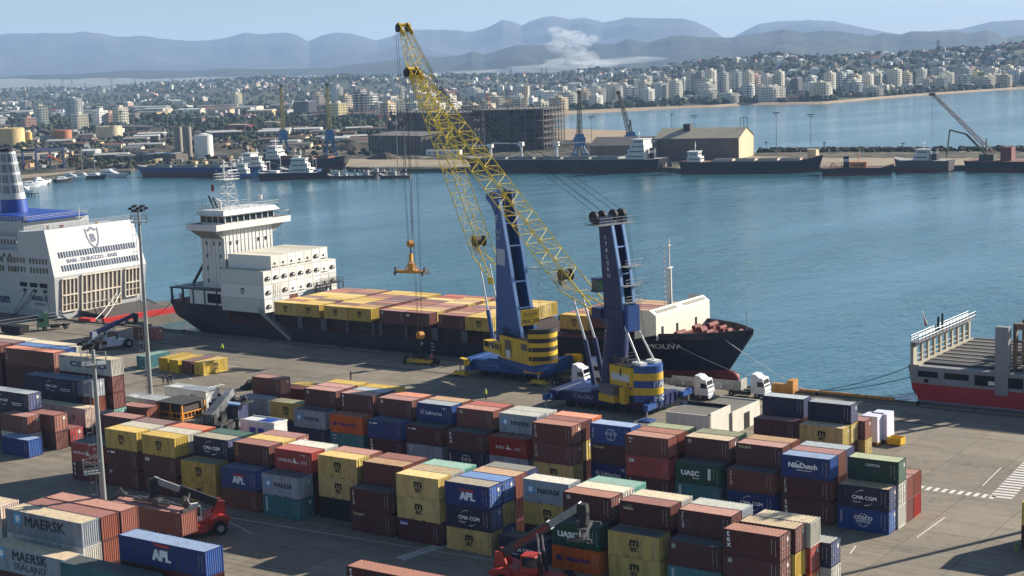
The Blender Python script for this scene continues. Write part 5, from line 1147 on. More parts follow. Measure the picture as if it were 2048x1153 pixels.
for s in (-1, 1):
    for (xa, ha), (xb, hb) in zip([(112, 9.2), (116, 7.7), (119, 6.3), (121.5, 4.5), (123, 3.1)], [(116, 7.7), (119, 6.3), (121.5, 4.5), (123, 3.1), (125.6, .35)]):
        za, zb = 5.9+(xa-112)*.02, 5.9+(xb-112)*.02
        b.mesh([(xa, YC+s*ha, za), (xb, YC+s*hb, zb), (xb+.15, YC+s*(hb+.05), zb+1.1), (xa+.05, YC+s*(ha+.05), za+1.1), (xa, YC+s*(ha-.2), za), (xb-.1, YC+s*max(hb-.2, 0), zb), (xb, YC+s*max(hb-.15, 0), zb+1.1), (xa, YC+s*(ha-.15), za+1.1)], [(0,1,2,3), (7,6,5,4), (3,2,6,7)], 0)
        b.bar((xa, YC+s*(ha-.5), za), (xa, YC+s*(ha-.2), za+1.0), .1, m=1)
b.build('bow_bulwark', [HULLN, RSB], tM)
for x, y, w, h in ((115, 5, 1.6, 1.2), (116, 15, 1.6, 1.2), (119, 8, 1.2, .9), (119, 13, 1.2, .9), (121.5, 10.6, .8, 1.0), (117, 9, 1.0, 1.8), (114.5, 12, 1.2, 1.0), (123.5, 11, .6, .8)):
    b = MB(); b.tube((x, y-w, 6.9), (x, y+w, 6.9), .4*h, n=10); b.box(x-.5, x+.5, y-w*.5, y+w*.5, 6.0, 6.8); b.tube((x+1, y, 6.0), (x+1, y, 7.0), .2, n=6); b.build('mooring_winch', RSB, tM)
b = MB(); b.tube((124.6, YC, 6.9), (124.6, YC, 10.6), .06, n=5); b.build('jack_staff', GST, tM)
# wave breaker wall
b = MB(); b.mesh([(112.3, 1.4, 5.9), (112.3, 21.2, 5.9), (112.3, 21.2, 10.2), (112.3, 1.4, 10.2), (111.0, 1.4, 11.1), (111.0, 21.2, 11.1)], [(0,1,2,3), (3,2,5,4)]); b.mesh([(112.3, 1.4, 6.9), (112.3, 1.4, 10.2), (111, 1.4, 11.1), (108, 1.4, 11.1), (108, 1.4, 5.9)], [(0,4,3,2,1)]); b.mesh([(112.3, 21.2, 6.9), (112.3, 21.2, 10.2), (111, 21.2, 11.1), (108, 21.2, 11.1), (108, 21.2, 6.9)], [(0,1,2,3,4)])
b.mesh([(111.9, 1.5, 6.9), (111.9, 21.1, 6.9), (110.7, 21.1, 10.9), (110.7, 1.5, 10.9)], [(3,2,1,0)])
for i in range(24):
    if i not in (10, 11, 12): yy = 2.6+i*.76; b.mesh([(112.0, yy, 10.45), (112.0, yy+.34, 10.45), (111.4, yy+.34, 10.87), (111.4, yy, 10.87)], [(0,1,2,3)], 1)
for yy, h in ((3.2, 1.9), (8.5, 1.7), (15.5, 1.7)): b.box(112.28, 112.34, yy, yy+.8, 6.0, 6.2+h, 1)
b.build('breakwater_wall', [paint('breakwater_cream', (232, 226, 204), .55, .12, (180, 150, 110), .2, tint=0), DARK()], tM)
b = MB(); b.tube((109.6, YC, 7), (109.6, YC, 17.2), .5, .38, n=10); b.tube((109.6, YC, 17.2), (109.6, YC, 22.4), .16, .1, n=6); b.box(109.3, 109.9, YC-.9, YC+.9, 17.2, 17.35); b.box(109.4, 109.8, YC-.5, YC+.5, 21.2, 21.3)
for e in (-.3, .3): b.tube((108.6, YC+e, 9), (108.6, YC+e, 21.5), .05, n=4)
for k in range(14): b.tube((108.6, YC-.3, 9.3+k*.9), (109.5, YC-.3, 9.3+k*.9), .04, n=4); b.tube((108.6, YC-.3, 9.3+k*.9), (108.6, YC+.3, 9.3+k*.9), .03, n=4)
b.build('foremast', WHP, tM)
# lettering on the hull
def hy(x, z): return YC-11.3
b = MB(); b.text('MOLIVA', (110.0, 2.5, 4.2), (1, .33, 0), (0, -.55, 1), 1.05, 0, .02, 'l', 1.15)
for i in range(3): b.box(64.2+0*i, 65.0, -.02, 0, 2.0-i*.6, 2.12-i*.6)
b.build('lettering', WHP, tM)
# hatch coamings, side stanchions and lashing bridges between hull edge and cargo
b = MB()
b.box(23.6, 79.0, 1.4, 21.2, 2.7, 4.95, 0); b.box(9, 22.2, 1.6, 21, 2.6, 4.95, 0); b.box(80, 91, 3, 19.6, 2.7, 4.6, 0); b.box(91.5, 104, 3, 19.6, 5.8, 6.5, 0); b.box(104, 110.5, 4.4, 18.2, 6.0, 7.2, 0)
for x in (23.4, 30.2, 36.5, 43.2, 49.8, 51.6, 57.9, 64.4, 71.3, 78.6):
    for y in (.15, 22.2): b.box(x, x+(1.4 if int(x*10) % 3 else .5), y, y+.3, 2.6, 5.0, 1)
for x in (36.6, 64.2, 50.0): b.box(x+.2, x+.6, 2, 20, 4.9, 5.9, 1)
b.rail([(12, .2, 2.7), (88, .2, 2.9)], 1.0, .03, 2.5, 2); b.build('hatch_coaming', [paint('coaming_dark', (52, 36, 38), .8, .5, tint=0), paint('stanchion_grey', (84, 88, 98), .7, .4, tint=0), RSB], tM)
# bridge tower
b = MB(); x0, x1, y0, y1, z0, z1 = 1.2, 8.0, 3.0, 17.6, 5.8, 21.6
b.box(x0, x1, y0, y1, z0, z1)
for k in range(13): yy = y0+(y1-y0)*(k+.5)/13; b.box(x1, x1+.10, yy-.05, yy+.05, z0, z1-.3)
for k in range(6): xx = x0+(x1-x0)*(k+.5)/6; b.box(xx-.05, xx+.05, y0-.08, y0, z0, z1-.3)
for k in range(1, 6): zz = z0+k*2.65; b.box(x0-.03, x1+.12, y0-.10, y1+.03, zz-.04, zz+.04)
b.build('bridge_tower', SHW, tM)
for k in range(5):
    zz = 7.6+k*2.65
    for xx in (2.6, 4.8 if k == 4 else None, 6.6):
        if xx: b = MB(); b.box(xx, xx+.4, y0-.12, y0-.08, zz, zz+.75); b.build('window', GLS, tM)
    if k > 2:
        for yy in (4.6, 6.6, 13.0, 15.2): b = MB(); b.box(x1+.10, x1+.14, yy, yy+.4, zz, zz+.75); b.build('window', GLS, tM)
b = MB(); b.box(.6, 9.4, -.4, 22.2, 21.6, 21.8); b.box(.6, .75, -.4, 22.2, 21.8, 22.9); b.box(9.25, 9.4, -.4, 22.2, 21.8, 22.9); b.box(.75, 9.25, -.4, -.25, 21.8, 22.9); b.box(.75, 9.25, 22.05, 22.2, 21.8, 22.9)
b.mesh([(7.8, 3, 19.6), (7.8, -.3, 21.6), (1.4, -.3, 21.6), (1.4, 3, 19.6)], [(0,1,2,3), (3,2,1,0)]); b.mesh([(8.02, 3, 19.6), (8.02, 3, 21.6), (8.02, -.3, 21.6)], [(0,1,2), (2,1,0)]); b.mesh([(8.02, 17.6, 19.6), (8.02, 17.6, 21.6), (8.02, 22, 21.6)], [(2,1,0), (0,1,2)]); b.mesh([(1.4, 17.6, 19.6), (1.4, 22, 21.6), (7.8, 22, 21.6), (7.8, 17.6, 19.6)], [(0,1,2,3), (3,2,1,0)])
b.rail([(7.0, 20.5, 22.9), (9.2, 20.5, 22.9), (9.2, 22.1, 22.9), (7, 22.1, 22.9)], 1.2, .05, 2, 0, 1); b.build('bridge_wing', SHW, tM)
b = MB(); b.box(1.4, 8.6, 3.0, 17.6, 21.8, 23.0); b.box(1.4, 8.8, 2.8, 17.8, 24.3, 24.6); b.prism([(.8, 1.8), (9.5, 1.8), (9.5, 18.8), (.8, 18.8)], 24.6, 25.6, 0, [(1.6, 2.6), (8.7, 2.6), (8.7, 18), (1.6, 18)])
for k in range(9): yy = 3.0+k*14.6/8; b.box(8.5, 8.75, yy-.09, yy+.09, 23.0, 24.3)
for k in range(5): xx = 1.5+k*7/4; b.box(xx-.09, xx+.09, 2.9, 3.1, 23.0, 24.3)
o = b.build('wheelhouse', SHW, tM)
for k in range(8): yy = 3.1+k*14.6/8; b = MB(); b.mesh([(8.55, yy, 23.0), (8.55, yy+1.63, 23.0), (8.7, yy+1.63, 24.3), (8.7, yy, 24.3)], [(0,1,2,3)]); b.build('window', GLS, o)
for k in range(4): xx = 1.6+k*7/4; b = MB(); b.mesh([(xx, 3.02, 23), (xx+1.55, 3.02, 23), (xx+1.55, 3.02, 24.3), (xx, 3.02, 24.3)], [(0,1,2,3)]); b.build('window', GLS, o)
b = MB(); b.box(1.6, 8.5, 3.1, 17.5, 23.0, 24.3); b.build('interior', DARK(), o)
b = MB(); b.lattice((3.6, 9.2, 25.6), (3.6, 9.2, 31.6), 3.2, 1.9, 4, .09, .06, Vector((0, 1, 0))); b.box(2.0, 5.2, 6.9, 11.4, 31.6, 31.75); b.rail([(2, 6.9, 31.7), (5.2, 6.9, 31.7), (5.2, 11.4, 31.7), (2, 11.4, 31.7)], 1.2, .05, 1.2, 0, 2, True)
b.tube((3.6, 8.4, 31.7), (3.6, 8.4, 35.2), .16, n=8); b.box(3.4, 3.8, 9.6, 12.4, 33.4, 33.6); b.tube((3.6, 10.8, 31.7), (3.6, 10.8, 33.4), .12, n=6); b.tube((3.6, 6.2, 31.7), (3.6, 6.2, 34.0), .05, n=4); b.tube((3.6, 8.4, 35.2), (3.6, 8.4, 35.9), .28, n=8); b.build('radar_mast', SHW, tM)
b = MB(); b.rail([(.9, 1.9, 25.6), (9.4, 1.9, 25.6), (9.4, 18.7, 25.6), (.9, 18.7, 25.6)], 1.0, .035, 1.8, 0, 2, True); b.tube((6, 4.5, 25.6), (6, 4.5, 27.2), .25); b.tube((6, 4.5, 27.2), (5.3, 3.9, 27.9), .3); b.tube((7.5, 15, 25.6), (7.5, 15, 27.0), .08); b.mesh([(7.5+.45*math.cos(a*.7), 15+.45*math.sin(a*.7), 27+z) for z in (0, .9) for a in range(9)], [(i, (i+1) % 9, (i+1) % 9+9, i+9) for i in range(9)]+[tuple(range(9, 18))])
b.tube((2.4, 6.2, 25.6), (2.0, 5.2, 28.4), .2, m=1); b.tube((2.4, 7.2, 25.6), (2.0, 6.4, 28.0), .2, m=1); b.build('roof_gear', [SHW, BLK], tM)
b = MB(); b.mesh([(3.0, 5.0, 29.4), (3.0, 5.9, 29.2), (2.9, 6.0, 30.6), (2.9, 5.2, 30.9)], [(0,1,2,3), (3,2,1,0)]); b.build('flag', RSB, tM)
# aft deck house, lifeboat and stern gear
b = MB(); b.box(-.5, 9.2, .4, 20, 5.9, 8.9, 0)
for x in (-6.2, -2.8, .4, 3.8, 7.4): b.box(x, x+.35, .3, .65, 5.9, 9.0, 1)
b.box(-6.4, 9, .25, 21, 8.9, 9.15, 1); b.box(4.8, 8.8, .35, .4, 6.3, 8.3, 2); b.build('aft_deckhouse', [SHW, HULLN, DARK()], tM)
b = MB(); b.rail([(-8.3, 3, 5.9), (-8.3, 19.5, 5.9)], 1.1, .04, 1.5); b.rail([(-8.0, 2.3, 5.9), (-6.4, 1.2, 5.9)], 1.1, .04, 1.0); b.rail([(-6.3, .3, 9.15), (9, .3, 9.15)], 1.0, .035, 1.6, 1); b.build('handrail', [GST, WHP], tM)
b = MB()
for y in (5.5, 9.5): b.bar((-5.6, y, 8.0), (.4, y, 15.4), .45); b.bar((.4, y, 15.4), (3.6, y, 15.2), .4); b.bar((-1.2, y, 9), (-1.2, y, 13.2), .35, m=1)
b.bar((-5.4, 5.5, 8.3), (-5.4, 9.5, 8.3), .3); b.build('lifeboat_davit', [BLK, CYEL], tM)
b = MB(); rg = []
for k in range(9):
    u = k/8; c = Vector((-3.2+5.6*u, 7.5, 10.6+2.6*u)); r = 1.35*math.sin(math.pi*(.06+.88*u))**.5
    rg.append([(c.x-.3*math.sin(q*math.pi/5)*r, 7.5+r*math.cos(q*math.pi/5), c.z+r*math.sin(q*math.pi/5)) for q in range(10)])
b.loft(rg); b.build('lifeboat', paint('lifeboat_orange', (190, 62, 40), .5, .3, tint=0), tM, sm=50)
b = MB(); b.bar((28.6, -.5, .35), (20.2, -.25, 5.6), .12, .7); 
for y_ in (-.75, -.05): b.rail([(20.2, y_, 5.6), (28.6, y_, .35)], 1.1, .04, 1.4)
b.build('gangway', GST, tM)
b = MB()
for y_ in (4.5, 8, 14, 18): b.tube((-7.6, y_, 5.9), (-7.6, y_, 7.0), .35)
b.build('mooring_bitts', WHP, tM)
# cargo
def sw(x, y, z): a = TH; return (SX+x*math.cos(a)-y*math.sin(a), SY+x*math.sin(a)+y*math.cos(a), z)
RS = random.Random(11); GS = 'containers on the deck of the container ship'
COLR = ['aft bay', 'second bay', 'third bay', 'fourth bay', 'fifth bay', 'sixth bay', 'seventh bay', 'forward bay']
RN = ['near', 'second', 'third', 'fourth', 'fifth', 'sixth', 'seventh', 'eighth', 'far']
SD = {'msc': 'mustard yellow', 'mar': 'dark maroon', 'brn': 'rusty brown', 'wht': 'off-white', 'red': 'red'}
pick = [('msc','mscb'), ('msc','msc'), ('mar','mar'), ('brn','brn'), ('mar','mau'), ('brn','tan'), ('msc','mscb')]
front = {0: ('msc','mscb','msc'), 1: ('msc','mscb','msc'), 2: ('msc','mscb','msc'), 3: ('msc','mscb','msc'), 4: ('mar','mar','box'), 5: ('mar','mar','cai'), 6: ('mar','mar','gcu'), 7: ('msc','mscb','msc')}
bays = [24.2, 30.35, 37.6, 43.75, 51.9, 58.05, 66.3, 72.45]
zc = 5.09
for bi, bx in enumerate(bays):
    for r_ in range(9):
        if r_ == 0: s_, rf, lg = front[bi]
        else: s_, rf = RS.choice(pick); lg = 'msc' if s_ == 'msc' else None
        if bi in (6, 7) and r_ > 5: s_, rf, lg = 'msc', 'mscb', 'msc'
        if bi == 4 and r_ > 6: s_, rf = 'red', 'red'; lg = None
        e = 'd' if (bi in (3, 7) and RS.random() < .4) else 'c'
        ctn(*sw(bx, r_*2.485, zc+.0019*bx), L20, s_, rf, lg if r_ == 0 else None, e, uniq(f"{SD[s_]} container, {RN[r_]} row of the ship's {COLR[bi]}"), GS, None, TH, mark=r_ == 0)
# forward bays, raised
for bi, (bx, yy0, nr, z, Ln) in enumerate(((91.9, 2.4, 7, 6.52, L20), (98.3, 2.2, 7, 7.25, L40))):
    for r_ in range(nr):
        s_, rf, lg = (('msc','mscb','msc') if bi == 0 else ('mar','mar','touax')) if r_ == 0 else (('brn','tan', None) if RS.random() < .5 else ('mar','mar', None))
        ctn(*sw(bx, yy0+r_*2.485, z), Ln, s_, rf, lg, 'd' if bi else 'c', uniq(f"{SD[s_]} {'long ' if bi else ''}container, {RN[r_]} row of the {'foremost' if bi else 'short raised'} cargo block before the mast"), GS, None, TH, mark=False)
# reefers
TNM = ['bottom', 'second', 'third', 'top']
for r_ in range(9):
    for tz in range(4):
        if r_ in (0, 8) and tz == 3: continue
        if tz == 0 and r_ > 5: pass
        kind = 'ref'; rfv = RS.choice((0, 0, 1)) if r_ < 3 else RS.choice((0, 1, 1)); end = 'c'
        if (r_, tz) in ((1, 0), (1, 1)): rfv, end = None, 'd'
        if (r_, tz) == (3, 0): kind, rfv = 'brn', None
        lab = f"{'white refrigerated' if rfv is not None else DESC[kind]} long container, {TNM[tz]} tier, {RN[r_]} row beside the ship's bridge"
        ctn(*sw(21.58-L40-(.6 if r_ and tz == 3 else 0)*0, r_*2.5, zc+tz*2.9), L40, kind, 'wht', 'msc' if (r_, tz) == (0, 1) else None, end, uniq(lab), 'refrigerated containers beside the bridge', 2.89, TH, mark=r_ == 0, reef=rfv)
t = thing('lashing_platform', 'dark grated lashing platform standing across the deck before the refrigerated containers', 'platform', sw(0, 0, 0), TH); b = MB()
b.box(22.4, 23.8, 14.6, 22.2, 8.9, 9.1); b.rail([(22.4, 14.6, 9.1), (22.4, 22.2, 9.1)], 1.0, .04, .7); b.rail([(23.8, 14.6, 9.1), (23.8, 22.2, 9.1)], 1.0, .04, .7); [b.box(x_, x_+.2, y_, y_+.2, 5, 8.9) for x_ in (22.4, 23.6) for y_ in (14.6, 18, 22)]; b.build('frame', BLK, t)
# mooring lines
def rope(label, pts, r=.05, sag=1.0, m=None):
    p, q = Vector(pts[0]), Vector(pts[1]); b = MB(); n = 10; L_ = [p.lerp(q, k/n)-Vector((0, 0, sag*4*(k/n)*(1-k/n))) for k in range(n+1)]; b.path(L_, r, 5); tag(b.build('mooring_rope', m or ROPE), label, 'rope', 'mooring ropes')
rope('mooring rope from the navy ship bow forward to the quay kerb', (sw(122, 8.0, 5.8), (-98.5, 227.0, .7)), .06, .4, WHP)
rope('mooring rope from the navy ship bow shoulder to the quay', (sw(114, 3.4, 5.4), (-103, 227.2, .7)), .06, .5, GST)
rope('upper mooring rope of the grey and red ship leading left', ((-82.4, 233.5, 5.2), (-96.5, 228.1, .6)), .06, .6)
rope('lower mooring rope of the grey and red ship leading left', ((-82.4, 232.5, 3.4), (-96.8, 228.0, .5)), .06, .5)
rope('mooring rope from the navy ship stern towards the berth', (sw(-8.3, 3, 6), (-262.5, 240, .2)), .06, .8)
# ---- grey and red ship, right edge
tG = thing('open_hatch_ship', 'empty grey cargo ship with red hull band and open holds, cut off at the right', 'ship', (-82.5, 229.6, 0), TH*2, 'ships in the harbour')
yc = 13; st = [(0, 12.9, 12.6, 5.6, .0, yc, .9), (.6, 12.9, 12.8, 5.6, -2.2, yc, 2.0), (3.5, 13, 12.9, 5.6, -3.4, yc, 4.5), (9, 13, 13, 5.6, -4.5, yc, 9), (70, 13, 13, 5.6, -5, yc, 70)]
b = MB(); rg = hull_rings_z(st, [-5, -4, -3.2, -2.4, -1.6, -.8, -.2, .3, 1, 1.8, 2.9, 4, 5]); b.loft(rg)
for i, f_ in enumerate(b.f): zz = sum(b.v[j][2] for j in f_)/len(f_); b.m[i] = 1 if .3 < zz < 2.9 else (2 if zz <= .3 else 0)
b.build('hull', [SHG, paint('hull_red', (166, 36, 44), .55, .3, (120, 40, 40), .15, tint=0), paint('hull_grey_low', (128, 130, 136), .65, .4, (96, 80, 70), .2, tint=0)], tG, sm=30)
b = MB()
for x0_, x1_ in ((1.6, 4.8), (5.8, 9.6)): b.box(x0_, x1_, -.03, .0, 3.95, 4.9); 
b.box(10.5, 17.8, -.03, 0, 3.4, 5.0); b.box(20.6, 34, -.03, 0, 3.4, 5.0); b.box(2.6, 3.3, -.03, 0, 3.1, 3.7); b.build('side_opening', DARK(), tG)
b = MB(); b.box(12.6, 14.0, -.06, -.03, 3.6, 4.2); b.text('R2', (14.4, -.05, 3.7), X3, Z3, .5, 0); b.build('side_sign', WHP, tG)
b = MB(); WX = .8
b.box(WX-.4, WX+.1, 0, .9, 5.6, 9.2); b.box(WX-.4, WX+.1, 25.2, 26, 5.6, 9.2); b.box(WX-.4, WX+.1, 0, 26, 8.5, 9.2)
for k in range(9): b.box(WX-.3, WX+.1, .9+k*2.7, 1.5+k*2.7, 5.6, 8.5); b.box(WX-.2, WX, .9+k*2.7, 3.6+k*2.7, 6.3, 6.45); b.box(WX-.2, WX, .9+k*2.7, 3.6+k*2.7, 7.1, 7.2)
b.box(WX-.4, WX+1.0, 0, 26, 5.6, 5.8); b.build('stern_portal', paint('ship_cream_grey', (176, 168, 148), .6, .45, (120, 92, 62), .25, tint=0, rust=.15), tG)
b = MB(); b.rail([(WX-.3, 0, 9.2), (WX-.3, 26, 9.2)], 1.1, .05, 1.5, 0, 3); b.rail([(WX+.9, 0, 9.2), (WX+.9, 26, 9.2)], 1.1, .05, 1.5, 0, 2); b.box(WX-.3, WX+.9, 0, 26, 9.2, 9.28, 1); b.tube((WX, 11, 9.3), (WX, 11, 11.6), .2, m=2); b.tube((WX+.3, 12, 9.3), (WX+.3, 12, 12.0), .18, m=2); b.build('handrail', [GST, SHG, BLK], tG)
b = MB(); b.tube((.3, 9, 9.3), (-1.0, 8.6, 12.8), .07, n=5); b.mesh([(-.8, 8.65, 12.5), (-.6, 8.7, 10.4), (-.4, 9.2, 10.2), (-.6, 9.1, 12.0)], [(0,1,2,3), (3,2,1,0)], 1); b.build('flagstaff', [WHP, RSB], tG)
b = MB()
for k in range(8): b.box(1.9, 17.0-k*.2, 2.2+k*2.9, 4.5+k*2.9, 5.62, 5.9, 1); b.box(1.9, 17.0-k*.2, 4.6+k*2.9, 4.9+k*2.9, 5.6, 6.05, 0)
b.box(17.2, 18.0, 2, 24, 5.6, 6.6, 0); b.build('hatch_beam', [paint('deck_tan', (170, 160, 138), .7, .5, (110, 84, 60), .3, tint=0), paint('hatch_dark', (66, 66, 70), .8, .4, tint=0)], tG)
b = MB(); b.box(13.6, 15.6, -.15, 1.2, 2.2, 12.6); b.build('side_pillar', SHG, tG)
for k in range(6):
    b = MB(); y_ = 2.0+k*4.3
    for x_ in (15.6, 18.2): b.box(x_, x_+.5, y_, y_+.9, 5.6, 12.6)
    b.box(15.6, 18.7, y_, y_+.9, 12.0, 12.9); 
    for z_ in (8, 10): b.box(15.6, 18.7, y_+.3, y_+.6, z_, z_+.3)
    b.build('cell_guide_arch', paint('guide_rust', (128, 108, 88), .7, .6, (84, 60, 44), .4, tint=0, rust=.3), tG)
b = MB(); b.box(18, 60, 1.0, 25, 5.62, 5.9, 0); b.box(18.5, 60, .2, 1.0, 5.6, 6.6, 1); b.build('hold', [DARK(), SHG], tG)
# ---- ferry
tF = thing('ferry', 'white passenger ferry with shield emblem on its stern and blue funnel, ramp lowered', 'ferry', (-281.6, 229.9, 0), R(178.5), 'ships in the harbour')
# local +x points away from the ramp (towards the bow), +y towards the camera side is negative: y from -29 (far) to 0 (near)
FW = paint('ferry_white', (182, 182, 180), .4, .2, (170, 160, 150), .1, tint=0); FB = paint('ferry_blue', (28, 66, 150), .45, .15, tint=0); FD = paint('ferry_deck', (190, 196, 198), .7, .3, tint=0, streak=False)
BW = 27.0
b = MB(); rg = []
def sec(x, inset, zt, zk, lean=0): return [(x+lean, inset-BW, zk) if False else (x, -BW+inset*.6, zk), (x, -inset*.6-.0, zk), (x, 0, 2.5), (x, 0, zt), (x, -BW, zt), (x, -BW, 2.5)]
rg = [[(1.4, -BW+2.5, -2.4), (1.4, -2.5, -2.4), (.9, -.5, 1.0), (0, 0, 9.6), (0, -BW, 9.6), (.9, -BW+.5, 1.0)], [(8, -BW+1, -3), (8, -1, -3), (8, 0, 2), (8, 0, 9.6), (8, -BW, 9.6), (8, -BW, 2)], [(110, -BW+1, -3), (110, -1, -3), (110, 0, 2), (110, 0, 9.6), (110, -BW, 9.6), (110, -BW, 2)]]
b.loft(rg); b.build('hull', FW, tF)
b = MB()   # stern block: raked face above 9.6 to 20
b.mesh([(0, 0, 9.6), (0, -BW, 9.6), (3.2, -BW+.6, 20.2), (3.2, -.6, 20.2), (13, 0, 9.6), (13, -BW, 9.6), (13, -BW+.6, 19.4), (13, -.6, 19.4)], [(0,3,2,1), (0,4,7,3), (3,7,6,2), (1,2,6,5), (4,5,6,7)])
b.box(13, 100, -BW+.2, -.2, 9.6, 15.2); b.box(16, 100, -BW+2.5, -2.5, 15.2, 18.0); b.box(15, 60, -BW+4, -4, 18.0, 21.2); b.build('superstructure', FW, tF)
def fs(y, z): return (3.2*(max(z, 9.6)-9.6)/10.6-.03 if z > 9.6 else (0 if z > 9 else .9*(9.6-z)/8.6*.9)-.06, y, z)
for row, z in enumerate((13.6, 10.6)):
    for k in range(30):
        if k % 8 == 5 and row: pass
        y = -2.6-k*.76; b = MB(); p = fs(y, z); q = fs(y, z+1.35); b.mesh([(p[0]-.02, y, z), (p[0]-.02, y-.46, z), (q[0]-.02, y-.46, z+1.35), (q[0]-.02, y, z+1.35)], [(0,1,2,3), (3,2,1,0)]); b.build('window', paint('stern_window', (70, 90, 124), .25, .2, tint=.2), tF)
b = MB(); zt = 12.35; b.text('BARI - DURAZZO - BARI', fs(-4.6, zt), (0, -1, 0), (.29, 0, 1), .85, 0, .05, 'l', 1.12)
def shp(sc, dz): return [fs(-13.5+sc*y, 17.2+dz+sc*z) for y, z in ((-1.6, 1.9), (-1.0, 1.5), (0, 2.1), (1.0, 1.5), (1.6, 1.9), (1.5, .2), (1.0, -1.2), (0, -2.2), (-1.0, -1.2), (-1.5, .2))]
o_, i_ = shp(1.25, 0), shp(.95, 0)
for k in range(10): j = (k+1) % 10; b.poly([o_[k], o_[j], i_[j], i_[k]])
b.text('B', fs(-12.85, 16.35), (0, -1, 0), (.29, 0, 1), 1.8, 0, .06); b.build('lettering', paint('ferry_ink', (44, 56, 92), .5, .1, tint=0), tF)
b = MB()      # vehicle doors
for (ya, yb, za, zb, nn) in ((-2.0, -6.4, 1.4, 8.9, 4), (-7.6, -19.0, .9, 9.2, 9), (-20.4, -24.8, 2.4, 9.0, 4)):
    b.mesh([fs(ya, za), fs(yb, za), fs(yb, zb), fs(ya, zb)], [(0,1,2,3), (3,2,1,0)], 1)
    for k in range(nn+1): y = ya+(yb-ya)*k/nn; p, q = fs(y, za), fs(y, zb); b.bar((p[0]-.12, y, za), (q[0]-.12, y, zb), .22)
    for z in (za, (za+zb)/2, zb): b.bar((fs(ya, z)[0]-.15, ya, z), (fs(yb, z)[0]-.15, yb, z), .28)
    b.bar((fs(ya, za+1.6)[0]-.15, ya, za+1.6), (fs(yb, za+1.6)[0]-.15, yb, za+1.6), .14)
b.build('stern_door', [paint('door_rusty_white', (224, 214, 196), .5, .4, (160, 110, 70), .3, tint=0, rust=.15), paint('door_panel', (196, 188, 172), .6, .5, (150, 110, 80), .3, tint=0)], tF)
b = MB()
for x_, y_ in ((0, -1), (0, -26)): b.mesh([(.5, y_, 1.6), (-3.4, y_+(.6 if y_ > -5 else -.6), .2), (-3.2, y_+(.6 if y_ > -5 else -.6), -.1), (.9, y_, .6)], [(0,1,2,3), (3,2,1,0)])
b.build('ramp_flap', FW, tF)
b = MB(); b.mesh([(.6, -7.6, .9), (.6, -24.0, .9), (-13, -24.5, -.1), (-13, -7.0, -.1), (.6, -7.6, .4), (.6, -24.0, .4), (-13, -24.5, -.28), (-13, -7.0, -.28)], [(0,1,2,3), (7,6,5,4), (0,3,7,4), (1,5,6,2), (2,6,7,3)]); b.build('stern_ramp', paint('ramp_grey', (84, 78, 74), .85, .5, tint=0, streak=False), tF)
b = MB(); y = 0
for zr, n, x0_ in ((12.4, 26, 2.4), (10.3, 24, 2.2)):
    for k in range(n):
        xx = x0_+k*1.15; 
        if k % 7 == 6: continue
        w = MB(); e = .6 if zr > 9.6 and xx < 13 else .2; yy = -e*0+.02 if xx > 13 else .02-(.6*(zr-9.6)/10.6); w.box(xx, xx+.6, yy-.06, yy, zr, zr+1.25); w.build('window', paint('side_window', (90, 92, 70), .2, .3, tint=.2), tF)
b = MB()
for x0_ in (2.8, 6.4, 10.0): b.box(x0_, x0_+2.6, .0, .04, 7.0, 8.0); b.box(x0_+.3, x0_+1.5, 0, .04, 5.9, 6.5)
b.build('side_opening', DARK(), tF)
b = MB(); b.text('RIGEL II', (8.6, .05, 4.0), (-1, 0, 0), Z3, 1.0, 0, .05, 'l', 1.15); b.text('LIMASSOL', (7.6, .05, 2.9), (-1, 0, 0), Z3, .55, 0, .02, 'l', 1.1); b.text('ventouris.com', (33.6, .05, 2.8), (-1, 0, 0), Z3, 2.1, 0, .05, 'l', .9)
b.build('lettering', paint('ferry_ink', (44, 56, 92)), tF)
b = MB(); b.box(16, 70, -23, -4, 21.2, 21.4, 0); b.mesh([(14, -4.5, 21.4), (14, -22.5, 21.4), (60, -22.5, 22.2), (60, -4.5, 22.2), (17, -6, 22.4), (17, -21, 22.4), (60, -21, 23), (60, -6, 23)], [(0,3,7,4), (4,7,6,5), (0,4,5,1), (1,5,6,2)], 1); b.build('top_deck', [FD, FB], tF)
b = MB(); b.box(3.4, 13, -BW+.8, -.8, 19.4, 19.6); b.box(13, 16, -BW+.5, -.5, 15.2, 15.4); b.build('aft_deck', FD, tF)
b = MB()
for pts in ([(3.6, -1, 20.2), (3.6, -BW+1, 20.2)], [(3.6, -1, 20.2), (12.8, -1, 19.5)], [(13.2, -.5, 15.3), (60, -.5, 15.3)], [(15, -4.2, 21.4), (15, -BW+4.2, 21.4)], [(16, -2.6, 18), (60, -2.6, 18)], [(16, -4.2, 21.4), (60, -4.2, 21.4)]): b.rail(pts, 1.1, .05, 1.3, 0, 3)
b.build('handrail', FW, tF)
for k in range(22): b = MB(); b.box(16.5+k*1.2, 17.1+k*1.2, -2.52, -2.47, 16.2, 17.4); b.build('window', GLS, tF)
for k in range(18): b = MB(); b.box(15.4+k*2.1, 16.3+k*2.1, -.22, -.17, 13.6, 14.4); b.build('window', GLS, tF)
b = MB(); rg = []
for z, x_, y_, w, l in ((21.8, 30.2, -13.2, 3.2, 3.4), (25.6, 30.5, -13.2, 3.0, 3.2), (25.7, 30.5, -13.2, 2.95, 3.15), (37.2, 31.6, -13.2, 2.0, 2.1)): rg.append([(x_+l*math.cos(a*math.pi/8), y_+w*math.sin(a*math.pi/8), z) for a in range(16)])
b.loft(rg[:2], 1); b.loft(rg[2:], 0); o = b.build('funnel', [FW, FB], tF, sm=40)
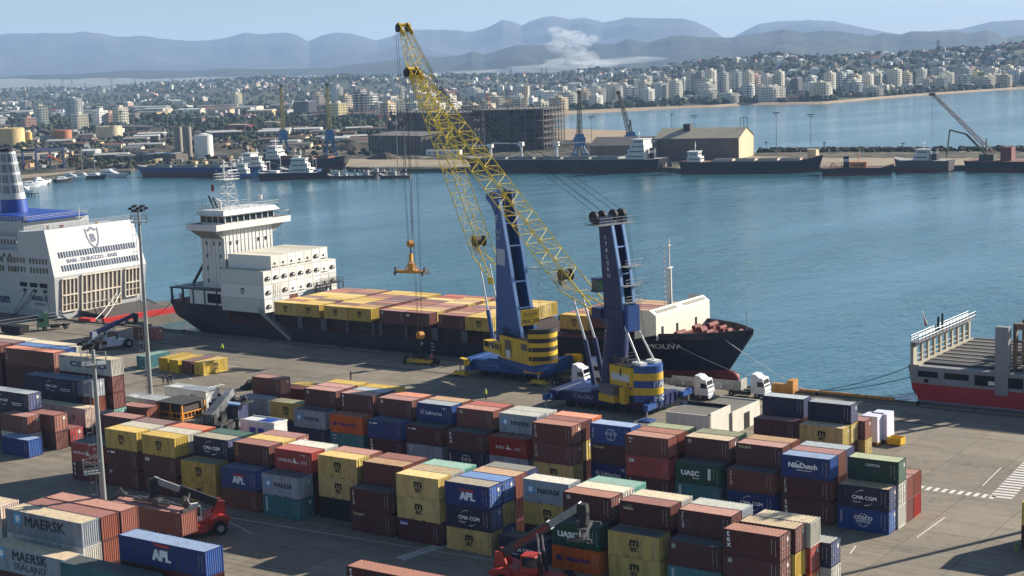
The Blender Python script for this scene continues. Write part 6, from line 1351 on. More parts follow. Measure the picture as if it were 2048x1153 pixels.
for r_ in range(4):
    for k in range(8):
        u0 = (27.2+r_*2.5-25.7)/11.5; a0 = math.pi*2*k/8+.12; b = MB(); pts = []
        for zz in (0, 1.9):
            u = u0+zz/11.5; 
            for a in (a0, a0+.33, a0+.6): pts.append((30.5+1.1*u+(3.18-1.05*u)*math.cos(a), -13.2+(2.98-.95*u)*math.sin(a), 25.7+u*11.5))
        b.mesh(pts, [(0,1,4,3), (1,2,5,4)]); b.build('funnel_window', paint('funnel_window', (120, 128, 134), .3, .3, tint=.1), o)
b = MB(); b.tube((31.6, -13.2, 37.2), (31.6, -13.2, 37.9), 2.2, 2.1, n=16); b.build('funnel_cap', BLK, o)
b = MB(); b.tube((6, -13, 19.6), (6, -13, 24.4), .1); b.tube((6, -12, 22), (6, -14, 22), .05); b.box(7.4, 8.4, -9.6, -9, 19.6, 20.4, 1); b.box(5, 6, -18, -17.5, 19.6, 20.3, 2); b.box(9, 9.4, -6.5, -6.1, 19.6, 20.5, 1); b.build('deck_gear', [WHP, RSB, CYEL], tF)
for i_, (a_, c_) in enumerate((((6.5, .05, 6.2), (24, 6.2, -.1)), ((8, .05, 6.2), (23.6, 6, -.1)), ((10.5, .05, 6.2), (23.2, 5.8, -.1)), ((4, .05, 6.0), (-3.6, 8.5, 0)))):
    M_ = Matrix.Translation((-281.6, 229.9, 0)) @ Matrix.Rotation(R(178.5), 4, 'Z')
    rope(['first', 'second', 'third', 'fourth'][i_]+' dark mooring rope hanging from the ferry side openings', (M_ @ Vector(a_), M_ @ Vector((c_[0]-6*(i_ < 3), -c_[1]*-1*.0+1.6 if i_ < 3 else 3, -1.6 if i_ < 3 else 0))), .07, .9)
rope('pale mooring rope from the ferry stern door to the ramp pontoon', ((-283, 250, 4.5), (-271, 231.5, .3)), .07, .6, WHP); rope('second pale mooring rope over the ferry ramp', ((-283, 251, 4.4), (-269.5, 232.5, .3)), .07, .6, WHP)
t = thing('red_pontoon', 'long low red steel pontoon edge alongside the ferry ramp', 'pontoon', (0, 0, 0)); b = MB(); RP = paint('pontoon_red', (206, 44, 36), .5, .3, tint=0)
b.prism([(-268.6, 231.5), (-267.6, 231.3), (-263.2, 257), (-264.4, 257.4)], -.3, .9); b.box(-265.5, -260.6, 256.5, 260.5, -1.6, 1.8); b.box(-274.5, -270.5, 229.9, 231.4, 0, .8); b.build('hull', RP, t)
# ================================================================ far shore, town, hills
rnd = random.Random(5)
def interp(tab, x):
    if x <= tab[0][0]: return tab[0][1]
    for (a, p), (c, q) in zip(tab, tab[1:]):
        if x <= c: return p+(q-p)*(x-a)/(c-a)
    return tab[-1][1]
def landmat(name, cols, s=.01, rough=.95):
    m = bpy.data.materials.new(name); m.use_nodes = True; nt = m.node_tree; N = nt.nodes; Lk = nt.links.new; bs = N["Principled BSDF"]; bs.inputs['Roughness'].default_value = rough; bs.inputs['Specular IOR Level'].default_value = .1
    tc = N.new("ShaderNodeTexCoord"); out = None
    for i, (sc, lo, hi, c) in enumerate(cols):
        n = N.new("ShaderNodeTexNoise"); n.inputs['Scale'].default_value = sc; n.inputs['Detail'].default_value = 7; n.inputs['Roughness'].default_value = .62; n.inputs['Distortion'].default_value = .4; Lk(tc.outputs['Object'], n.inputs['Vector'])
        q = N.new("ShaderNodeMapRange"); q.inputs[1].default_value = lo; q.inputs[2].default_value = hi; Lk(n.outputs[0], q.inputs[0])
        mx = N.new("ShaderNodeMix"); mx.data_type = 'RGBA'; Lk(q.outputs[0], mx.inputs[0]); mx.inputs[7].default_value = lin(*c)
        if out is None: mx.inputs[6].default_value = lin(*cols[0][3])
        else: Lk(out, mx.inputs[6])
        out = mx.outputs[2]
    Lk(out, bs.inputs['Base Color']); return m
M_HARB = landmat('harbour_earth', [(.02, 0, 1, (98, 92, 80)), (.03, .42, .58, (66, 66, 54)), (.011, .46, .6, (50, 54, 42)), (.09, .52, .68, (150, 136, 112)), (.25, .55, .7, (52, 50, 46))])
M_TOWN = landmat('town_ground', [(.004, 0, 1, (74, 76, 54)), (.006, .45, .55, (58, 64, 42)), (.03, .5, .6, (104, 100, 80)), (.012, .56, .62, (42, 50, 34)), (.08, .6, .7, (140, 132, 112))])
M_SAND = landmat('beach_sand', [(.02, 0, 1, (164, 144, 118)), (.05, .5, .7, (140, 124, 100))])
M_QF = landmat('far_quay_concrete', [(.02, 0, 1, (156, 142, 120)), (.05, .5, .65, (128, 116, 98)), (.3, .58, .7, (84, 76, 66))])
def patch(name, px, mat, z=0, lift=0.0, world=False, skirt=True, zz=None):
    pts = [at(u, v, z) if not world else Vector((u, v, z)) for u, v in px]
    b = MB(); n = len(pts); b.poly([(p.x, p.y, z+lift) for p in pts])
    if skirt:
        for i in range(n): a, c = pts[i], pts[(i+1) % n]; b.poly([(a.x, a.y, -5), (c.x, c.y, -5), (c.x, c.y, z+lift), (a.x, a.y, z+lift)]); b.m[-1] = 1
    o = b.build(name, [mat, MW]); 
    import bmesh
    bm_ = bmesh.new(); bm_.from_mesh(o.data); bmesh.ops.triangulate(bm_, faces=[f for f in bm_.faces if len(f.verts) > 4]); bm_.normal_update(); bm_.to_mesh(o.data); bm_.free()
    tag(o, kind='structure'); return o
# harbour apron on the far side of the basin and the long mole
near_edge = [(-260, 392), (-60, 378), (0, 371), (50, 362), (110, 353), (150, 350), (200, 345), (262, 341), (275, 330), (690, 326), (700, 336), (830, 338), (960, 336), (1345, 336), (1360, 338), (1660, 335), (2048, 330), (2400, 322)]
back_edge = [(2400, 294), (2048, 300), (1880, 303), (1700, 303), (1515, 306), (1300, 296), (1240, 284), (1262, 262), (1110, 257), (1108, 246), (1108, 238), (-260, 262)]
patch('harbour_ground', near_edge+back_edge, M_HARB, 0)
patch('quay_apron', [(690, 334), (960, 334), (1345, 334), (1345, 326), (1200, 324), (700, 318)], M_QF, 0, .02, skirt=False)
patch('mole_apron', [(1350, 335), (1660, 333), (2048, 329), (2400, 321), (2400, 316), (2048, 318), (1660, 316), (1500, 313)], M_QF, 0, .02, skirt=False)
patch('beach_sand', [(1108, 257), (1262, 262), (1246, 286), (1180, 286), (1112, 278)], M_SAND, 0, .03, skirt=False)
patch('gravel_road', [(-60, 372), (0, 366), (50, 357), (150, 346), (150, 342), (50, 350), (-60, 360)], M_QF, 0, .02, skirt=False)
for i, (pp) in enumerate(([(780, 232), (1108, 236), (1108, 262), (780, 246)], [(560, 285), (760, 278), (960, 292), (900, 302), (600, 304)])): patch('site_ground', pp, M_QF, 0, .04+.01*i, skirt=False)
# rock revetment of the mole
b = MB()
for k in range(420):
    u = rnd.uniform(1515, 2200); v = interp([(1515, 303), (2200, 298)], u)+rnd.uniform(-1.2, 2.6); p = at(u, v, 0); r_ = rnd.uniform(.8, 1.9)
    b.cbox((p.x, p.y, -.6), r_*2, r_*1.6, r_*1.3+.4, 0, rnd.uniform(0, 3), .6)
tag(b.build('rubble_revetment', paint('dark_rock', (66, 66, 56), .95, .5, (40, 46, 34), .4, tint=0)), 'dark rubble bank along the sea side of the mole', 'rocks', None, 'stuff')
# terrain: hills behind the town, structured grid in azimuth x distance
start = [(-300, 258), (-60, 252), (700, 246), (1080, 240), (1106, 226), (1200, 221), (1350, 214), (1440, 211), (1500, 207), (1650, 205), (1750, 196), (1850, 188), (2048, 175), (2400, 166)]
crest = [(-300, 186), (-60, 182), (0, 180), (150, 177), (240, 176), (300, 168), (400, 164), (500, 160), (560, 156), (600, 160), (650, 158), (700, 152), (740, 156), (800, 155), (850, 151), (950, 152), (1050, 151), (1120, 152), (1160, 145), (1220, 138), (1270, 143), (1330, 139), (1370, 130), (1400, 127), (1440, 122), (1490, 122), (1530, 117), (1560, 112), (1600, 116), (1640, 120), (1700, 117), (1740, 110), (1790, 113), (1840, 110), (1880, 104), (1940, 101), (1970, 104), (2010, 96), (2048, 92), (2400, 84)]
cdist = [(-300, 6500), (200, 6200), (500, 5200), (800, 4900), (1100, 4600), (1300, 3900), (1500, 3300), (1800, 3300), (2400, 3400)]
def hn(u, s, k): # cheap 1-2D value noise
    return math.sin(u*.013*s+k*1.7)*.5+math.sin(u*.031*s+k*2.3+1)*.3+math.sin(u*.071*s+k*4.1+2)*.2
def start_d(u): p = at(u, interp(start, u), 0); return math.hypot(p.x, p.y)
NR = 34
def terr_cols(u):
    d0 = start_d(u); d1 = interp(cdist, u); yc_ = interp(crest, u); zc_ = CH+(horizon_y(u)-yc_)/CF*d1*1.0
    return d0, d1, zc_
def terr_z(u, d, cc=None):
    d0, d1, zc_ = cc or terr_cols(u)
    t = (d-d0)/(d1-d0)
    if t <= 0: return 0.0
    lo = .12 if u > 1106 else .25
    e = max(0, (t-lo)/(1-lo)); e = min(e, 1)
    base = zc_*(e*e*(3-2*e))
    if t > 1: base = max(0, zc_*(1-(t-1)*2.2))
    return max(.02, base+e*(6.0 if u > 1106 else 4)*hn(u, 1, t*9)*(1 if t < 1 else .3)*math.sin(min(1, t)*math.pi)+.02)
b = MB(); us = [-300+i*12.5 for i in range(217)]; vs = []
for u in us:
    cc = terr_cols(u); d0, d1, zc_ = cc; dr = azdir(u)
    for j in range(NR+1):
        t = (j/NR)*1.5; d = d0+(d1-d0)*t; z = terr_z(u, d, cc) if j else -.6; vs.append((dr.x*d, dr.y*d, z if j < NR else -3))
    
fs_ = [(i*(NR+1)+j, (i+1)*(NR+1)+j, (i+1)*(NR+1)+j+1, i*(NR+1)+j+1) for i in range(len(us)-1) for j in range(NR)]
b.mesh(vs, fs_); b.smooth = True
tag(b.build('hillside_terrain', M_TOWN), kind='structure')
b = MB(); n = 60       # far flat plain
pts = []
for r_ in (4500, 16500):
    for i in range(n+1): u = -400+2900*i/n; dr = azdir(u); pts.append((dr.x*r_, dr.y*r_, -1.2))
b.mesh(pts, [(i, i+1, n+2+i, n+1+i) for i in range(n)]); tag(b.build('plain_ground', landmat('plain_fields', [(.0015, 0, 1, (92, 98, 70)), (.003, .5, .6, (120, 116, 84)), (.008, .55, .65, (56, 66, 44))])), kind='structure')
b = MB(); pts = []
for i in range(n+1):
    u = 1300+1200*i/n; dr = azdir(u); d = start_d(u); 
    for e, z in ((-12, -1.95), (0, -.2), (10, .5)): pts.append((dr.x*(d+e), dr.y*(d+e), z))
b.mesh(pts, [(i*3+k, (i+1)*3+k, (i+1)*3+k+1, i*3+k+1) for i in range(n) for k in range(2)]); tag(b.build('town_beach', M_SAND), kind='structure')
b = MB(); pts = []
for i in range(n+1):
    u = 1106+200*i/n; dr = azdir(u); d = start_d(u); 
    for e, z in ((-40, -1.95), (0, -.2), (18, .5)): pts.append((dr.x*(d+e), dr.y*(d+e), z))
b.mesh(pts, [(i*3+k, (i+1)*3+k, (i+1)*3+k+1, i*3+k+1) for i in range(n) for k in range(2)]); tag(b.build('bay_beach', M_SAND), kind='structure')
# mountain ranges
def ridge(name, tab, dist, ybase, mat, depth, seed, rough=1.0, ks=.0016):
    b = MB(); rr = random.Random(seed); us = [-420+i*4.0 for i in range(740)]; NRr = 16; vs = []
    from mathutils import noise as mn
    NRr = 42
    for u in us:
        dr = azdir(u); y = interp(tab, u); zt = CH+(horizon_y(u)-y)/CF*dist; zt *= 1+.012*rough*mn.fractal(Vector((u*.045, seed, 0)), .6, 2.1, 6)
        for j in range(NRr+1):
            t = j/NRr; d = dist-depth*(1-t); X, Y_ = dr.x*d, dr.y*d
            q = mn.ridged_multi_fractal(Vector((X*ks, Y_*ks, seed*3.1)), .9, 2.1, 6, 1.0, 2.0); q2 = mn.fractal(Vector((X*ks*.45, Y_*ks*.45, seed)), .8, 2.0, 4)
            env = t**(1.15+.5*q2); fade = math.sin(min(1, t)*math.pi)**.7
            vs.append((X, Y_, -4+(zt+4)*min(1.0, env*(1-.42*rough*fade*(1.15-q*.75)))))
        vs.append((dr.x*(dist+depth*.8), dr.y*(dist+depth*.8), -4))
    M_ = NRr+2
    b.mesh(vs, [(i*M_+j, (i+1)*M_+j, (i+1)*M_+j+1, i*M_+j+1) for i in range(len(us)-1) for j in range(NRr+1)]); b.smooth = True
    tag(b.build(name, mat), kind='structure')
F1 = [(-400,162),(0,157),(100,150),(180,148),(290,141),(400,142),(470,137),(560,138),(680,136),(700,133),(735,128),(760,126),(800,121),(850,113),(900,115),(930,112),(950,108),(960,104),(985,110),(1010,103),(1047,92),(1082,92),(1127,91),(1160,94),(1195,90),(1244,89),(1271,79),(1308,87),(1354,74),(1376,73),(1415,76),(1476,78),(1500,72),(1540,68),(1575,61),(1620,68),(1650,64),(1682,65),(1720,70),(1749,74),(1773,69),(1808,72),(1829,65.5),(1870,66),(1901,67),(1917,65),(1941,70),(1979,64),(2000,70),(2016,78),(2048,73),(2100,84),(2500,80)]
F2 = [(-400,80),(0,71),(31,77),(44,74.5),(102,73),(171,72.5),(202,69),(232,73.5),(267,78.6),(308,76),(359,82),(396,85),(441,84),(478,79),(513,69),(547,72),(595,68),(615,73),(639,85),(666,73),(690,68),(721,69),(773,83),(800,76),(835,61),(873,62),(925,62),(957,66),(971,64),(998,55),(1023,42),(1038,44),(1061,53),(1080,44),(1099,38),(1122,35),(1156,41.5),(1185,38),(1220,47.6),(1245,44),(1268,38),(1293,38.5),(1340,40),(1378,40),(1403,46),(1427,57),(1445,68),(1459,78),(1478,76),(1500,64),(1527,51),(1567,46),(1628,43.6),(1674,46),(1741,60),(1794,70),(1813,72),(1888,63.7),(1928,61.5),(1987,48),(2048,45),(2500,40)]
# the near range crest line, left part reads lower than the table so shift by the photo's own ridge
F1b = [(u, (y if u > 690 else y+1)) for u, y in F1]
M_M1 = landmat('range_near', [(.0012, 0, 1, (46, 56, 44)), (.002, .45, .6, (62, 62, 48)), (.005, .55, .7, (34, 44, 36))])
M_M2 = landmat('range_far', [(.0006, 0, 1, (58, 60, 56)), (.0011, .5, .62, (84, 80, 74)), (.003, .55, .7, (44, 48, 46))])
ridge('hills', F1b, 8200, 160, M_M1, 2400, 3, .9, .0016); ridge('mountains', F2, 14500, 80, M_M2, 4600, 9, .9, .0008)
hidden_containers()
# ---- trees and scrub over town and hills (one mass)
def blob(b, p, r, h, m=0, n=5):
    vs = [(p.x, p.y, p.z-r*.2)]
    for z, k in ((.25, 1), (.7, .8)):
        for i in range(n): a = 2*math.pi*i/n+rnd.random(); rr = r*k*rnd.uniform(.7, 1.25); vs.append((p.x+rr*math.cos(a), p.y+rr*math.sin(a), p.z+h*(z+rnd.uniform(-.1, .1))))
    vs.append((p.x+rnd.uniform(-.3, .3)*r, p.y, p.z+h)); q = len(vs)-1
    fs = [(0, 1+(i+1) % n, 1+i) for i in range(n)]+[(1+i, 1+(i+1) % n, 1+n+(i+1) % n, 1+n+i) for i in range(n)]+[(1+n+i, 1+n+(i+1) % n, q) for i in range(n)]
    b.mesh(vs, fs, m)
M_TR = paint('foliage_dark', (46, 52, 38), .95, .5, (62, 66, 44), .05, tint=0, streak=False, spec=.1); M_TR2 = paint('foliage_olive', (72, 78, 50), .95, .5, (50, 56, 38), .05, tint=0, streak=False, spec=.1)
b = MB()
def tp(u, t_):
    cc = terr_cols(u); d = cc[0]+(cc[1]-cc[0])*t_; dr = azdir(u); return Vector((dr.x*d, dr.y*d, terr_z(u, d, cc))), d
for k in range(8500):
    u = rnd.uniform(-150, 2180); t_ = rnd.random()**1.2*1.04
    if hn(u, 3, t_*25)+hn(u, 1.3, t_*11+4) < -.25+(.2 if rnd.random() < .5 else -.3): continue
    p, d = tp(u, max(.03, t_)); r_ = rnd.uniform(2.5, 6)*(1 if d < 4000 else 1.3); blob(b, p, r_, r_*rnd.uniform(1.0, 1.7), int(rnd.random() < .4))
for k in range(420):      # tree line on the crest
    u = rnd.uniform(450, 2180); p, d = tp(u, rnd.uniform(.96, 1.0)); r_ = rnd.uniform(3, 7); blob(b, p, r_, r_*1.6)
tag(b.build('distant_woodland', [M_TR, M_TR2]), 'dark trees and scrub spread over the town and hills', 'woodland', None, 'stuff')
b = MB()
for (u0, u1, v0, v1, n_, s_) in ((0, 560, 238, 262, 260, 4), (150, 260, 320, 338, 60, 2.2), (240, 420, 300, 320, 60, 2.0), (0, 560, 255, 300, 420, 2.6), (430, 740, 258, 292, 260, 2.6), (0, 340, 300, 338, 160, 1.6), (560, 760, 292, 312, 50, 2), (440, 760, 240, 262, 200, 4.5), (900, 1110, 232, 240, 70, 4), (0, 110, 300, 322, 40, 2.4), (1520, 2060, 302, 305, 90, 1.2), (690, 760, 262, 275, 30, 3)):
    for k in range(n_): p = at(rnd.uniform(u0, u1), rnd.uniform(v0, v1), 0); r_ = rnd.uniform(.6, 1.3)*s_; blob(b, p, r_, r_*1.3, int(rnd.random() < .4), 6)
tag(b.build('harbour_scrub', [M_TR, M_TR2]), 'scrub and bushes on the waste ground around the port', 'scrub', None, 'stuff')
# earth and coal heaps on the far port ground
b = MB()
for (u, v, w, h) in ((705, 300, 22, 5), (735, 296, 16, 4), (680, 296, 14, 4), (560, 300, 26, 4), (600, 296, 20, 4), (300, 308, 30, 4), (330, 304, 24, 5), (250, 306, 20, 3.5), (770, 318, 12, 4), (700, 286, 20, 3.5), (1130, 292, 18, 3.5), (1210, 296, 22, 4), (1150, 288, 12, 3), (480, 290, 24, 3), (430, 296, 20, 3.5)):
    p = at(u, v, 0); n = 14; rings = []
    for t_, k in ((0, 1), (.45, .62), (.8, .3), (1, .04)): rings.append([(p.x+w*k*math.cos(a*2*math.pi/n)*(1+.16*math.sin(a*2.1+u)), p.y+w*k*.7*math.sin(a*2*math.pi/n)*(1+.12*math.sin(a*1.3+v)), h*t_+.01) for a in range(n)])
    b.loft(rings)
tag(b.build('gravel_heaps', landmat('heap_earth', [(.1, 0, 1, (96, 86, 74)), (.3, .5, .65, (58, 54, 48))])), 'heaps of gravel and coal on the far port ground', 'heaps', None, 'stuff')
# ---- buildings
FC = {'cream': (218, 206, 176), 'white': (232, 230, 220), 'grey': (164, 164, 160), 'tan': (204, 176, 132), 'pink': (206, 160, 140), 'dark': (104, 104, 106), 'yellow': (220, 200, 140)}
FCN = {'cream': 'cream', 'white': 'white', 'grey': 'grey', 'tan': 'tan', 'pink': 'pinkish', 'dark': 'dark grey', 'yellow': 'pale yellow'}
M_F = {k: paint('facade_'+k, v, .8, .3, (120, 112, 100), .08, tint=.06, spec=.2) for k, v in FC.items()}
M_WIN = paint('facade_window', (46, 52, 60), .3, .3, (80, 84, 88), .3, tint=.1); M_TILE = paint('roof_tile', (150, 84, 60), .85, .4, (110, 76, 60), .3, tint=.1, streak=False)
_BM = {}
def block_mesh(nf, wide, balc):
    k = (nf, wide, balc)
    if k in _BM: return _BM[k]
    b = MB(); H = nf*3.1; W, D = wide, 14; b.box(-W/2, W/2, -D/2, D/2, 0, H+.6, 0)
    for f in range(nf):
        z = f*3.1
        for (ax, L_, off) in (('x', W, -D/2), ('x', W, D/2), ('y', D, W/2), ('y', D, -W/2)):
            n = max(2, int(L_/3.4)); s = 1 if off > 0 else -1
            for i in range(n):
                c = -L_/2+(i+.5)*L_/n; w = .75
                if ax == 'x': b.box(c-w, c+w, off-.05, off+.05, z+1.0, z+2.4, 1)
                else: b.box(off-.05, off+.05, c-w, c+w, z+1.0, z+2.4, 1)
        if balc and f:
            for s in (-1, 1):
                for (a0, a1) in ((-W/2+.5, -W/6), (W/6, W/2-.5)): b.box(a0, a1, s*D/2-(1.3 if s < 0 else 0), s*D/2+(1.3 if s > 0 else 0), z-.1, z+.95, 2)
            b.box(W/2, W/2+1.3, -D/4, D/4, z-.1, z+.95, 2); b.box(-W/2-1.3, -W/2, -D/4, D/4, z-.1, z+.95, 2)
    b.box(-W/2-.3, W/2+.3, -D/2-.3, D/2+.3, H+.55, H+.8, 2); b.box(-3, 2, -2, 3, H+.8, H+3.2, 0); b.box(4, 6, -3, -1, H+.8, H+2.2, 2) if W > 14 else None
    me = b.data('block'); [me.materials.append(None) for _ in range(3)]; _BM[k] = me; return me
def building(p, nf, wide, balc, col, rz, label, group, sx=1.0):
    o = bpy.data.objects.new('apartment_block', block_mesh(nf, wide, balc)); COL.objects.link(o); o.location = p; o.rotation_euler.z = rz; o.scale = (sx, sx, 1)
    for sl, m in zip(o.material_slots, (M_F[col], M_WIN, M_F['white' if col != 'white' else 'cream'])): sl.link = 'OBJECT'; sl.material = m
    return tag(o, label, 'building', group)
def ray_terr(u, v):
    cc = terr_cols(u); dr = azdir(u); dn = ray(u, v); k = dn.z/math.hypot(dn.x, dn.y); lo = None; d = cc[0]*.98
    while d < cc[1]*1.35:
        if CH+k*d <= terr_z(u, d, cc): break
        d += 12
    return Vector((dr.x*d, dr.y*d, terr_z(u, d, cc))), d
RZ = R(-34); RB = R(-8)
BW_ = {8: 'eight', 9: 'nine', 7: 'seven', 6: 'six', 5: 'five', 4: 'four', 3: 'three', 10: 'ten', 11: 'eleven', 12: 'twelve'}
big = [  # u, v base, floors, width px, colour, balcony, place
 (166, 232, 9, 40, 'grey', 1, 'alone among low roofs on the left of the town'), (72, 218, 5, 26, 'grey', 0, 'low on the far left plain'), (100, 252, 8, 24, 'cream', 1, 'behind the left oil tanks'), (58, 258, 4, 16, 'pink', 0, 'beside the leftmost tanks'), (20, 248, 3, 20, 'white', 0, 'behind the leftmost tank'),
 (160, 257, 5, 38, 'cream', 0, 'with wide front behind the middle tanks'), (202, 254, 6, 20, 'white', 0, 'behind the pale round tank'), (222, 253, 5, 14, 'pink', 1, 'behind the pale round tank'), (242, 253, 7, 14, 'cream', 1, 'right of the pale round tank'), (490, 216, 8, 15, 'yellow', 1, 'a slender tower left of the blue quay cranes'),
 (652, 214, 7, 14, 'tan', 1, 'left of the second quay crane'), (690, 206, 9, 24, 'white', 1, 'behind the second quay crane'), (706, 222, 7, 22, 'tan', 1, 'right of the second quay crane'), (690, 240, 6, 32, 'yellow', 0, 'with a long window front right of the second quay crane'), (625, 232, 6, 50, 'dark', 0, 'unfinished and dark between the quay cranes'),
 (735, 236, 10, 22, 'dark', 1, 'unfinished and dark left of the crane ropes'), (755, 236, 9, 16, 'grey', 1, 'left of the crane ropes'), (812, 200, 8, 20, 'white', 1, 'behind the tips of the big booms'), (850, 216, 7, 34, 'white', 1, 'behind the big booms'), (905, 220, 8, 40, 'pink', 0, 'behind the paired booms'), (960, 198, 6, 30, 'white', 1, 'above the left construction frame'),
 (985, 206, 5, 40, 'white', 1, 'above the middle of the construction frame'), (1055, 200, 7, 30, 'white', 1, 'above the right construction frame'), (1075, 215, 4, 24, 'white', 0, 'beside the long hotel'), (1115, 212, 6, 46, 'white', 0, 'the long hotel front by the bay'), (1165, 208, 6, 16, 'white', 1, 'right of the long hotel'), (1180, 208, 6, 16, 'tan', 1, 'right of the long hotel'),
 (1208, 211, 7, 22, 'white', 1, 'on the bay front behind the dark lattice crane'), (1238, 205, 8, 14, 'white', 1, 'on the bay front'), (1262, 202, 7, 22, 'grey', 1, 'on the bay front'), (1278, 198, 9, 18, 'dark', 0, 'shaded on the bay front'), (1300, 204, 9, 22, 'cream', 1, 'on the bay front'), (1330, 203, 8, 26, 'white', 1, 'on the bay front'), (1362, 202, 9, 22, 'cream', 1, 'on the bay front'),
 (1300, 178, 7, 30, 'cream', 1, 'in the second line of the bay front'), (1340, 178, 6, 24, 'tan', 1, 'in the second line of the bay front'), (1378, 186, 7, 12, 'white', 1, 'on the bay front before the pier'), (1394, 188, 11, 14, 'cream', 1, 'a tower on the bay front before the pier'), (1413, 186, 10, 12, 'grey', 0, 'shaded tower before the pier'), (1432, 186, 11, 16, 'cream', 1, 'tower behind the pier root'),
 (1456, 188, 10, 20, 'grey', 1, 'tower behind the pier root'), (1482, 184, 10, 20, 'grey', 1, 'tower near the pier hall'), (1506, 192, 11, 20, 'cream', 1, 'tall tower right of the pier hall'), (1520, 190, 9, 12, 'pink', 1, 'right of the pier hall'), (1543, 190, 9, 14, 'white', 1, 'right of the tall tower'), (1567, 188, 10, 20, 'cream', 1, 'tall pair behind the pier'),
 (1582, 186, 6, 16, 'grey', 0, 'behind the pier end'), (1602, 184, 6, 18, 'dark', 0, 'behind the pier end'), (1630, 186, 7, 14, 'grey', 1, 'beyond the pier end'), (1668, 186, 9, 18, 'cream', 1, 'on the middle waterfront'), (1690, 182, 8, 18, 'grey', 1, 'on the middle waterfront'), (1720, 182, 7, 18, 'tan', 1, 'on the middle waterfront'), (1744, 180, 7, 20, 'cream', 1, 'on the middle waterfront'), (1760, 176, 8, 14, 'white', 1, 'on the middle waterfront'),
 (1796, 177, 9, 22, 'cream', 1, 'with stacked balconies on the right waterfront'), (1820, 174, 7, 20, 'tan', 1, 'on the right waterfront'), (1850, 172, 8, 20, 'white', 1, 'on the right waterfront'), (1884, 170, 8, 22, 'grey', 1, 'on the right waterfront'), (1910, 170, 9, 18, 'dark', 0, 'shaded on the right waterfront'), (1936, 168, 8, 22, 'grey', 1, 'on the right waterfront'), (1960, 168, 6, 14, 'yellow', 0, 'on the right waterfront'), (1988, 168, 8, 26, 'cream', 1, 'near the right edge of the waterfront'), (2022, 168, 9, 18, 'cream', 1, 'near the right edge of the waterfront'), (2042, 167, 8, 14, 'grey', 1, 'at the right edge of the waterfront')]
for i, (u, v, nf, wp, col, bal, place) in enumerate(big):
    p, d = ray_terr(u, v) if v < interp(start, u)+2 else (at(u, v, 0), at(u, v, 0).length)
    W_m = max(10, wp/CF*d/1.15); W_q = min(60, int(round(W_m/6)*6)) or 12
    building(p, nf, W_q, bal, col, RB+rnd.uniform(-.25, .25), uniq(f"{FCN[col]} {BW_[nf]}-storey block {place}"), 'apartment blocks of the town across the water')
for k in range(95):
    u = rnd.uniform(760, 2060); t_ = rnd.uniform(.02, .3) if u > 1106 else rnd.uniform(.01, .22); p, d = tp(u, t_); nf = rnd.choice((4, 5, 6, 6, 7)); col = rnd.choice(('white', 'white', 'cream', 'tan', 'grey', 'cream'))
    building(p, nf, rnd.choice((12, 18, 24)), 1, col, RB+rnd.uniform(-.35, .35), f"{FCN[col]} block of flats in the crowded town behind the waterfront", 'blocks of flats crowded behind the waterfront')
def house_mesh(v):
    k = ('h', v)
    if k in _BM: return _BM[k]
    b = MB(); w, d_, h = [(10, 8, 6), (13, 9, 4), (9, 9, 8.5), (26, 12, 5), (16, 10, 7)][v]; b.box(-w/2, w/2, -d_/2, d_/2, -2, h, 0)
    for z in ([1.0] if h < 5.5 else [1.0, 4.0]):
        n = int(w/3)
        for i in range(n): c = -w/2+(i+.5)*w/n; b.box(c-.5, c+.5, -d_/2-.04, d_/2+.04, z, z+1.3, 1)
        b.box(-w/2-.04, w/2+.04, -1, 1, z, z+1.3, 1)
    if v in (0, 1, 4): b.mesh([(-w/2-.5, -d_/2-.5, h), (w/2+.5, -d_/2-.5, h), (w/2+.5, d_/2+.5, h), (-w/2-.5, d_/2+.5, h), (-w/4, 0, h+2.4), (w/4, 0, h+2.4)], [(0,1,5,4), (2,3,4,5), (1,2,5), (3,0,4), (3,2,1,0)], 2)
    else: b.box(-w/2-.3, w/2+.3, -d_/2-.3, d_/2+.3, h, h+.4, 0); b.box(-1.5, 1.5, -1.5, 1.5, h+.4, h+2.4, 0)
    me = b.data('house'); [me.materials.append(None) for _ in range(3)]; _BM[k] = me; return me
M_RW = paint('pale_roof', (206, 200, 190), .8, .3, tint=.1, streak=False)
def house(p, v, col, rz, label, group, roof):
    o = bpy.data.objects.new('house', house_mesh(v)); COL.objects.link(o); o.location = p; o.rotation_euler.z = rz
    for sl, m in zip(o.material_slots, (M_F[col], M_WIN, roof)): sl.link = 'OBJECT'; sl.material = m
    tag(o, label, 'house', group)
for k in range(285):
    zone = rnd.random()
    if zone < .5: u = rnd.uniform(-40, 1060); t_ = rnd.random()**.8*.98
    elif zone < .8: u = rnd.uniform(1110, 2080); t_ = rnd.uniform(.12, .95)
    else: u = rnd.uniform(1500, 2080); t_ = rnd.uniform(.3, .98)
    p, d = tp(u, max(.02, t_)); col = rnd.choice(('white', 'white', 'cream', 'white', 'tan', 'pink')); rf = rnd.choice((M_TILE, M_RW, M_RW)); v_ = rnd.choice((0, 1, 2, 3, 4, 4))
    side = 'plain left of the bay' if u < 1106 else 'hillside above the waterfront'
    house(p, v_, col, rnd.uniform(0, 3.1), f"{FCN[col]} house with {'tiled' if rf is M_TILE else 'pale'} roof scattered on the {side}", 'houses scattered between trees '+('on the plain' if u < 1106 else 'on the hillside'), rf)
b = MB()
for k in range(1100):
    u = rnd.uniform(-100, 2120); t_ = rnd.random()**.7*1.0; p, d = tp(u, max(.02, t_)); w = rnd.uniform(5, 11); b.cbox(p, w, w*.8, rnd.uniform(3, 8), int(rnd.random()*3), rnd.uniform(0, 3))
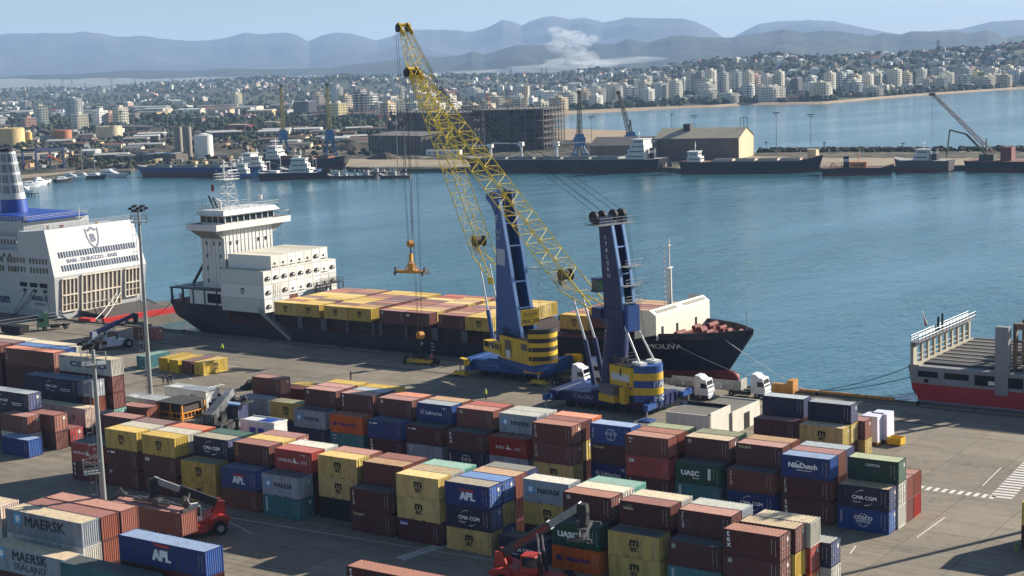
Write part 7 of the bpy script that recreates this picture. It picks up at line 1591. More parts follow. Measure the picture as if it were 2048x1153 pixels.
tag(b.build('distant_houses', [paint('far_house_white', (172, 168, 160), .8, .3, tint=0), M_F['grey'], paint('far_house_brown', (142, 112, 96), .8, .3, tint=0)]), 'mass of small pale houses filling the town and hills', 'houses', None, 'stuff')
b = MB()
for k in range(620):
    u = rnd.uniform(0, 900); v = rnd.uniform(256, 340) if u < 520 else rnd.uniform(262, 300); 
    if 880 < u: continue
    p = at(u, v, 0); b.cbox(p, rnd.uniform(2, 7), rnd.uniform(2, 4), rnd.uniform(1.2, 2.8), int(rnd.random()*4), rnd.uniform(0, 3))
tag(b.build('scrap_and_stores', [paint('scrap_dark', (58, 54, 52), .8, .5, tint=0), M_F['grey'], M_F['tan'], paint('scrap_rust', (112, 74, 56), .9, .5, tint=0)]), 'scattered stores, vehicles and scrap on the far port ground', 'stores', None, 'stuff')
RG_ = [rS for rS in (paint('shed_pale_sheet', (204, 200, 190), .7, .3, tint=.1, streak=False), paint('shed_grey_sheet', (136, 130, 122), .8, .4, tint=.1, streak=False), paint('shed_rust_sheet', (122, 88, 70), .8, .4, tint=.1, streak=False))]
def low_shed(p, L_, W, h, rz, m, wall, label, group):
    b = MB(); b.box(-L_/2, L_/2, -W/2, W/2, -.5, h, 0); b.mesh([(-L_/2-.4, -W/2-.4, h), (L_/2+.4, -W/2-.4, h), (L_/2+.4, W/2+.4, h), (-L_/2-.4, W/2+.4, h), (-L_/2-.4, 0, h+1.2), (L_/2+.4, 0, h+1.2)], [(0,1,5,4), (2,3,4,5), (1,2,5), (3,0,4)], 1)
    for k in range(max(1, int(L_/6))): b.box(-L_/2+2+k*6, -L_/2+4+k*6, -W/2-.05, -W/2+.02, .1, h*.7, 2)
    tag(b.build('storage_shed', [wall, m, M_WIN], None, p, rz), label, 'shed', group)
SN = ['pale sheet', 'grey sheet', 'rusty sheet']
for k in range(46):
    u = rnd.uniform(-20, 760); v = rnd.uniform(264, 326) if u < 560 else rnd.uniform(262, 300); i = rnd.choice((0, 1, 1, 2))
    if 340 < u < 440 and v > 300: continue
    low_shed(at(u, v, 0), rnd.uniform(10, 30), rnd.uniform(6, 12), rnd.uniform(2.6, 4.6), R(rnd.uniform(15, 45)), RG_[i], M_F[rnd.choice(('grey', 'dark', 'cream'))], f"low shed with {SN[i]} roof amid the clutter of the far port ground", 'low sheds on the far port ground')
for k in range(34):
    u = rnd.uniform(-20, 760); p, d = tp(u, rnd.uniform(.02, .3)); i = rnd.choice((0, 1, 1, 2))
    low_shed(p, rnd.uniform(24, 70), rnd.uniform(14, 24), rnd.uniform(4, 8), R(rnd.uniform(0, 40)), RG_[i], M_F[rnd.choice(('grey', 'dark', 'cream', 'tan'))], f"long works hall with {SN[i]} roof on the plain behind the port", 'works halls on the plain behind the port')
# ---- port structures across the basin
def frame_building(u0, v0, u1, v1, depth, nf, label, fh=3.6, bay=6.0):
    p, q = at(u0, v0, 0), at(u1, v1, 0); d = q-p; L_ = math.hypot(d.x, d.y); a = math.atan2(d.y, d.x); t = thing('concrete_frame_building', label, 'building', p, a, None)
    m = paint('raw_concrete', (112, 106, 100), .9, .5, (74, 70, 66), .1, tint=0); b = MB()
    for f in range(nf+1): b.box(-.5, L_+.5, 0, depth, f*fh-.4, f*fh)
    b.build('floor_slab', m, t); b = MB(); n = int(L_/bay); nd = int(depth/bay)
    for i in range(n+1):
        for j in range(nd+1):
            if i in (0, n) or j in (0, nd) or (i+j) % 3 == 0: b.box(i*L_/n-.3, i*L_/n+.3, j*depth/nd-.3, j*depth/nd+.3, 0, nf*fh+rnd.uniform(.5, 2.5))
    b.build('column', m, t); b = MB()
    for f in range(nf):
        for i in range(n):
            r_ = rnd.random()
            if r_ < .6: b.box(i*L_/n+.3, (i+1)*L_/n-.3, .8, 1.2, f*fh, f*fh+fh*(.95 if r_ < .66 else .45), 0)
        b.box(1, L_-1, depth*.45, depth*.5, f*fh, f*fh+fh-.4, 0)
    b.build('infill_wall', paint('infill_block', (78, 72, 70), .9, .4, (48, 46, 46), .1, tint=0), t)
    b = MB()
    for i in range(int(L_/2.6)): b.tube((i*2.6, -1.2, 0), (i*2.6, -1.2, nf*fh+1), .07, n=4)
    for f in range(nf*2): b.tube((0, -1.2, f*fh/2+1), (L_, -1.2, f*fh/2+1), .06, n=4)
    for j in range(int(depth/3)): b.tube((L_+1.2, j*3, 0), (L_+1.2, j*3, nf*fh+1), .07, n=4)
    for f in range(nf*2): b.tube((L_+1.2, 0, f*fh/2+1), (L_+1.2, depth, f*fh/2+1), .06, n=4)
    b.build('scaffolding', paint('scaffold', (120, 110, 100), .7, .3, tint=0), t)
frame_building(948, 302, 1088, 300, 46, 7, 'large unfinished concrete building wrapped in scaffolding behind the moored ship', 3.8)
frame_building(772, 270, 905, 276, 40, 5, 'dark unfinished concrete building behind the crane ropes', 3.9)
def shed(u0, v0, u1, v1, depth, h, rh, wall, roof, label, name='warehouse', ribs=0, side=None):
    p, q = at(u0, v0, 0), at(u1, v1, 0); d = q-p; L_ = math.hypot(d.x, d.y); a = math.atan2(d.y, d.x); t = thing(name, label, 'warehouse', p, a, None)
    b = MB(); b.mesh([(0,0,0),(L_,0,0),(L_,depth,0),(0,depth,0),(0,0,h),(L_,0,h),(L_,depth,h),(0,depth,h),(0,depth/2,h+rh),(L_,depth/2,h+rh)], [(0,1,5,4),(2,3,7,6),(1,2,6,9,5),(3,0,4,8,7)]); b.m[0] = b.m[1] = 1; b.build('wall', [wall, side or wall], t)
    if ribs: b = MB(); [b.box(i*L_/ribs-.4, i*L_/ribs+.4, -.9, 0, 0, h) for i in range(ribs+1)]; b.build('pilaster', wall, t)
    b = MB(); b.mesh([(-.5,-.5,h-.1),(L_+.5,-.5,h-.1),(L_+.5,depth/2,h+rh+.2),(-.5,depth/2,h+rh+.2),(L_+.5,depth+.5,h-.1),(-.5,depth+.5,h-.1)], [(0,1,2,3),(3,2,4,5)]); b.build('roof', roof, t)
    return t, L_
wD = paint('shed_wall', (122, 112, 100), .85, .5, (70, 66, 62), .08, tint=0); wC = paint('shed_cream', (208, 186, 148), .85, .35, (150, 134, 106), .08, tint=0); rG = paint('shed_roof', (176, 164, 138), .9, .4, (110, 104, 92), .1, tint=0, streak=False); rD = paint('shed_roof_dark', (112, 106, 98), .9, .4, (72, 70, 66), .1, tint=0, streak=False)
t, L_ = shed(1310, 319, 1478, 318, 30, 11.5, 5, wC, rG, 'large pale gabled warehouse on the mole behind the moored ships', side=paint('shed_brown', (112, 100, 92), .85, .5, (80, 72, 68), .08, tint=0)); b = MB(); b.box(L_*.28, L_*.36, 10, 16, 14, 19); b.build('roof_tower', BLK, t); b = MB(); [b.tube((L_*.93+k*2, 15, 16), (L_*.93+k*2, 15, 22), .15, n=4) for k in range(3)]; b.tube((L_*.93, 15, 22), (L_*.93+4, 15, 22), .15, n=4); b.build('roof_frame', BLK, t)
shed(1180, 322, 1308, 321, 26, 8.5, 4, wD, rD, 'long low dark warehouse left of the pale warehouse')
shed(740, 303, 845, 306, 44, 11, 1.5, wD, rD, 'ribbed grey concrete warehouse behind the crane ropes', ribs=16)
t_ = thing('site_cabins', 'long white low site cabin building behind the fishing pontoons', 'building', at(852, 311, 0), math.atan2((at(900, 311, 0)-at(852, 311, 0)).y, (at(900, 311, 0)-at(852, 311, 0)).x)); b = MB(); b.box(0, 25, 0, 4, 0, 3.2, 0); [b.box(2+i*4, 3.4+i*4, -.05, 0, 1.2, 2.2, 1) for i in range(6)]; b.build('wall', [WHP, M_WIN], t_)
shed(5, 322, 110, 318, 12, 3.6, .6, WHP, rG, 'long low white boatyard shed on the left shore'); shed(1895, 250, 1960, 252, 10, 4, .5, wC, rG, 'x', name='warehouse') if 0 else None
shed(285, 322, 352, 323, 12, 5, .4, wD, paint('pale_sheet_roof', (206, 204, 196), .7, .3, tint=0, streak=False), 'flat pale roofed shed left of the grey silos'); shed(455, 262, 492, 262, 14, 6, .4, paint('red_wall', (150, 70, 76), .8, .3, tint=0), rG, 'red walled building with cream top left of the quay cranes', 'red_building'); shed(528, 258, 553, 258, 10, 7, .3, wC, rG, 'small cream building left of the first quay crane'); shed(230, 262, 300, 264, 14, 5, 1, wD, rD, 'dark shed right of the pale tank') 
t, L_ = shed(1615, 316, 1632, 316, 5, 4.5, .2, wC, rG, 'small cream hut on the mole right of the warehouse')
def cyl(u, v, wpx, h, m, label, name='storage_tank', dome=.6, group='oil tanks', cat='tank'):
    p = at(u, v, 0); r_ = wpx/2/CF*p.length; t = thing(name, label, cat, p, 0, group); b = MB(); b.tube((0, 0, 0), (0, 0, h), r_, n=28); b.build('wall', m, t, sm=40)
    b = MB(); b.tube((0, 0, h), (0, 0, h+dome), r_*1.01, r_*.25 if dome > 1 else r_*.9, n=28); b.build('roof', m, t)
    b = MB(); b.rail([(r_*math.cos(a*.6), r_*math.sin(a*.6), h) for a in range(11)], 1.0, .06, 4, 0, 2); b.build('handrail', GST, t); return t
cyl(18, 292, 60, 15, paint('tank_tan', (206, 180, 120), .7, .4, (150, 110, 70), .1, tint=0), 'large tan oil tank at the left edge'); cyl(56, 288, 17, 10, paint('tank_gold', (208, 170, 90), .7, .4, tint=0), 'narrow golden tank right of the large tan tank'); cyl(124, 281, 38, 9, paint('tank_rust', (180, 116, 76), .8, .5, (120, 70, 50), .1, tint=0), 'low rusty orange tank in the middle'); cyl(219, 277, 50, 11, paint('tank_pale', (206, 194, 160), .7, .4, (170, 130, 90), .1, tint=0), 'wide pale tank right of the rusty one')
cyl(409, 318, 36, 15.5, WHP, 'broad white tank beside the tall grey silos', dome=1.6)
SLM = paint('silo_grey', (146, 138, 124), .85, .4, (100, 94, 84), .08, tint=0)
cyl(359, 318, 16, 21, SLM, 'left of the paired tall grey silos', 'silo', .5, 'grey silos', 'silo'); cyl(377, 318, 17, 21, SLM, 'right of the paired tall grey silos', 'silo', .5, 'grey silos', 'silo')
# shipyard gantry
p = at(74, 342, 0); q = at(128, 337, 0); d = q-p; a = math.atan2(d.y, d.x); L_ = math.hypot(d.x, d.y); t = thing('boat_hoist', 'dark blue travelling boat hoist with orange boom on the left shore', 'hoist', p, a); b = MB()
for x_ in (0, L_): 
    for y_ in (0, 12): b.box(x_-.5, x_+.5, y_-.5, y_+.5, 0, 12)
    b.box(x_-.6, x_+.6, -.5, 12.5, 12, 13.4)
b.box(-.6, L_+.6, 11.4, 12.6, 12, 13.2); b.box(-.6, L_+.6, -.6, .6, 12, 13.2); b.build('frame', NAVY, t); b = MB(); b.bar((L_*.5, 3, 9.5), (L_*.92, 0, 4.5), .9); b.build('boom', paint('hoist_orange', (220, 110, 60), .5, .2, tint=0), t)
# light poles on the far port
for i, (u, v, vt, lb) in enumerate(((190, 292, 255, 'behind the left tanks'), (227, 312, 253, 'near the pale tank'), (245, 297, 225, 'right of the pale tank'), (268, 270, 222, 'on the waste ground'), (271, 283, 226, 'second on the waste ground'), (322, 295, 240, 'left of the silos'), (337, 280, 220, 'thin, behind the silos left'), (350, 262, 217, 'behind the silos'), (404, 262, 218, 'right of the silos'), (412, 262, 220, 'twin right of the silos'), (422, 258, 220, 'near the waste ground trees'), (448, 262, 226, 'left of the red building'), (492, 287, 229, 'by the red building'), (614, 256, 208, 'between the quay cranes'), (723, 270, 226, 'left of the warehouse'), (762, 305, 232, 'with red lamp head near the ribbed warehouse'), (796, 345, 232, 'rising behind the pontoons'), (812, 343, 250, 'between the booms'), (970, 315, 206, 'in front of the frame building left'), (1108, 310, 234, 'right of the frame building'), (1184, 310, 234, 'beside the dark lattice crane'), (1344, 270, 229, 'behind the pale warehouse left'), (1390, 300, 232, 'behind the pale warehouse right'), (1553, 308, 226, 'on the mole'), (1622, 315, 230, 'tallest on the mole with wide head'), (1533, 303, 285, 'small on the mole'), (1649, 303, 286, 'small on the mole right'), (1806, 304, 288, 'small far on the mole'))):
    p = at(u, v, 0); h = (near(u, vt, p.x, p.y)).z; t = thing('lamp_pole', f"slender lamp pole {lb}", 'lamp pole', p, 0, 'lamp poles of the far port'); r_ = .22 if p.length < 1000 else .28
    b = MB(); b.tube((0, 0, 0), (0, 0, h), r_, r_*.6, n=6); b.build('pole', paint('pole_grey', (110, 112, 116), .6, .3, tint=.1), t)
    b = MB(); w = 2.2 if h > 20 else 1; b.box(-w, w, -.3, .3, h-.2, h+.3); b.box(-w*.5, w*.5, -.6, .6, h-1.2, h-.9); b.build('lamp_head', paint('lamp_red', (200, 80, 60), .5, .2, tint=0) if 'red' in lb else BLK, t)
# quay cranes with lattice/box jibs
def lqc(u, v, vt, utop, base, jib, label, colb, colj, bw=6, wj=2.6):
    p = at(u, v, 0); sc = p.length/CF; H = near(u, vt, p.x, p.y).z; zb = near(u, base, p.x, p.y).z; zj = near(u, jib, p.x, p.y).z; t = thing('quay_crane', label, 'crane', p, RZ, 'slewing quay cranes of the far port')
    b = MB()
    for s in (-1, 1):
        for q_ in (-1, 1): b.bar((s*bw*.6, q_*bw*.6, 0), (s*1.6, q_*1.6, zb-3), .7)
    b.box(-bw*.7, bw*.7, -bw*.65, -bw*.5, .3, 1.4); b.box(-bw*.7, bw*.7, bw*.5, bw*.65, .3, 1.4); b.build('portal', colb, t)
    b = MB(); b.box(-bw*.55, bw*.55, -2.4, 2.4, zb-3, zb+2.2); b.box(-bw*.35, bw*.35, -2, 2, zb+2.2, zb+4); b.build('machinery_house', colb, t)
    r = CR; dx = (utop-u)*sc; ux = Vector((math.cos(-RZ)*r.x-math.sin(-RZ)*r.y, math.sin(-RZ)*r.x+math.cos(-RZ)*r.y, 0)).normalized(); tip = ux*dx+Vector((0, 0, H))
    b = MB(); b.lattice((0, 0, zb+2), tip+Vector((0, 0, 0)), wj, wj*.4, 14, .22, .12, Vector((1, .2, 0)), wj, wj*.4); [b.bar((s, 0, zb+3), (s*.3, 0, zb+(zj-zb)), .4) for s in (-1.6, 1.6)]; b.build('jib', colj, t)
    b = MB(); b.cbox(tip-Vector((0, 0, .8)), 2.6, 1.2, 1.8, 0, .3); b.tube(tip, tip+Vector((dx*.02, 0, -H*.45)), .07, n=4); b.build('jib_head', BLK, t); return t
JY = paint('jib_olive', (150, 140, 84), .7, .4, (90, 84, 60), .3, tint=0); JG = paint('jib_grey', (96, 94, 84), .7, .4, tint=0); CB2 = paint('crane_cab_blue', (52, 110, 160), .6, .3, tint=0)
lqc(568, 308, 172, 569, 272, 225, 'left of the two tall blue and olive quay cranes', CB2, JY); lqc(661, 312, 170, 661, 272, 225, 'right of the two tall blue and olive quay cranes', CB2, JY)
lqc(1160, 312, 186, 1162, 282, 240, 'upright dark lattice quay crane behind the moored bulk carrier', CB2, JG); lqc(1262, 312, 185, 1240, 278, 240, 'leaning lattice quay crane left of the ship bridge', CB2, JG)
def lat_crane(u, v, ut, vt, label, col):
    p = at(u, v, 0); sc = p.length/CF; H = near(ut, vt, p.x, p.y).z; t = thing('crawler_crane', label, 'crane', p, 0, 'lattice cranes on the building site'); d = CR*((ut-u)*sc)
    b = MB(); b.lattice((0, 0, 2), (d.x, d.y, H), 2.2, 1.2, 16, .2, .1, Vector((0, 1, 0))); b.build('jib', col, t); b = MB(); b.box(-3, 3, -2, 2, .8, 3.6); b.box(-3.4, 3.4, -2.4, -1.5, 0, 1); b.box(-3.4, 3.4, 1.5, 2.4, 0, 1); b.build('carrier', paint('carrier_rust', (130, 80, 56), .7, .4, tint=0), t)
JR = paint('jib_red', (150, 96, 82), .7, .4, tint=0); lat_crane(1005, 288, 976, 188, 'reddish lattice crane leaning left on the building site', JR); lat_crane(1047, 286, 1056, 172, 'pale lattice crane standing steeply on the building site', paint('jib_tan', (150, 132, 104), .7, .4, tint=0)); lat_crane(1095, 296, 1108, 240, 'short reddish lattice crane beside the frame building', JR)
# chimneys, pylons
for i, (u, lb) in enumerate(((1165, 'leftmost'), (1173, 'second'), (1177, 'third'), (1186, 'rightmost'))):
    p = at(u, 183, 0); h = near(u, 150, p.x, p.y).z; t = thing('chimney', f"{lb} of the four thin white chimneys in front of the hills", 'chimney', p, 0, 'white chimneys'); b = MB(); b.tube((0, 0, 0), (0, 0, h), 1.9, 1.4, n=8); b.build('shaft', WHP, t)
for i, (u, v, vt) in enumerate(((112, 184, 166), (122, 184, 165), (148, 182, 157), (166, 182, 159), (192, 184, 165), (245, 180, 157), (291, 176, 158), (363, 172, 155), (437, 172, 150), (552, 166, 148), (575, 166, 152), (1036, 155, 137), (1097, 156, 136), (1106, 156, 137), (1882, 108, 80), (1893, 110, 99), (1528, 120, 103), (1644, 122, 105))):
    d = interp(cdist, u)*.97; dr = azdir(u); p = Vector((dr.x*d, dr.y*d, 0)); zb = near(u, v, p.x, p.y).z; h = near(u, vt, p.x, p.y).z-zb; p.z = zb; t = thing('pylon', f"{ORD[i % 15]} steel pylon {'along the far plain, counted from the left' if u < 1500 else 'standing on the right hills'}", 'pylon', p, 0, 'pylons on the skyline'); b = MB(); w = h*.14
    for s in (-1, 1):
        for q_ in (-1, 1): b.tube((s*w, q_*w, 0), (s*w*.15, q_*w*.15, h), .38, n=4)
    for z in (.25, .5, .7): b.tube((-w*(1-z), 0, h*z), (w*(1-z), 0, h*(z+.15)), .3, n=4); b.tube((w*(1-z), 0, h*z), (-w*(1-z), 0, h*(z+.15)), .3, n=4)
    for z in (.78, .92): b.tube((-w*1.5, 0, h*z), (w*1.5, 0, h*z), .35, n=4)
    b.build('tower', paint('pylon_grey', (96, 98, 100), .7, .2, tint=0), t)
# pleasure pier on the far shore
P0, P1 = at(1440, 207, 0), at(1622, 202, 0); d = P1-P0; a = math.atan2(d.y, d.x); L_ = math.hypot(d.x, d.y); t = thing('bathing_pier', 'long low pier with small pavilion reaching into the bay', 'pier', P0, a); b = MB(); b.box(0, L_, -4, 4, -1.0, .6); [b.box(k*8, k*8+.8, -3.6, 3.6, -4, -1) for k in range(int(L_/8))]; b.build('deck', paint('pier_dark', (84, 82, 80), .9, .4, tint=0), t); b = MB(); b.box(L_-38, L_, -9, 9, -1, .8); b.box(L_-34, L_-8, -6, 6, .8, 4.6); b.mesh([(L_-35, -7, 4.6), (L_-7, -7, 4.6), (L_-7, 7, 4.6), (L_-35, 7, 4.6), (L_-21, 0, 7)], [(0,1,4), (1,2,4), (2,3,4), (3,0,4)]); b.build('pavilion', wD, t)
p = at(1468, 200, 0); t = thing('beach_hall', 'white tent-roofed hall on the shore at the pier root', 'building', p, RZ); b = MB(); b.box(-30, 30, -10, 10, 0, 4, 1); b.mesh([(-12, -11, 4), (14, -11, 4), (14, 11, 4), (-12, 11, 4), (1, 0, 10)], [(0,1,4), (1,2,4), (2,3,4), (3,0,4)]); b.build('wall', [WHP, wD], t)
# ---- ships and boats of the far basin
def fship(u0, v0, u1, v1, beam, hgt, label, hm, dm, sup=None, name='cargo_ship', bow=1, rf=.22, extra=None, red=None, bowr=.1, sheer=1.2, group='ships in the harbour', cat='ship'):
    """bow=1: bow at u1"""
    p, q = at(u0, v0, -2), at(u1, v1, -2)
    if bow < 0: p, q = q, p
    d = q-p; L_ = math.hypot(d.x, d.y); a = math.atan2(d.y, d.x); t = thing(name, label, cat, (p.x, p.y, -2), a, group); hb = beam/2
    st = [(0, hb*.8, hb*.6, hgt+.3, -.5, 0, L_*.02), (L_*.05, hb*.96, hb*.9, hgt, -1, 0, L_*.06), (L_*.2, hb, hb, hgt, -1, 0, L_*.2), (L_*(1-bowr*1.8), hb, hb*.95, hgt, -1, 0, L_*(1-bowr*1.9)), (L_*(1-bowr*.8), hb*.8, hb*.5, hgt+sheer*.6, -1, 0, L_*(1-bowr)), (L_*.99, hb*.18, hb*.05, hgt+sheer, -1, 0, L_*(1-bowr*.5))]
    hull(t, st, hm, red or HRED, hgt*rf, dm, 9, zs=[-1, -.5, 0, hgt*rf*.5, hgt*rf, hgt*.4+.2, hgt*.7, hgt*.9]); 
    return t, L_
def superst(t, x0, x1, w, z0, nd, fun=True, mast_=True, m=SHW, step=1.2, name='superstructure'):
    b = MB(); z = z0
    for k in range(nd): b.box(x0+k*step*.3, x1-k*step, -w/2+k*.25, w/2-k*.25, z, z+2.5); z += 2.5
    b.box(x0+(nd-1)*step*.3-.4, x1-(nd-1)*step+.5, -w/2, w/2, z, z+.25); o = b.build(name, m, t)
    for k in range(nd):
        zz = z0+k*2.5+1.1; n = max(2, int(w/2.2)); 
        c = MB(); xx = x1-k*step; c.box(xx, xx+.05, -w/2+.7+k*.25, w/2-.7-k*.25, zz, zz+.7); c.box(x0+1, xx-1, -w/2+k*.25-.05, -w/2+k*.25, zz, zz+.6); c.box(x0+1, xx-1, w/2-k*.25, w/2-k*.25+.05, zz, zz+.6); c.build('window_band', GLS, o)
    if mast_: b = MB(); xm = (x0+x1)/2; b.tube((xm, 0, z), (xm, 0, z+5), .18, n=5); b.tube((xm, -1.4, z+3.4), (xm, 1.4, z+3.4), .1, n=4); b.cbox((xm, 0, z+2.6), .5, 1.6, .3); b.build('mast', m, t)
    if fun: b = MB(); b.box(x0-3.2, x0-.6, -1.4, 1.4, z0, z0+5.5, 1); b.box(x0-3.2, x0-.6, -1.42, 1.42, z0+3, z0+4.2, 0); b.build('funnel', [SHW, HULLN], t)
    return z
HB2 = paint('hull_blue', (34, 70, 124), .6, .4, (70, 66, 66), .12, tint=0); HRB = paint('hull_red_brown', (96, 56, 50), .7, .4, tint=0); HDK = paint('hull_dark', (34, 36, 46), .6, .4, tint=0); DKG = paint('deck_grey', (146, 146, 142), .8, .4, tint=0, streak=False); DKR = paint('deck_rust', (118, 74, 58), .8, .4, tint=0, streak=False)
def hatches(t, x0, x1, n, w, z, m=None):
    for k in range(n): b = MB(); a0 = x0+(x1-x0)*k/n; a1 = x0+(x1-x0)*(k+1)/n-1.5; b.box(a0, a1, -w/2, w/2, z, z+1.1); [b.box(a0, a1, -w/2+i*w/4-.08, -w/2+i*w/4+.08, z+1.1, z+1.25) for i in range(5)]; b.build('hatch_cover', m or DKG, t)
t, L_ = fship(275, 353, 528, 352, 12, 5.2, 'blue and rust-red coaster moored before the grey silos', HB2, DKG, red=HRB, bow=-1, rf=.5); hatches(t, L_*.3, L_*.9, 3, 8, 5.2); superst(t, 5, 14, 9, 5.2, 3)
t, L_ = fship(528, 340, 694, 338, 14, 6.5, 'deep blue coaster with bow to the quay crane and long hatches', HULLN, DKR, bow=1); hatches(t, L_*.25, L_*.85, 3, 9, 6.5, DKR); superst(t, 4, 13, 10, 6.5, 3, m=SHW)
t, L_ = fship(930, 342, 1328, 343, 16, 6.6, 'long navy bulk carrier with white bridge at its right end', HULLN, DKG, bow=-1, red=HRB); hatches(t, L_*.2, L_*.9, 5, 10, 6.6); superst(t, 8, 19, 12, 6.6, 4); 
for fx, h_, j in ((.52, 9, -1), (.70, 9, 1), (.86, 8, 1)):
    b = MB(); x_ = L_*fx; b.tube((x_, 0, 6.6), (x_, 0, 6.6+h_), .9, .7, n=8); b.box(x_-1.4, x_+1.4, -1.2, 1.2, 6.6+h_*.75, 6.6+h_); b.bar((x_, 0, 6.6+h_*.9), (x_+j*L_*.15, 0, 6.6+h_*.95), .5); b.build('deck_crane', SHW, t)
b = MB(); b.box(12, 17, -6.3, -4.9, 9.4, 11.2); b.build('lifeboat', paint('lifeboat_red', (196, 54, 40), .5, .2, tint=0), t); b = MB(); [b.mesh([(1.5*math.cos(a_)+-1.8, -3.2-.3*k, 3.0+3.4*math.sin(a_)*1) for a_ in [i*math.pi/6 for i in range(12)]], [tuple(range(12)), tuple(range(11, -1, -1))]) for k in range(2)]; b.build('stern_net', GST, t)
t, L_ = fship(1362, 346, 1650, 343, 13, 5.6, 'dark low cargo ship with small white bridge aft on the mole', HULLN, DKR, bow=1, red=HRB, sheer=2.6); hatches(t, L_*.24, L_*.86, 4, 8.6, 5.6, paint('hatch_pale', (196, 180, 164), .7, .4, tint=0)); superst(t, 4, 11, 9, 5.6, 2, fun=False)
t, L_ = fship(1642, 350, 1790, 348, 8, 3.2, 'dark tug-like workboat with orange deckhouse', HDK, DKR, 1, bow=1, name='work_boat', sheer=1.6); superst(t, L_*.4, L_*.62, 5, 3.2, 1, m=paint('house_orange', (214, 130, 70), .6, .3, tint=0)); b = MB()
for k in range(14): b.bar((L_*.12+k*.8, rnd.uniform(-3, 3), 3.2), (L_*.14+k*.8+rnd.uniform(-1, 1), rnd.uniform(-3, 3), 5.2+rnd.random()), .25)
b.build('deck_gear', paint('gear_red', (150, 60, 40), .7, .4, tint=0), t)
t, L_ = fship(1788, 341, 1904, 343, 10, 5.2, 'rusty grey patrol ship with white upper works', paint('hull_rusty_grey', (86, 84, 88), .8, .6, (96, 60, 44), .2, tint=0, rust=.3), DKG, bow=-1, name='patrol_ship'); superst(t, L_*.35, L_*.62, 6, 5.2, 2)
t, L_ = fship(1936, 340, 2120, 342, 16, 4.6, 'dark dredging barge with folded excavator arm and lattice crane', HDK, DKR, bow=1, name='crane_barge', bowr=.05); b = MB(); b.box(L_*.38, L_*.5, -3, 3, 4.6, 11); b.build('wheelhouse', paint('house_red', (128, 66, 58), .7, .4, tint=0), t)
b = MB(); b.box(6, 13, -2.4, 2.4, 4.6, 7.4); b.bar((9, 0, 7), (-1, 0, 17), .9); b.bar((-1, 0, 17), (-9, 0, 19), .7); b.bar((-9, 0, 19), (-10.5, 0, 6), .6); b.build('excavator_arm', paint('digger_green', (60, 74, 58), .7, .4, tint=0), t)
b = MB(); b.lattice((12, 2, 7), (-18, 2, 36), 1.9, 1.1, 15, .14, .08, Vector((0, 1, 0))); b.cbox((-18.4, 2, 35.4), 3.2, 1.2, 1.4); b.tube((-18, 2, 36), (7, 2, 12), .08, n=4); b.tube((-18.6, 2, 35), (-18.6, 2, 14), .07, n=4); b.tube((8, 2, 5), (8, 2, 15), .3, n=5); b.build('lattice_crane', paint('barge_jib', (120, 92, 84), .7, .3, tint=0), t)
def fishing(u0, v0, u1, v1, label, hm=None, nd=2, hgt=2.6, beam=6.5, bow=1, m=SHW):
    t, L_ = fship(u0, v0, u1, v1, beam, hgt, label, hm or HB2, DKG, bow=bow, name='fishing_trawler', sheer=1.8, group='trawlers and small craft', cat='boat'); superst(t, L_*.45, L_*.72, beam*.6, hgt, nd, fun=False, m=m)
    b = MB(); b.tube((L_*.12, -beam*.3, hgt), (L_*.12, -beam*.3, hgt+6), .15, n=5); b.tube((L_*.12, beam*.3, hgt), (L_*.12, beam*.3, hgt+6), .15, n=5); b.tube((L_*.12, -beam*.3, hgt+6), (L_*.12, beam*.3, hgt+6), .15, n=5); b.tube((L_*.12, 0, hgt+6), (L_*.4, 0, hgt+3), .08, n=4); b.tube((L_*.3, 0, hgt), (L_*.3, 0, hgt+9), .14, n=5); b.cbox((L_*.2, 0, hgt), L_*.12, beam*.5, 1.2); b.build('gantry', m, t)
fishing(440, 357, 520, 356, 'light blue trawler left of the cluster before the coasters', paint('hull_light_blue', (74, 118, 170), .6, .4, tint=0)); fishing(455, 353, 560, 352, 'white and blue trawler behind the light blue one', HB2, 3, 3.2, 7.5); fishing(520, 359, 664, 357, 'large dark trawler with tall white bridge and flared bow', HDK, 3, 3.4, 8.5); fishing(560, 351, 640, 350, 'white trawler inside the trawler cluster', HB2, 3, 3.0, 7, -1)
for u0, u1, v, lb in ((655, 700, 358, 'leftmost brown fishing skiff at the pontoon'), (702, 758, 357, 'brown fishing pontoon with frames'), (758, 822, 357, 'rightmost dark fishing barge with white gunwale'), (735, 775, 350, 'brown fishing boat with orange canopy'), (775, 800, 352, 'small dark boat with a derrick')):
    t, L_ = fship(u0, v, u1, v-1, 5, 1.5, lb, paint('hull_brown', (84, 74, 66), .8, .5, tint=.1), DKG, bow=rnd.choice((-1, 1)), name='fishing_boat', group='trawlers and small craft', cat='boat'); b = MB()
    for k in range(5): x_ = L_*(.15+.16*k); b.tube((x_, -1.6, 1.5), (x_, -1.6, 4.2), .1, n=4); b.tube((x_, 1.6, 1.5), (x_, 1.6, 4.2), .1, n=4); b.tube((x_, -1.6, 4.2), (x_, 1.6, 4.2), .1, n=4)
    b.cbox((L_*.55, 0, 1.5), L_*.18, 2.4, 2.0); b.cbox((L_*.2, 0, 1.5), 1.6, 2.0, 1.0); b.build('deck_frame', M_F['grey'], t)
t, L_ = fship(522, 359, 572, 359, 3, .9, 'pale flat skiff moored beside the dark trawler', DKG, DKG, name='skiff', group='trawlers and small craft', cat='boat')
YW = paint('gelcoat', (226, 226, 224), .3, .15, tint=.02)
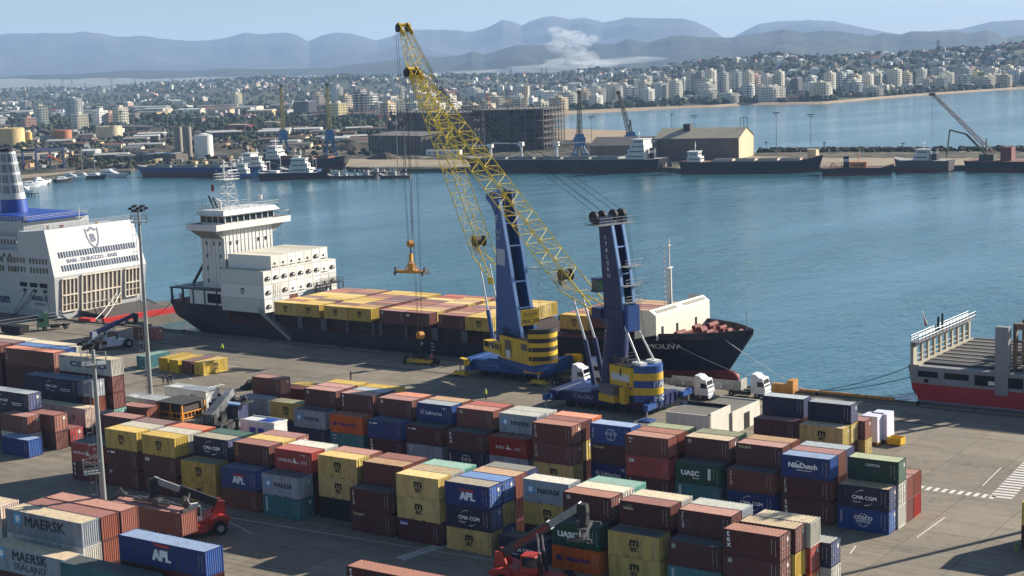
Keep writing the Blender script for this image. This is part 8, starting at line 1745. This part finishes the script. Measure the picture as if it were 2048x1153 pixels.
def yacht(u0, v0, u1, v1, label, sail=0, bow=1, beam=4.5, hm=None, nd=1):
    t, L_ = fship(u0, v0, u1, v1, beam, 1.8, label, hm or YW, YW, bow=bow, name='yacht', red=hm or YW, bowr=.28, sheer=.8, group='yachts in the marina', cat='boat'); b = MB()
    b.loft([[(L_*.15, -beam*.32, 1.8), (L_*.15, beam*.32, 1.8), (L_*.2, beam*.28, 3.2), (L_*.2, -beam*.28, 3.2)], [(L_*.68, -beam*.25, 1.9), (L_*.68, beam*.25, 1.9), (L_*.52, beam*.22, 3.2), (L_*.52, -beam*.22, 3.2)]]); 
    if nd > 1: b.loft([[(L_*.22, -beam*.26, 3.2), (L_*.22, beam*.26, 3.2), (L_*.26, beam*.22, 4.4), (L_*.26, -beam*.22, 4.4)], [(L_*.5, -beam*.2, 3.2), (L_*.5, beam*.2, 3.2), (L_*.42, beam*.18, 4.4), (L_*.42, -beam*.18, 4.4)]])
    o = b.build('cabin', YW, t); b = MB(); b.box(L_*.22, L_*.5, -beam*.31, beam*.31, 2.4, 2.8); b.build('window', GLS, o)
    if sail: b = MB(); b.tube((L_*.45, 0, 1.8), (L_*.45, 0, sail), .26, .18, n=5); b.tube((L_*.1, 0, 3.4), (L_*.45, 0, 3.5), .14, n=5); b.tube((L_*.45, 0, sail), (L_*.98, 0, 2.6), .04, n=3); b.tube((L_*.45, 0, sail), (0, 0, 2), .04, n=3); b.build('mast', GST, t)
yacht(196, 353, 258, 355, 'large white motor yacht at the right end of the marina', 0, 1, 6, None, 2); yacht(172, 358, 214, 358, 'dark hulled sailing yacht with tall mast, right of the two', 20, 1, 4.2, HDK); yacht(150, 357, 186, 357, 'sailing yacht with tall mast, left of the two', 18, 1, 3.8, HDK); yacht(118, 362, 174, 360, 'white motor yacht lying before the boat hoist', 0, 1, 4.6, None, 2); yacht(108, 366, 148, 363, 'smaller dark and white motor boat by the boat hoist', 0, 1, 4, HDK); yacht(62, 372, 104, 368, 'white motor yacht in the left marina group', 0, 1, 4.6, None, 2); yacht(42, 376, 84, 373, 'white motor boat second from the front in the left marina', 0, 1); yacht(28, 386, 60, 382, 'white boat with blue covers in the left marina', 0, 1); yacht(30, 390, 74, 388, 'front white motor boat beside the dark jetty', 0, 1, 4.6, None, 2); yacht(200, 349, 240, 347, 'white yacht behind the large motor yacht', 0, -1); yacht(12, 380, 40, 378, 'white boat at the left edge of the marina', 0, 1)
t = thing('timber_jetty', 'dark timber jetty before the front motor boats', 'jetty', at(34, 392, -2), 0); b = MB(); b.box(0, 15, -1.2, 1.2, 1.2, 1.5); [b.tube((k*2.5, s, -1), (k*2.5, s, 1.3), .2, n=5) for k in range(7) for s in (-1, 1)]; b.build('deck', BLK, t)
p = at(92, 369, -2); t = thing('float_box', 'small dark square float in the marina', 'float', p); b = MB(); b.box(-2, 2, -1, 1, -.3, 1.4); b.build('body', BLK, t)
# ================================================================ smoke, mist and the air itself
def volmat(name, dens, col, aniso=0.0):
    m = bpy.data.materials.new(name); m.use_nodes = True; nt = m.node_tree; nt.nodes.clear(); o = nt.nodes.new("ShaderNodeOutputMaterial"); v = nt.nodes.new("ShaderNodeVolumePrincipled"); v.inputs['Density'].default_value = dens; v.inputs['Color'].default_value = (*col, 1); v.inputs['Anisotropy'].default_value = aniso; nt.links.new(v.outputs[0], o.inputs['Volume']); return m
def puff(b, c, rx, ry, rz_, seed):
    rr = random.Random(seed); f = [rr.uniform(0, 6) for _ in range(6)]; n, k = 20, 12; vs = []
    for j in range(k+1):
        ph = math.pi*j/k
        for i in range(n):
            th = 2*math.pi*i/n; q = 1+.16*math.sin(3*th+f[0]+2*ph)+.12*math.sin(5*th+f[1]-3*ph)+.1*math.sin(7*ph+f[2]+th)+.06*math.sin(9*th+f[3]+6*ph); vs.append((c.x+(CR.x*rx*math.cos(th)-CW.x*-ry*math.sin(th))*math.sin(ph)*q, c.y+(CR.y*rx*math.cos(th)-CW.y*-ry*math.sin(th))*math.sin(ph)*q, c.z+rz_*math.cos(ph)*q))
    b.mesh(vs, [(j*n+i, j*n+(i+1) % n, (j+1)*n+(i+1) % n, (j+1)*n+i) for j in range(k) for i in range(n)])
SMD = 6400; sc = SMD/CF
def sp_(u, v): dr = azdir(u); p = near(u, v, dr.x*SMD, dr.y*SMD); return p
b = MB()
for i, (u, v, rx, rz_) in enumerate(((1160, 118, 34, 16), (1128, 128, 44, 12), (1175, 130, 60, 8), (1120, 92, 26, 14), (1135, 72, 30, 11), (1160, 82, 26, 14), (1110, 60, 16, 6), (1185, 78, 14, 8), (1150, 104, 26, 14))): puff(b, sp_(u, v), rx*sc, min(rx, 30)*sc, rz_*sc, i)
SMK = volmat('smoke_volume', .009, (.97, .97, .96)); tag(b.build('smoke_plume', SMK, fix=True), 'pale smoke plume rising in front of the hills', 'smoke', None, 'stuff')
b = MB()
for i, (u, v, rx, rz_) in enumerate(((1090, 137, 90, 8), (1000, 145, 130, 6), (1220, 124, 80, 6), (880, 151, 130, 5), (1270, 119, 60, 5))): puff(b, sp_(u, v), rx*sc, 260, rz_*sc, 20+i)
tag(b.build('smoke_drift', volmat('smoke_drift_volume', .0012, (.97, .97, .96)), fix=True), 'thin smoke drifting sideways low over the plain', 'smoke', None, 'stuff')
b = MB(); n = 80; vs = []
for r_ in (6300, 7000):
    for i in range(n+1):
        u = -500+1750*i/n; dr = azdir(u); yt = interp([(-500, 163), (0, 160), (350, 157), (700, 152), (1000, 148), (1250, 142)], u)+1.2*math.sin(i*.7)+.8*math.sin(i*1.9); zt = CH+(horizon_y(u)-yt)/CF*r_; zt = max(zt, 30)
        vs += [(dr.x*r_, dr.y*r_, -1.0), (dr.x*r_, dr.y*r_, zt)]
m_ = 2*(n+1); fc = []
for i in range(n): a_ = 2*i; fc += [(a_, a_+1, a_+3, a_+2), (m_+a_, m_+a_+2, m_+a_+3, m_+a_+1), (a_+1, m_+a_+1, m_+a_+3, a_+3), (a_, a_+2, m_+a_+2, m_+a_)]
fc += [(0, m_, m_+1, 1), (2*n, 2*n+1, m_+2*n+1, m_+2*n)]
b.mesh(vs, fc); tag(b.build('mist_layer', volmat('mist_volume', .0005, (.95, .97, 1.0)), fix=True), 'pale morning mist lying over the far plain', 'mist', None, 'stuff')
b = MB(); c0 = azdir(1024)*9500; ax = azdir(1024); ay = Vector((-ax.y, ax.x, 0)); hw = 9500; top = 640
q = [c0*0-ax*400-ay*hw, c0*0+ax*21500-ay*hw, c0*0+ax*21500+ay*hw, c0*0-ax*400+ay*hw]
b.prism([(v_.x, v_.y) for v_ in q], -8, top); tag(b.build('haze', volmat('haze_volume', .000062, (.46, .67, 1.0), .0)), 'thin blue morning haze filling the air over the harbour', 'haze', None, 'stuff')
